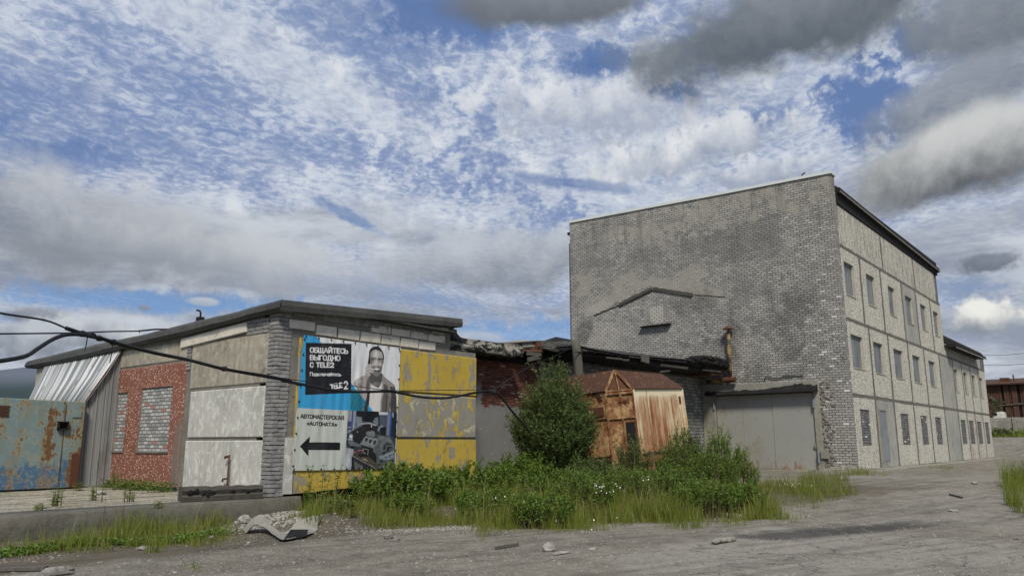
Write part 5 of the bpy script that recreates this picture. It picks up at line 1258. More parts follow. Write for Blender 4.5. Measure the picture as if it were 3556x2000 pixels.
mb = MB(); edge_strip(mb, [QC(1015, 425), QC(1290, 430), QC(1360, 430)], [QC(1015, 480), QC(1290, 495), QC(1360, 495)], 15.7, .1, .02, .5); edge_strip(mb, [QC(1270, 290), QC(1365, 292)], [QC(1270, 425), QC(1365, 425)], 15.75, .1, .01, .3); mb.build('steel_beam', 'rust', sh)
mb = MB(); a = at_y(*QC(1085, 500), 15.3); b = at_y(*QC(1330, 525), 15.3); c = at_y(*QC(1100, 610), 15.3); d = at_y(*QC(1290, 560), 15.3)
mb.beam(a, b, .05, .10, .01); mb.build('broken_board', 'wood_grey', sh); mb = MB(); mb.beam(c, d, .05, .14, .01); mb.build('broken_board', 'wood_grey', sh); mb = MB()
for k in range(6):
    p = at_y(*QC(1370+k*60, 320+k*9), 15.7); mb.box(p[0]-.02, p[0]+.26, 15.68, 15.9, p[2]-.10, p[2]+.08, .02)
mb.build('broken_board', 'wood_grey', sh); mb = MB()
for k in range(5):
    p = at_y(*QC(1370+k*70, 395+k*16), 15.6); mb.box(p[0], p[0]+.40, 15.6, 15.8, p[2]-.04, p[2]+.03, .02)
mb.build('rotten_planks', 'wood_grey', sh)
mb = MB(); edge_strip(mb, [QC(700, 318), QC(1100, 282), QC(1300, 266), QC(1450, 268), QC(1750, 310), QC(1900, 325)], [QC(700, 335), QC(1100, 300), QC(1300, 285), QC(1450, 292), QC(1750, 345), QC(1900, 355)], 15.85, .15, .01, 4.0, .15)
mb.build('felt_edge', 'bitumen', sh)
# long black eave: roof sheet, boards under it, tar heap
TE = [QC(1900, 330), QC(2050, 355), QD(0, 385), QD(600, 490), QD(1100, 540), QD(1760, 590), QD(2250, 690), QD(2400, 700)]
mb = MB(); edge_strip(mb, TE[:6], [(x, y+5) for x, y in TE[:6]], 15.0, .2, .008, 1.4, .05); mb.build('roof_sheet', 'bitumen', sh)
mb = MB()
edge_strip(mb, [(x, y+5) for x, y in TE], [QC(1900, 420), QC(2050, 440), QD(0, 470), QD(600, 560), QD(1100, 610), QD(1760, 690), QD(2250, 790), QD(2400, 800)], 15.02, .12, .05, 1.3)
edge_strip(mb, [QC(1900, 430), QD(0, 480), QD(600, 570), QD(1100, 620), QD(1760, 700), QD(2250, 780), QD(2400, 800)], [QC(1900, 560), QD(0, 560), QD(600, 640), QD(1100, 730), QD(1760, 800), QD(2250, 842), QD(2400, 846)], 15.15, .12, .05, 1.15)
edge_strip(mb, [QC(1130, 420), QC(1500, 430), QC(1900, 430)], [QC(1130, 600), QC(1500, 640), QC(1900, 650)], 16.0, .2, .04, .3)
edge_strip(mb, [QC(160, 470), QC(640, 520), QC(1130, 600)], [QC(160, 590), QC(640, 640), QC(1130, 700)], 16.25, .2, .04, .1)
mb.build('eave_boards', 'tar', sh)
mb = MB()
for (q0, q1, w_) in ((QD(340, 575), QD(620, 600), .05), (QD(620, 610), QD(740, 618), .07), (QD(1320, 708), QD(1790, 768), .09), (QD(2060, 790), QD(2380, 825), .05), (QD(750, 560), QD(960, 585), .05), (QD(1300, 830), QD(1470, 812), .05), (QC(2060, 440), QC(2140, 452), .06)):
    a, b = at_y(*q0, 14.98), at_y(*q1, 14.98); mb = MB(); mb.beam(a, b, .06, w_, .012); mb.build('loose_batten', 'wood_beam', sh)
mb = MB()
p = at_y(*QD(1040, 605), 14.95); mb.box(p[0]-.28, p[0]+.22, 14.93, 14.99, p[2]-.12, p[2]+.10, .03); mb.build('loose_board', 'wood_grey', sh)
mb = MB()
edge_strip(mb, [QC(1780, 620), QD(0, 640), QD(1100, 770), QD(1300, 800), QD(1700, 860), QD(2250, 930)], [QC(1780, 670), QD(0, 715), QD(1100, 850), QD(1300, 880), QD(1700, 925), QD(2250, 985)], YS-.10, .10, .03, .12); mb.build('wall_plate', 'wood_grey', sh)
mb = MB()
for k in range(46):
    x, y = lerp(100, 2100, k/45), 0; y = 690+(x-100)*.115+random.uniform(-15, 10); a = at_y(*QD(x, y-20), YS-.2); L_ = random.uniform(.05, .22)
    mb.add([(a[0]-.05, YS-.2, a[2]+.04), (a[0]+.05, YS-.2, a[2]+.04), (a[0]+random.uniform(-.03, .03), YS-.22, a[2]-L_)], [(0, 1, 2)])
mb.build('tar_drips', 'tar', sh)
mb = MB()
for k in range(420):
    u = random.random(); xx = lerp(1790, 2450, u); topy = 545+60*(abs(u-.45)*2)**2+(70 if u > .95 else 0); boty = 640+u*100
    yy_ = lerp(topy+15, boty, random.random()); p = at_y(*QD(xx, yy_), 14.95+random.uniform(0, .7)); r = random.uniform(.10, .24)
    mb.rock((p[0], p[1], p[2]-.03), (r*1.6, r, r*.5), k)
mb.build('tar_heap', 'tar', sh)
mb = MB(); p = at_y(*QD(2300, 770), 15.05); mb.box(p[0]-.5, p[0]+.75, 15.03, 16.2, p[2]-.32, p[2]+.28, .05); mb.build('eave_end', 'wood_brown', sh)
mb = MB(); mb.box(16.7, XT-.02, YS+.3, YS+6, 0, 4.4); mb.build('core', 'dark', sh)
mb = MB(); a = at_y(*QC(1900, 340), 15.1); c = at_y(*QD(1760, 590), 15.1); mb.hexa([(a[0], 15.1, a[2]-.12), (c[0], 15.1, c[2]-.15), (c[0], 22, c[2]-.15), (a[0], 22, a[2]-.12)], [(a[0], 15.1, a[2]-.03), (c[0], 15.1, c[2]-.03), (c[0], 22, c[2]+.1), (a[0], 22, a[2]+.1)]); mb.build('roof', 'bitumen', sh)
mb = MB()   # black rag of felt hanging at the step between the roofs
for q in ([(2115, 370), (2180, 380), (2180, 395), (2210, 400), (2212, 440), (2250, 485), (2290, 498), (2240, 515), (2115, 500)],):
    P = [at_y(*P2(*a), 15.35) for a in q]; mb.add([tuple(p) for p in P]+[(p[0], p[1]+.5, p[2]) for p in P], [tuple(range(len(P)))]+[(i, (i+1) % len(P), (i+1) % len(P)+len(P), i+len(P)) for i in range(len(P))])
mb.build('torn_felt', 'tar', sh)
pw = thing('wooden_post', (22.3, 14.85, .3), 'grey weathered wooden post rising past the black shed eave', 'post')
a, b = at_y(1998, 1178, 14.85), at_y(2013, 1330, 14.85)
mb = MB(); dx = (b[0]-a[0])/(a[2]-b[2]); n = 12; pts = []
for i in range(n+1): z = lerp(a[2]-.02, .25, i/n); pts.append((a[0]+dx*(a[2]-z)+.015*math.sin(i*1.3), 14.85+.01*math.cos(i), z))
mb.tube(pts, [.135]+[.155+.008*math.sin(i*2.1) for i in range(n)], 9); mb.build('shaft', 'wood_grey', pw, True)
mb = MB(); z = a[2]-.45; mb.tube([(a[0]-.2, 14.7, z), (a[0]+.2, 14.68, z+.01), (a[0]+.24, 15.0, z)], .02, 5); mb.build('wire_tie', 'tar', pw)
# small building peeping over the roofs
hs = thing('roof_turret', (60, 52, 5), 'tiny pale hut with dark pitched roof showing behind the shed roof', 'hut')
a = at_y(1962, 1181, 60); b = at_y(1990, 1181, 60); h = 60
mb = MB(); mb.box(a[0], b[0]+3, h, h+4, 4, a[2]); mb.build('wall', 'concrete_white', hs)
mb = MB(); r = at_y(1972, 1165, 60); z = a[2]; mb.add([(a[0]-.3, h-.3, z), (b[0]+3.3, h-.3, z), (b[0]+3.3, h+4.3, z), (a[0]-.3, h+4.3, z), (r[0], h+2, r[2]), (b[0]+2.3, h+2, r[2])], [(0, 1, 5, 4), (1, 2, 5), (2, 3, 4, 5), (3, 0, 4), (0, 3, 2, 1)]); mb.build('roof', 'tar', hs)

# ------------------------------------------------------------------ rusty leaning cabin
CYF = 12.55
cp0 = at_y(2191, 1340, CYF); cpR = at_y(2354, 1352, CYF)
cbn = thing('rusty_cabin', (21.2, 12.8, .30), 'leaning rusty cream painted metal cabin with brown mansard roof, half sunk in weeds', 'cabin')
# built upright in its own frame (origin at its foot), then tipped
LX, LY, H = cpR[0]-cp0[0]+.25, 3.2, 2.93; c_ = .62        # c_: corner chamfer
o_ = np.array([21.2, 12.8, .30])
def cb_(mb, name, m, smooth=False, bevel=0.0): mb.v = [(x+o_[0], y+o_[1], z+o_[2]) for x, y, z in mb.v]; return mb.build(name, m, cbn, smooth, bevel=bevel)
X0, Y0 = -.75, -.25    # outer corner of the cabin before the chamfer
A1 = (X0, Y0+c_); B1 = (X0+c_, Y0); C1 = (X0+LX+c_, Y0); D1 = (X0+LX+c_, Y0+LY); E1 = (X0, Y0+LY)
ins = .55; zt = H+.62
tA = (X0+ins, Y0+c_*.5+ins*.8); 
mb = MB(); mb.add([(B1[0], B1[1], -.2), (C1[0], C1[1], -.2), (C1[0]-.05, C1[1], H-.02), (B1[0], B1[1], H)], [(0, 1, 2, 3)])
mb.add([(C1[0], C1[1], -.2), (D1[0], D1[1], -.2), (D1[0]-.05, D1[1], H-.02), (C1[0]-.05, C1[1], H-.02)], [(0, 1, 2, 3)]); mb.add([(E1[0], E1[1], -.2), (D1[0], D1[1], -.2), (D1[0]-.05, D1[1], H-.02), (E1[0], E1[1], H)], [(3, 2, 1, 0)])
body = cb_(mb, 'body', 'cabin_cream')
def strip(p, q, z0, z1, w_, d=.03, mt='cabin_side', name='trim'):
    pass
nrm_f = (0, -1)
mb = MB()
for x in (B1[0]+.80,): mb.box(x, x+.012, Y0-.012, Y0, .2, H-.06)
mb.box(B1[0]+.05, C1[0]-.02, Y0-.035, Y0-.002, .90, .955, .006); mb.box(B1[0]+.05, C1[0]-.02, Y0-.03, Y0-.002, .12, .17, .006); cb_(mb, 'seam', 'rust')
mb = MB(); mb.box(C1[0]-.38, C1[0]-.25, Y0-.02, Y0-.002, H-.52, H-.28); cb_(mb, 'opening', 'rust')
mb = MB(); mb.beam((B1[0], B1[1]-.015, -.2), (B1[0], B1[1]-.015, H), .07, .05); mb.beam((C1[0]-.03, C1[1]-.015, -.2), (C1[0]-.08, C1[1]-.015, H), .06, .05); cb_(mb, 'corner_strip', 'cabin_cream')
# chamfered corner: frame posts, two leaves with dark opening below
def pt(a, b, t, z, d=0.0):
    nx_, ny_ = (b[1]-a[1]), -(b[0]-a[0]); l = math.hypot(nx_, ny_); return (lerp(a[0], b[0], t)+nx_/l*d, lerp(a[1], b[1], t)+ny_/l*d, z)
mb = MB(); mb.add([pt(A1, B1, 0, -.2, -.03), pt(A1, B1, 1, -.2, -.03), pt(A1, B1, 1, H-.12, -.03), pt(A1, B1, 0, H-.12, -.03)], [(0, 1, 2, 3)]); cb_(mb, 'corner_panel', 'cabin_side')
mb = MB()
for t in (0.0, 1.0, .52): mb.beam(pt(A1, B1, t, -.2, .01), pt(A1, B1, t, H-.1, .01), .07 if t != .52 else .04, .05)
mb.beam(pt(A1, B1, 0, H-.10, .01), pt(A1, B1, 1, H-.10, .01), .05, .07); mb.beam(pt(A1, B1, 0, H-.85, .01), pt(A1, B1, 1, H-.85, .01), .04, .06); cb_(mb, 'corner_post', 'cabin_side')
mb = MB(); mb.add([pt(A1, B1, .60, .2, .0), pt(A1, B1, .93, .2, .0), pt(A1, B1, .93, H-1.0, .0), pt(A1, B1, .60, H-1.0, .0)], [(0, 1, 2, 3)]); cb_(mb, 'corner_gap', 'dark')
# left side
def Lp(t, z, d=0.0): return (X0-d, lerp(Y0+c_, Y0+LY, t), z)
mb = MB(); mb.add([Lp(0, -.2), Lp(1, -.2), Lp(1, H), Lp(0, H)], [(3, 2, 1, 0)]); cb_(mb, 'side', 'cabin_side')
mb = MB(); mb.box(X0-.05, X0-.002, Y0+c_+.05, Y0+LY-.05, .95, 2.02, .01); cb_(mb, 'side_door', 'cabin_side', bevel=.02)
mb = MB(); mb.box(X0-.07, X0-.002, Y0+c_, Y0+LY, 2.06, 2.11); mb.box(X0-.07, X0-.002, Y0+c_, Y0+LY, .84, .91, .01); mb.box(X0-.06, X0-.002, Y0+c_, Y0+LY, .1, .17, .01); cb_(mb, 'side_rail', 'rust')
mb = MB(); mb.box(X0-.03, X0-.002, Y0+c_+.12, Y0+c_+1.9, 2.18, 2.46); cb_(mb, 'side_window', 'rust')
# mansard
ap = (X0+.50, Y0+.50); ri = [(ap[0], ap[1], zt), (X0+LX+c_-.42, Y0+.50, zt-.10), (X0+LX+c_-.42, Y0+LY-.4, zt-.10), (ap[0], Y0+LY-.1, zt)]
ov = .04
mb = MB()
mb.add([(B1[0]-.02, Y0-ov, H-.02), (C1[0]+ov, Y0-ov, H-.04), ri[1], ri[0]], [(0, 1, 2, 3)])
mb.add([(C1[0]+ov, Y0-ov, H-.04), (D1[0]+ov, D1[1], H-.04), ri[2], ri[1]], [(0, 1, 2, 3)])
mb.add([(X0-ov, A1[1]-.02, H-.02), (X0-ov, E1[1]+ov, H-.02), ri[3], ri[0]], [(3, 2, 1, 0)])
mb.add([(X0-ov, E1[1]+ov, H-.02), (D1[0]+ov, D1[1]+ov, H-.04), ri[2], ri[3]], [(3, 2, 1, 0)]); mb.add(ri, [(0, 1, 2, 3)])
ro = cb_(mb, 'roof', 'cabin_roof'); s_ = ro.modifiers.new('s', 'SOLIDIFY'); s_.thickness = .03; s_.offset = 1
mb = MB()
pA, pB, pM = pt(A1, B1, 0, H-.02, .03), pt(A1, B1, 1, H-.02, .03), (ap[0]-.02, ap[1]-.02, zt+.01)
mb.beam(pA, pM, .07, .06); mb.beam(pB, pM, .07, .06); mb.beam(pt(A1, B1, .5, H-.02, .02), pM, .035, .03); mb.beam(pA, pB, .05, .05); cb_(mb, 'gablet_frame', 'cabin_side')
mb = MB(); mb.add([pt(A1, B1, .05, H, -.06), pt(A1, B1, .95, H, -.06), (ap[0], ap[1], zt-.05)], [(0, 1, 2)]); cb_(mb, 'gablet_opening', 'rust')
lean = math.radians(5.2)
cbn.location = Vector((21.38, 12.58, .30)); cbn.rotation_mode = 'AXIS_ANGLE'; cbn.rotation_axis_angle = (-lean, math.cos(YAW), math.sin(YAW), 0)
CABIN = cbn

# ------------------------------------------------------------------ power cable
cab = thing('power_cable', (8, 12, 4), 'sagging thick black power cable bundle strung across the workshop wall', 'cable')
dist = [(0, 8.8), (900, 12.0), (1300, 13.8), (1705, 16.0), (1850, 17.2)]
def at_d(x, y, dd): d = ray(x, y); return EYE+d*(dd/math.hypot(d[0], d[1]))
def cline3(pts, off=0.0): return [at_d(x, y, prof(dist, x)+off) for x, y in pts]
def spline(P, k=5):
    P = [np.array(p) for p in P]; out = []
    for i in range(len(P)-1):
        a, b, c, d = P[max(i-1, 0)], P[i], P[i+1], P[min(i+2, len(P)-1)]
        for j in range(k): t = j/k; out.append(0.5*((2*b)+(-a+c)*t+(2*a-5*b+4*c-d)*t*t+(-a+3*b-3*c+d)*t**3))
    return out+[P[-1]]
Z3 = lambda x, y: (980+x*.4417, 1120+y*.4417)
main = [P1(430, 285), P1(590, 338), P1(740, 375), P1(900, 425), P1(1100, 480), P1(1350, 540), P1(1600, 590), P1(1800, 640), P1(2000, 690), Z2(560, 525), Z2(700, 552), Z3(0, 455), Z3(180, 490), Z3(360, 525), Z3(550, 543), Z3(700, 543), Z3(850, 540), Z3(960, 560), Z3(1080, 583), Z3(1180, 592), Z3(1290, 592), Z3(1400, 575), Z3(1510, 552), Z3(1640, 538), (1730, 1366), (1750, 1390), (1780, 1430), (1820, 1475), (1840, 1500)]
mb = MB(); rr_ = [0.028 if 3 < i < 100 else .032 for i in range(200)]; sp_ = spline(cline3(main)); mb.tube(sp_, .023, 8); mb.build('thick_cable', 'black_rubber', cab, True)
mb = MB(); q = [(-60, 1062), (0, 1087), P1(215, 205), P1(430, 285), P1(600, 332)]; mb.tube(spline(cline3(q)), .011, 6)
q = [(-40, 1159), (0, 1159), P1(300, 335), P1(590, 329), P1(870, 318), P1(1150, 313), P1(1300, 300), P1(1430, 293)]; mb.tube(spline(cline3(q, .6)), .009, 6)
q = [P1(1150, 313), P1(1270, 300), P1(1330, 295), P1(1400, 297)]; mb.tube(spline(cline3(q, .6)), .012, 6)
q = [P1(740, 368), P1(1100, 474), P1(1500, 568), P1(2000, 682), Z2(560, 515), Z3(0, 436), Z3(180, 460), Z3(550, 497), Z3(850, 532), Z3(1200, 531), Z3(1620, 530)]; mb.tube(spline(cline3(q, -.05)), .007, 6)
q = [(1705, 1357), (1740, 1335), (1800, 1296), (1860, 1262), (1930, 1235), (1985, 1205)]; mb.tube(spline([at_d(x, y, lerp(16.0, 26.5, k/5)) for k, (x, y) in enumerate(q)]), .010, 5)
mb.build('thin_wire', 'black_rubber', cab, True)
mb = MB(); q = [(-60, 1262), P1(0, 570), P1(150, 485), P1(260, 415), P1(350, 372), P1(430, 350), P1(520, 345), P1(600, 352), P1(740, 380)]; mb.tube(spline(cline3(q, -.03)), .022, 8); mb.build('looped_cable', 'black_rubber', cab, True)
mb = MB()
for k, (x, y) in enumerate([P1(590, 338), P1(680, 355), P1(760, 385), P1(900, 425), P1(2000, 690), (1705, 1360), (1715, 1362)]):
    p = at_d(x, y, prof(dist, x)); d = .05 if k < 5 else .07; mb.rock(p, (d, d, d*.8), k+50)
for (q0, q1) in ((P1(640, 375), P1(612, 515)), (P1(895, 430), P1(862, 630)), (P1(1156, 316), P1(1156, 332))):
    mb.tube(cline3([q0, ((q0[0]+q1[0])/2+1, (q0[1]+q1[1])/2), q1]), .006, 5)
mb.build('binding', 'black_rubber', cab)
for dy in (0, 28):
    a, b = at_y(3300, 1235+dy, 90), at_y(3600, 1220+dy*1.1, 88)
    pass
wl = thing('overhead_line', (95, 10, 20), 'pair of thin overhead wires crossing the sky beyond the annex', 'wire')
mb = MB()
for (ya, yb) in ((1233, 1219), (1267, 1257)):
    a = at_d(3380, ya, 80); b = at_d(3640, yb, 60); mb.tube([a, (a+b)/2-np.array([0, 0, .12]), b], .016, 5)
mb.build('wire', 'black_rubber', wl)

# ------------------------------------------------------------------ far right: concrete fence and timber barn on the rise
fn_ = thing('concrete_fence', (95, 5, 2.2), 'grey concrete panel fence standing on the grassy rise', 'fence')
FXX = 95.0; mb = MB(); mp_ = MB()
zt_, zb_ = at_x(3480, 1450, FXX)[2], 1.5
y = 18.0
while y > -22:
    panel(mb, FX(FXX), y-2.95, y, zb_, zt_, (), edge=.15, bev=.05); panel(mb, FX(FXX-.05), y-2.7, y-.25, zb_+.9, zt_-.2, (), edge=.06, bev=.05); mp_.box(FXX-.12, FXX+.2, y-.02, y+.1, zb_, zt_+.05); y -= 3.1
mb.build('slabs', 'concrete', fn_); mp_.build('posts', 'concrete', fn_)
br = thing('timber_barn', (108, 8, 2), 'dilapidated dark brown timber barn behind the concrete fence', 'barn')
BX = 108.0; mb = MB(); y = 22.0; zt_ = at_x(3490, 1331, BX)[2]
while y > -30:
    w_ = random.uniform(.18, .34); off = random.uniform(-.10, .05)
    if random.random() > .05: mb.box(BX-.05+random.uniform(-.08, .08), BX+.05, y-w_, y, 1+random.uniform(0, .2), zt_-.12+off*.4, .02)
    y -= w_+.02
mb.build('boarding', 'wood_brown', br)
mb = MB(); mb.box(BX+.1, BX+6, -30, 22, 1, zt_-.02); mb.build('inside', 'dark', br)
mb = MB(); mb.hexa([(BX-.7, -30, zt_-.16), (BX+7, -30, zt_+1), (BX+7, 22, zt_+1), (BX-.7, 22, zt_-.16)], [(BX-.7, -30, zt_), (BX+7, -30, zt_+1.0), (BX+7, 22, zt_+1.0), (BX-.7, 22, zt_)]); mb.build('roof', 'wood_brown', br)
mb = MB(); y = 14.0
mb.beam(at_x(3440, 1378, BX-.2), at_x(3468, 1400, BX-.2), .15, .25); mb.beam(at_x(3470, 1408, BX-.2), at_x(3556, 1400, BX-.2), .1, .12); mb.build('timbers', 'wood_grey', br)
p = at_x(3490, 1328, BX+2); mb = MB(); mb.box(p[0]-.5, p[0]+.5, p[1]-.5, p[1]+.5, p[2]-.5, p[2]+.5, .05); mb.tube([(p[0], p[1]-1.0, p[2]-.3), (p[0], p[1]-.9, p[2]+.9)], .08, 6); mb.build('chimney', 'rust', br)
wr_ = thing('wreck', (96.5, 0, 3), 'pale scrapped vehicle body seen over the fence in front of the barn', 'wreck')
for k in range(1):
    a = at_x(3440, 1447, 101); b = at_x(3488, 1428, 101); mb = MB(); mb.hexa([(101, b[1], a[2]-1), (103, b[1], a[2]-1), (103, a[1], a[2]-1), (101, a[1], a[2]-1)], [(101.2, b[1]+.1, b[2]+.0), (102.8, b[1]+.1, b[2]), (102.8, a[1]-.3, b[2]-.1), (101.2, a[1]-.3, b[2]-.1)]); mb.build('body', 'concrete_white', wr_, bevel=.15)
    mb = MB(); mb.box(101.08, 101.2, lerp(b[1], a[1], .55), lerp(b[1], a[1], .85), lerp(a[2], b[2], .3), lerp(a[2], b[2], .8)); mb.build('window', 'dark', wr_)
# ------------------------------------------------------------------ vegetation
def np_mesh(name, vs, quads, m, parent=None, off=(0, 0, 0), tri=False, **kw):
    me = bpy.data.meshes.new(name); vs = np.asarray(vs, np.float32)-np.asarray(off, np.float32); q = np.asarray(quads, np.int32); k = q.shape[1]
    me.vertices.add(len(vs)); me.vertices.foreach_set('co', vs.ravel()); me.loops.add(q.size); me.loops.foreach_set('vertex_index', q.ravel())
    me.polygons.add(len(q)); me.polygons.foreach_set('loop_start', np.arange(0, q.size, k, dtype=np.int32)); me.polygons.foreach_set('loop_total', np.full(len(q), k, np.int32)); me.update(calc_edges=True)
    me.materials.append(MAT[m]); o = bpy.data.objects.new(name, me); COL.objects.link(o)
    if parent: o.parent = parent
    if kw: tag(o, **kw)
    return o
def unit(a): return a/(np.linalg.norm(a, axis=-1, keepdims=True)+1e-9)
def leaves(P, Dr, L, W, droop=.3):
    # P base points, Dr direction, L lengths, W widths -> creased rhombic leaves (two quads share the midrib)
    n = len(P); Dr = unit(Dr+np.array([0, 0, -droop])*rng.uniform(0, 1, (n, 1))); r = unit(rng.normal(0, 1, (n, 3))); s = unit(np.cross(Dr, r+np.array([0, 0, .8])))
    up = np.cross(s, Dr); L = L[:, None]; W = W[:, None]
    a = P; b = P+Dr*L*.45+s*W*.5+up*W*.12; c = P+Dr*L+up*L*rng.uniform(-.18, .02, (n, 1)); d = P+Dr*L*.45-s*W*.5+up*W*.12
    vs = np.stack([a, b, c, d], 1).reshape(-1, 3); q = np.arange(n*4).reshape(n, 4)
    return vs, q
def bush(name, label, cat, x, y, h, r, nst, nsub, ll, lw, m, per=9, up=.55, spread=1.0, core=.25, group=None, z=None, shape=.5, seed=1, stemr=.012, offs=(0, 0)):
    global rng
    rng = np.random.default_rng(seed); z0 = (G(x, y) if z is None else z)-.03; t = thing(name, (x, y, z0), label, cat, group); off = (x, y, z0)
    ph = rng.uniform(0, 2*np.pi, nst); rho = np.sqrt(rng.uniform(0, 1, nst)); ht = h*(1-shape*rho**2)*rng.uniform(.72, 1.0, nst)
    tip = np.stack([x+offs[0]+r*spread*rho*np.cos(ph), y+offs[1]+r*spread*rho*np.sin(ph), z0+ht], 1); base = np.stack([x+core*r*rho*np.cos(ph), y+core*r*rho*np.sin(ph), np.full(nst, z0)], 1)
    mid = base*.45+tip*.55; mid[:, 2] = z0+ht*.5; mid[:, :2] += rng.normal(0, .06*r, (nst, 2)); mid[:, :2] -= (tip[:, :2]-base[:, :2])*.12
    mb = MB(); P, Dd, LL = [], [], []
    for i in range(nst):
        ts = np.linspace(0, 1, 5); C = [(1-t_)**2*base[i]+2*t_*(1-t_)*mid[i]+t_**2*tip[i] for t_ in ts]
        mb.tube(C, [stemr*(1.15-t_) for t_ in ts], 4, False)
        for k in range(nsub):
            t_ = rng.uniform(.25, 1.0)**.8; p = (1-t_)**2*base[i]+2*t_*(1-t_)*mid[i]+t_**2*tip[i]; tan = 2*(1-t_)*(mid[i]-base[i])+2*t_*(tip[i]-mid[i]); tan /= np.linalg.norm(tan)+1e-9
            d = tan*up+unit(rng.normal(0, 1, 3))*.6+np.array([0, 0, .25]); d /= np.linalg.norm(d); sl = rng.uniform(.5, 1.1)*h*.16
            e = p+d*sl; mb.tube([p, e], [stemr*.4, stemr*.2], 3, False)
            s_ = rng.uniform(.1, 1.05, per); P.append(p+np.outer(s_, d)*sl); Dd.append(np.tile(d, (per, 1))*.8+unit(rng.normal(0, 1, (per, 3)))*.9); LL.append(ll*rng.uniform(.6, 1.15, per))
    P = np.concatenate(P); Dd = np.concatenate(Dd); LL = np.concatenate(LL); k = P[:, 2] > z0+.03
    vs, q = leaves(P[k], Dd[k], LL[k], LL[k]*lw); np_mesh('foliage', vs, q, m, t, off); mb.build('branches', 'stem', t)
    return t
# the big willow beside the cabin, and the bushes round it
bush('willow_tree', 'tall dark green willow bush covering the left side of the rusty cabin', 'tree', 18.86, 13.95, 3.8, 1.22, 230, 20, .115, .25, 'willow', 13, .85, 1.0, .25, shape=.5, seed=11)
bush('willow_sapling', 'lighter young willow shrub growing in front of the garage gate corner', 'shrub', 21.6, 10.15, 1.95, .95, 58, 11, .10, .22, 'shrub', 9, 1.0, 1.0, .4, shape=.5, seed=12)
bush('willow_sapling', 'slim willow shrub rising beside the shed brick wall, right of the cabin', 'shrub', 21.4, 10.95, 2.05, .42, 24, 11, .10, .24, 'willow', 10, .8, 1.0, .3, shape=.3, seed=13)
bush('leafy_shrub', 'broad leaved green bush under the engine photo of the banner', 'shrub', 12.9, 13.9, 1.02, 1.3, 130, 9, .10, .40, 'shrub', 9, .7, 1.0, .6, shape=.45, seed=14)
bush('leafy_shrub', 'broad leaved green bush at the right end of the yellow wall', 'shrub', 15.3, 13.9, 1.08, 1.55, 150, 9, .10, .38, 'shrub', 9, .7, 1.0, .6, shape=.40, seed=15)
bush('leafy_shrub', 'dark low bush filling the gap between yellow wall and tall willow', 'shrub', 17.2, 13.9, 1.25, 1.15, 110, 10, .10, .34, 'shrub', 9, .7, 1.0, .6, shape=.4, seed=16)
bush('willow_shrub', 'thin willow shoots in front of the dark cabin corner', 'shrub', 19.6, 11.75, 1.75, .55, 44, 9, .09, .24, 'willow', 8, .8, 1.0, .4, shape=.3, seed=17)
bush('willow_shrub', 'sparse willow shrub before the middle of the cream cabin side', 'shrub', 20.3, 11.0, 1.35, .9, 80, 9, .09, .24, 'willow', 8, .75, 1.0, .6, shape=.45, seed=18)
bush('willow_shrub', 'leafy willow shrub hiding the lower left of the cabin', 'shrub', 18.3, 12.2, 1.15, 1.1, 110, 10, .09, .26, 'willow', 8, .7, 1.0, .7, shape=.4, seed=19)
bush('willow_shrub', 'round green shrub right of the cabin before the garage gate', 'shrub', 20.2, 9.6, 1.25, .95, 70, 9, .09, .24, 'shrub', 8, 1.0, 1.0, .6, shape=.5, seed=20)
bush('tansy_clump', 'feathery light green weed clump in front of the tall willow', 'weed', 16.3, 11.6, .78, .95, 170, 8, .07, .32, 'tansy', 9, .5, 1.0, .9, shape=.4, seed=21)
bush('tansy_clump', 'feathery light green weed clump before the middle of the cabin', 'weed', 17.9, 10.3, .72, .9, 150, 8, .07, .32, 'tansy', 9, .5, 1.0, .9, shape=.4, seed=22)
bush('tansy_clump', 'feathery pale weed patch nearest the gravel lane corner', 'weed', 17.6, 8.7, .70, .9, 130, 8, .07, .3, 'tansy', 9, .5, 1.0, .9, shape=.45, seed=23)
bush('leafy_shrub', 'small leafy clump on the heap between two grass patches', 'shrub', 11.6, 12.35, .58, .55, 34, 6, .085, .34, 'shrub', 7, .6, 1.0, .7, shape=.4, seed=24)
bush('leafy_shrub', 'small low bush beside the crumpled metal sheet', 'shrub', 10.0, 12.55, .36, .38, 24, 5, .06, .3, 'weed', 7, .6, 1.0, .8, shape=.4, seed=25)
for k, (px, py, h, r, m__, lab) in enumerate([(1700, 1770, .62, .75, 'tansy', 'ferny green weeds between the yellow wall bush and the willow'), (2330, 1735, .95, .85, 'tansy', 'ferny green weeds right below the cream cabin side'), (2440, 1760, .80, .70, 'shrub', 'leafy weeds at the right tip of the overgrown heap'),
        (2180, 1745, .95, .75, 'shrub', 'leafy bright weeds below the cabin corner'), (2350, 1715, 1.75, .45, 'shrub', 'tall leafy willow shoots standing before the right cabin corner'), (2570, 1715, 1.25, .5, 'shrub', 'slender green shoots before the left part of the garage gate'), (2580, 1745, .62, .55, 'tansy', 'bright weed clump closest to the garage gate'), (2020, 1760, .85, .75, 'shrub', 'leafy weeds below the right edge of the tall willow'), (1880, 1790, .62, .7, 'tansy', 'ferny weeds low in front of the tall willow'), (2400, 1700, 1.15, .65, 'willow', 'dark willow shoots right of the cabin base'), (2290, 1690, 1.2, .6, 'willow', 'dark willow shoots against the middle of the cabin')]):
    p = at_z(px, py, .22); bush('weed_clump', lab, 'weed', p[0], p[1], h*1.1, r, 34 if h > 1.1 else 70, 8, .08, .28, m__, 8, .95, 1.0, .85, shape=.55 if h > 1.1 else .3, seed=70+k)
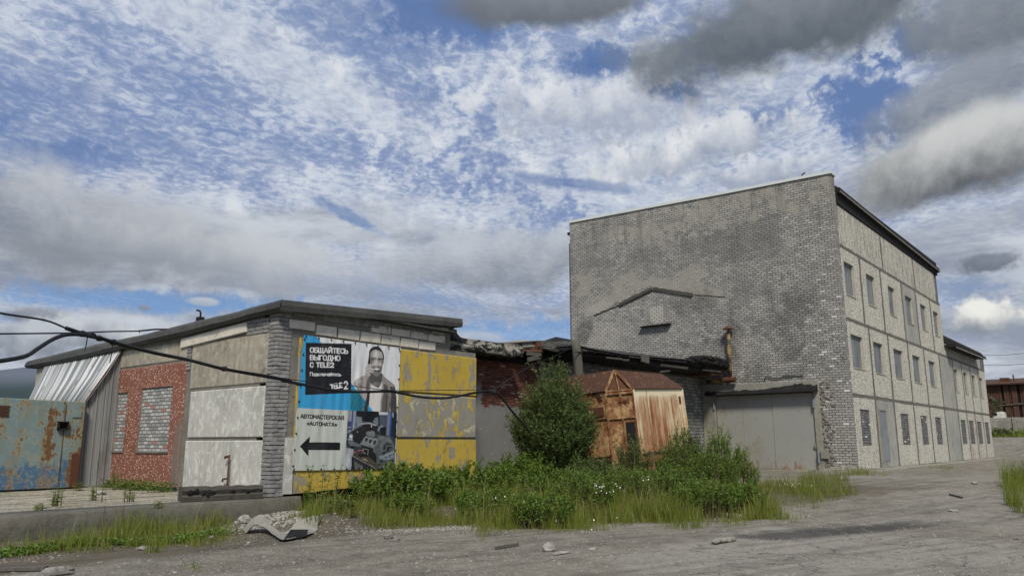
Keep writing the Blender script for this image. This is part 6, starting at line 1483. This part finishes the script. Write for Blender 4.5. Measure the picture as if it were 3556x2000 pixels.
# tall upright weeds, each of its own
def fireweed(name, label, x, y, h, m, seed, group, flower=False, ns=1, ll=.13):
    r_ = np.random.default_rng(seed); z0 = G(x, y)-.02; t = thing(name, (x, y, z0), label, 'weed', group); mb = MB(); P, Dd, LL = [], [], []; fl = []
    for s in range(ns):
        bx, by = x+r_.uniform(-.1, .1)*(ns > 1), y+r_.uniform(-.1, .1)*(ns > 1); hh = h*r_.uniform(.7, 1); lx, ly = r_.normal(0, .06, 2)*h
        C = [np.array([bx+lx*u*u, by+ly*u*u, z0+hh*u]) for u in np.linspace(0, 1, 6)]; mb.tube(C, [.010*(1.2-u) for u in np.linspace(0, 1, 6)], 4, False); n = int(hh*34)+6
        for k in range(n):
            u = r_.uniform(.12, .97); a = r_.uniform(0, 6.28); P.append([bx+lx*u*u, by+ly*u*u, z0+hh*u]); Dd.append([math.cos(a), math.sin(a), .35]); LL.append(ll*(1.15-u*.6)*r_.uniform(.7, 1.1)*(.35 if flower and u > .7 else 1))
        if flower:
            for k in range(46):
                u = r_.uniform(.74, .98); a = r_.uniform(0, 6.28); fl.append([bx+lx+.03*(1.1-u)*4*math.cos(a), by+ly+.03*(1.1-u)*4*math.sin(a), z0+hh*u])
    global rng
    rng = r_; vs, q = leaves(np.array(P), np.array(Dd), np.array(LL), np.array(LL)*.2, .6); np_mesh('foliage', vs, q, m, t, (x, y, z0)); mb.build('stem', 'stem', t)
    if flower: vs, q = leaves(np.array(fl), r_.normal(0, 1, (len(fl), 3)), np.full(len(fl), .03), np.full(len(fl), .025)); np_mesh('flower', vs, q, 'pinkpetal', t, (x, y, z0))
    return t
GW = 'tall weeds along the yellow wall'
for k, (x, y, h, lab) in enumerate([(10.62, 14.45, 1.05, 'tall arching weed at the left foot of the banner'), (10.95, 14.35, 1.15, 'drooping long leaved weed just under the banner corner'), (11.15, 14.3, 1.05, 'long leaved weed beside the pink flower spike'), (10.45, 14.2, .75, 'short weed at the end of the concrete platform')]): fireweed('tall_weed', lab, x, y, h, 'shrub', 40+k, GW, False, 2, .17)
fireweed('fireweed', 'single pink flowering spike in front of the yellow wall', 12.0, 14.2, .98, 'weed', 50, GW, True); fireweed('tall_weed', 'ferny weed standing left of the pink flower spike', 11.6, 14.2, .85, 'tansy', 51, GW)
fireweed('tall_weed', 'slender dark stalk rising over the bush at the yellow wall', 14.35, 14.0, 1.32, 'shrub', 52, GW)
GP = 'weeds growing on the platform deck'
for k, (px, py, h, ns, lab) in enumerate([(200, 1755, .42, 6, 'bushy weed in the deck below the blue container'), (332, 1740, .36, 4, 'slim weed in the deck before the corrugated side'), (450, 1740, .36, 5, 'weed tuft in the deck below the red panel'), (130, 1770, .14, 5, 'low mat of weed near the platform edge'),
        (405, 1700, .50, 4, 'tall weed at the foot of the corrugated side sheet'), (668, 1690, .45, 4, 'thin weed against the white panel beside the red one'), (700, 1690, .38, 3, 'thin weed just left of the timber beam middle'), (755, 1690, .42, 4, 'grassy weed by the standpipe foot'), (800, 1690, .46, 4, 'leafy weed right of the standpipe foot'), (545, 1765, .16, 3, 'tiny sprout near the platform front'), (270, 1700, .25, 4, 'weed at the blue container right corner')]):
    p = at_z(px, py, .44); t = fireweed('platform_weed', lab, p[0], p[1], h, 'shrub', 60+k, GP, False, ns+2, .10)
    t.location.z = .43
def weedstrip(name, pts, n, h, m, ll, z=None, label=None, cat='weed'):
    P, Dd = [], []
    for _ in range(n):
        k = random.randrange(len(pts)-1); t = random.random(); x = lerp(pts[k][0], pts[k+1][0], t)+random.gauss(0, .12); y = lerp(pts[k][1], pts[k+1][1], t)+random.gauss(0, .10); zz = (G(x, y) if z is None else z)
        P.append([x, y, zz+random.random()**1.6*h]); a = random.uniform(0, 6.28); Dd.append([math.cos(a), math.sin(a), random.uniform(.1, 1)])
    vs, q = leaves(np.array(P), np.array(Dd), np.random.default_rng(2).uniform(.5, 1.1, n)*ll, np.full(n, ll*.35)); return np_mesh(name, vs, q, m, None, (0, 0, 0), kind='stuff', label=label, category=None) if False else tag(np_mesh(name, vs, q, m), label, cat, None, 'stuff')
weedstrip('undergrowth', [(XL-.25, 18.9), (XL-.25, 22.4)], 1500, .22, 'weed', .09, .44, 'low green weeds along the foot of the red panel', 'weeds')
weedstrip('ground_cover', [(4.3, 13.1), (5.5, 13.4), (6.6, 12.6), (8.0, 13.3)], 2600, .10, 'shrub', .085, None, 'broad leaved ground cover along the front of the platform', 'weeds')

# grass, as one mass: blades scattered over patches of ground
PATCH = [  # corner points on the ground (from the survey), blades per m2, height, spread of heights
    ([(3.0, 13.3), (5.9, 12.7), (6.5, 11.7), (7.4, 12.2), (9.0, 13.6), (8.6, 14.7), (3.0, 14.9)], 260, .18, .6),
    ([(3.0, 13.9), (6.0, 13.6), (9.0, 14.2), (8.8, 14.8), (3.0, 14.9)], 200, .26, .6),
    ([(9.3, 12.5), (10.4, 12.3), (11.5, 12.6), (12.2, 13.2), (12.5, 14.4), (10.4, 14.5), (9.9, 13.8)], 420, .24, .6),
    ([(10.0, 11.6), (10.9, 11.0), (11.9, 11.1), (12.3, 12.5), (10.6, 12.5)], 330, .22, .5),
    ([(11.5, 10.4), (12.2, 8.9), (13.5, 8.3), (14.8, 7.3), (16.2, 6.55), (18.2, 7.2), (20.6, 9.0), (19.5, 12.2), (16.0, 14.0), (12.6, 14.2), (11.8, 12.2)], 420, .40, .5),
    ([(10.5, 9.9), (11.6, 8.9), (13.3, 7.9), (15.6, 6.4), (17.4, 6.4), (16.0, 8.5), (12.5, 10.6)], 190, .20, .6),
    ([(18.4, 6.9), (22.5, 6.7), (25.5, 7.6), (28.5, 8.8), (27.5, 10.0), (23.0, 9.8), (19.6, 9.0)], 130, .26, .6),
    ([(29.5, 7.4), (31.5, 8.2), (33.0, 8.9), (31.0, 9.6), (28.8, 9.0)], 110, .22, .5), ([(15.5, 1.3), (19.5, 2.3), (24.0, 3.4), (31.0, 4.1), (34.0, 1.0), (18.0, -1.0)], 300, .55, .45),
    ([(10.2, 9.4), (12.0, 8.3), (13.6, 7.6), (15.4, 6.1), (17.6, 6.0), (17.0, 7.4), (14.4, 8.6), (12.2, 10.0)], 60, .16, .8),
    ([(37.5, 7.1), (41.5, 7.1), (41.8, 8.1), (38.5, 8.1)], 45, .15, .6), ([(95, 24), (84, 14), (80, -8), (92, -14), (94.5, 20)], 22, .55, .5)]
def inpoly(px, py, poly):
    c = np.zeros(px.shape, bool)
    for (ax, ay), (bx, by) in zip(poly, poly[1:]+poly[:1]):
        if ay == by: continue
        t = (ay > py) != (by > py); c ^= t & (px < (bx-ax)*(py-ay)/(by-ay)+ax)
    return c
def grass(name, patches, m, seed, dens=1.0, hmul=1.0, label=None):
    r_ = np.random.default_rng(seed); V_, Q_ = [], []; base = 0
    for poly, den, h, sp_ in patches:
        a = np.array(poly); x0, y0 = a.min(0)-.25; x1_, y1_ = a.max(0)+.25; n = int((x1_-x0)*(y1_-y0)*den*dens); x = r_.uniform(x0, x1_, n); y = r_.uniform(y0, y1_, n)
        jx = np.array([mnoise.noise(Vector((p*1.9, q*1.9, 3))) for p, q in zip(x, y)]); jy = np.array([mnoise.noise(Vector((p*1.9, q*1.9, 8))) for p, q in zip(x, y)]); cl = np.array([mnoise.noise(Vector((p*1.1, q*1.1, 5.5))) for p, q in zip(x, y)])
        k = inpoly(x+jx*.7, y+jy*.7, poly) & (r_.uniform(0, 1, n) < .62+cl*1.3); x, y, cl = x[k], y[k], cl[k]; n = len(x)
        if not n: continue
        z = np.array([G(p, q) for p, q in zip(x, y)])-.01; hh = h*hmul*np.clip(r_.normal(.66, .3*sp_*2, n), .15, 1.9)*(1+cl*1.1)*np.where(r_.uniform(0, 1, n) < .04, 1.45, 1.0); hh = np.clip(hh, .04, 2)
        az = r_.uniform(0, 6.28, n); wd = r_.uniform(.005, .011, n)*(1+h*.3)*(1 if h > 3 or poly[0][0] < 60 else 5); bend = r_.uniform(.05, .5, n)*hh; ba = r_.uniform(0, 6.28, n)
        s = np.stack([np.cos(az)*wd, np.sin(az)*wd, np.zeros(n)], 1)*.5; b = np.stack([x, y, z], 1); bd = np.stack([np.cos(ba), np.sin(ba), np.zeros(n)], 1)*bend[:, None]
        mdl = b+bd*.3+np.array([0, 0, 1])*hh[:, None]*.55; tip = b+bd+np.array([0, 0, 1])*hh[:, None]*.97
        vs = np.stack([b-s, b+s, mdl+s*.8, mdl-s*.8, tip+s*.12, tip-s*.12], 1).reshape(-1, 3); i0 = base+np.arange(n)[:, None]*6
        Q_.append(np.concatenate([i0+np.array([0, 1, 2, 3]), i0+np.array([3, 2, 4, 5])])); V_.append(vs); base += n*6
    return tag(np_mesh(name, np.concatenate(V_), np.concatenate(Q_), m), label, 'grass', None, 'stuff')
grass('grass', PATCH, 'grassblade', 5, 1.9, 1.0, 'green grass growing round the heap, lane edges and platform')
grass('dry_grass', PATCH[:8], 'grassdry', 6, .22, 1.05, 'dry yellowish stalks standing among the green grass')
grass('dry_stalks', [(PATCH[4][0], 14, .80, .5), (PATCH[2][0], 12, .6, .5), (PATCH[8][0], 10, .8, .5), (PATCH[0][0], 8, .4, .5)], 'grassdry', 16, 1.0, 1.0, 'thin dry seed stalks rising over the grass')
TUFT = [((lambda p, r: [(p[0]-r, p[1]-r*.3), (p[0], p[1]-r), (p[0]+r, p[1]+r*.2), (p[0]+.1, p[1]+r)])(at_z(px, py, .0), r), d, h, .5) for px, py, r, d, h in ((700, 1930, .16, 900, .13), (780, 1962, .18, 900, .14), (845, 1975, .14, 900, .10), (640, 1900, .2, 800, .22), (560, 1905, .25, 700, .25), (2770, 1735, .2, 300, .14), (2890, 1738, .2, 300, .14), (3230, 1625, .9, 60, .35), (3190, 1650, 1.2, 30, .2))]
grass('grass_tufts', TUFT, 'grassblade', 9, 1.3, 1.0, 'small grass tufts in the gravel')
# white flowers
P = []
for (px, py, sx, sy, n, hz) in ((2760, 1680, 80, 10, 70, .18), (2080, 1690, 30, 14, 20, .75), (2150, 1685, 25, 12, 8, .7), (2240, 1665, 22, 8, 8, .8), (2110, 1708, 40, 8, 7, .6), (1500, 1770, 200, 40, 9, .35), (2030, 1800, 260, 30, 8, .3), (1700, 1720, 120, 24, 5, .6)):
    for _ in range(n):
        x, y = px+random.gauss(0, sx*.5), py+random.gauss(0, sy*.5); p = at_z(x, y, .25+hz*.8); P.append((p[0], p[1], .25+hz*.8))
P = np.array(P); vs, q = leaves(P, rng.normal(0, .5, P.shape)+[0, 0, .5], np.full(len(P), .026), np.full(len(P), .026), 0); tag(np_mesh('wildflowers', vs, q, 'petal'), 'tiny white wildflowers scattered through the weeds', 'flowers', None, 'stuff')
# trees and scrub by the far fence
def fartree(x, y, z, h, r, n, label, seed):
    t = thing('scrub_bush', (x, y, z), label, 'bush', 'scrub by the concrete fence'); r_ = np.random.default_rng(seed); th = r_.normal(0, 1, (n, 3)); th = unit(th)*np.cbrt(r_.uniform(0, 1, (n, 1))); P = th*np.array([r, r, h*.5])+np.array([x, y, z+h*.5]); P[:, :2] += r_.normal(0, r*.1, (n, 2))
    k = np.array([mnoise.noise(Vector(p)*.9) for p in P]) > -.12; P = P[k]; global rng; rng = r_
    vs, q = leaves(P, r_.normal(0, 1, P.shape), np.full(len(P), .32), np.full(len(P), .17)); np_mesh('foliage', vs, q, 'fartree', t, (x, y, z)); mb = MB()
    for k in range(6): a = r_.uniform(0, 6.28); mb.tube([(x, y, z-.2), (x+r*.25*math.cos(a), y+r*.25*math.sin(a), z+h*.5), (x+r*.6*math.cos(a), y+r*.6*math.sin(a), z+h*.95)], [.07, .04, .02], 4)
    mb.build('stems', 'stem', t)
fartree(88, 7.9, 1.9, 3.3, 1.5, 900, 'leafy bush against the fence at the right edge', 3); fartree(84, 5.5, 1.7, 2.8, 2.0, 800, 'darker bush in front of the fence bush', 4); fartree(86, 12.0, 1.8, 1.1, 1.8, 350, 'low scrub at the foot of the concrete fence', 5); fartree(112-8, 14.5, 3.2, 3.2, 1.3, 300, 'scrub between barn and fence', 6)

# ------------------------------------------------------------------ rubble and litter
def stones(name, label, spots, m, seed):
    r_ = random.Random(seed); mb = MB()
    for (x, y, s) in spots:
        z = G(x, y); o = [(-1, -1, -.5), (1, -.8, -.5), (.9, 1, -.5), (-.8, .9, -.5), (-.5, -.4, .6), (.6, -.5, .5), (.4, .6, .7)]
        a = r_.uniform(0, 6.28); ca_, sa_ = math.cos(a), math.sin(a); q = [(p[0]*r_.uniform(.6, 1.2), p[1]*r_.uniform(.5, 1.1), p[2]*r_.uniform(.6, 1.1)) for p in o]
        mb.add([(x+(p[0]*ca_-p[1]*sa_)*s, y+(p[0]*sa_+p[1]*ca_)*s, z+p[2]*s*.8) for p in q], [(0, 1, 5, 4), (1, 2, 6, 5), (2, 3, 6), (3, 0, 4, 6), (4, 5, 6)])
    return mb.build(name, m, None, kind='stuff', label=label, cat='gravel')
r_ = random.Random(4); sp1, sp2 = [], []
for _ in range(15000):
    px, py = r_.uniform(-40, 3600), r_.uniform(1745, 2020)**1.0; p = at_z(px, py, .02)
    if 3 < p[0] < 33 and p[1] < 14.6 and mnoise.noise(Vector((p[0]*.8, p[1]*.8, 2))) > -.25: (sp1 if r_.random() < .93 else sp2).append((p[0], p[1], r_.uniform(.006, .019)*(2.2 if r_.random() < .07 else 1)))
for _ in range(800):
    x, y = r_.gauss(9.6, .7), r_.gauss(13.9, .55); sp2.append((x, y, r_.uniform(.01, .045)))
for _ in range(700):
    x, y = r_.gauss(32.7, .65), r_.gauss(9.6, .55); (sp2 if r_.random() < .5 else sp1).append((x, y, r_.uniform(.015, .04)))
for _ in range(700):
    t = r_.random(); x, y = lerp(9.3, 12.0, t)+r_.gauss(0, .3), lerp(12.0, 10.2, t)+r_.gauss(0, .3); sp2.append((x, y, r_.uniform(.008, .022)))
stones('gravel', 'grey gravel strewn over the yard', sp1, 'stone_dark', 1); stones('rubble', 'pale rubble chips scattered over the yard and heaps', sp2, 'stone', 2)
def rock(x, y, s, label, k, m='stone', z=None):
    g = G(x, y) if z is None else z; t = MB(); t.rock((x, y, g+s[2]*.6), s, k); o = t.build('rock', m, None, False); o.location = (0, 0, 0); return tag(o, label, 'rock')
for k, (px, py, s, lab) in enumerate([(1905, 1898, (.13, .09, .09), 'grey rock at the road edge below the willow'), (1950, 1910, (.22, .10, .02), 'flat slab lying beside the grey road edge rock'), (1192, 1795, (.11, .09, .14), 'upright pale stone in the grass under the black crawl gap'), (1812, 1722, (.11, .1, .12), 'grey stone half hidden by grass left of the willow'),
        (845, 1815, (.16, .1, .12), 'pale broken lump behind the crumpled metal sheet'), (965, 1815, (.10, .08, .08), 'whitish chunk at the end of the platform'), (3310, 1781, (.22, .12, .025), 'flat pale slab lying in the dirt lane'), (1350, 1860, (.12, .07, .06), 'dark stone on the bare patch of the heap'), (1378, 1864, (.10, .05, .025), 'white scrap beside the dark stone'),
        (1450, 1842, (.05, .05, .05), 'small round stone on the bare heap'), (495, 1900, (.10, .06, .04), 'pinkish flat stone by the left grass strip'), (735, 1866, (.06, .05, .05), 'small rust coloured stone near the metal sheet'), (195, 1985, (.22, .10, .07), 'brown clod in the gravel at the lower left'), (100, 1998, (.30, .16, .05), 'dark clod cut by the lower left frame edge'), (3530, 1862, (.08, .05, .03), 'brown stone at the right end of the lane'),
        (3390, 1720, (.14, .1, .05), 'pale stone in the lane near the right grass'), (2060, 1895, (.12, .05, .02), 'thin flat chip at the grass edge'), (350, 1715, (.13, .10, .06), 'flat pale stone on the platform deck')]):
    zz = .44 if lab.endswith('deck') else None; p = at_z(px, py, .44 if zz else .05); rock(p[0], p[1], s, lab, 200+k, 'stone' if 'brown' not in lab and 'dark' not in lab else 'stone_dark', zz)
# crumpled metal sheet
ms_ = thing('metal_sheet', (8.9, 12.6, 0), 'crumpled discarded grey metal sheet lying in front of the platform', 'scrap')
bk_ = [(1670, 470, 15.9), (1740, 400, 15.8), (1810, 372, 15.7), (1855, 435, 15.3), (1960, 505, 15.0), (2050, 462, 15.6), (2190, 428, 16.2)]
ft_ = [(1690, 505, 15.4), (1755, 440, 15.2), (1835, 470, 14.9), (1885, 510, 14.5), (1950, 542, 13.9), (2105, 515, 14.5), (2185, 482, 15.1)]
BK = spline([at_d(*ZL(x, y), d) for x, y, d in bk_], 4); FT = spline([at_d(*ZL(x, y), d) for x, y, d in ft_], 4); mb = MB(); m = 6
for i, (p, q) in enumerate(zip(BK, FT)):
    for j in range(m):
        t = j/(m-1); c = p*(1-t)+q*t; c = c+np.array([0, 0, .03*math.sin(t*3.1)+.02*mnoise.noise(Vector((i*.6, j*.8, 2)))]); c[2] = max(c[2], G(c[0], c[1])+.01); mb.v.append(tuple(c))
mb.f = [(i*m+j, (i+1)*m+j, (i+1)*m+j+1, i*m+j+1) for i in range(len(BK)-1) for j in range(m-1)]; mb.mi = [0]*len(mb.f)
o = mb.build('sheet', 'concrete', ms_, False); s_ = o.modifiers.new('s', 'SOLIDIFY'); s_.thickness = .012
mb = MB(); Q_ = FT[14:]
for i in range(len(Q_)-1):
    p, q = Q_[i], Q_[i+1]; mb.add([tuple(p+np.array([.0, 0, -.015])), tuple(q+np.array([0, 0, -.015])), (q[0]+.35, q[1]+.35, G(q[0]+.35, q[1]+.35)+.005), (p[0]+.35, p[1]+.35, G(p[0]+.35, p[1]+.35)+.005)], [(0, 1, 2, 3)])
f1_ = [at_d(*ZL(x, y), d) for x, y, d in ((1950, 541, 13.86), (2000, 470, 14.7), (2120, 470, 14.8), (2110, 515, 14.4))]; mb.add([tuple(p) for p in f1_], [(0, 1, 2, 3)])
mb.build('felt_underside', 'tar', ms_)
# paper-like scrap and stick at the end of the grass
sc_ = MB(); p = at_z(2510, 1873, .05)
for k in range(5): sc_.rock((p[0]+k*.11-.2, p[1]+random.uniform(-.05, .05), G(p[0], p[1])+.04), (.11, .08, .05), 300+k)
tag(sc_.build('scrap_cloth', 'concrete', None, True), 'pale crumpled rag lying at the tip of the grass', 'rag')
for k, (q0, q1, lab) in enumerate([((1720, 1893), (1800, 1880), 'thin stick lying at the grass edge'), ((0, 1972), (160, 1970), 'old plank lying at the lower left corner'), ((3300, 1745), (3345, 1752), 'short dark stick near the lane')]):
    a, b = at_z(*q0, .04), at_z(*q1, .04); mb = MB(); w_ = .12 if k == 1 else .03; mb.beam((a[0], a[1], G(a[0], a[1])+.03), (b[0], b[1], G(b[0], b[1])+.03), w_, .04); tag(mb.build('stick' if k != 1 else 'plank', 'wood_grey'), lab, 'wood')
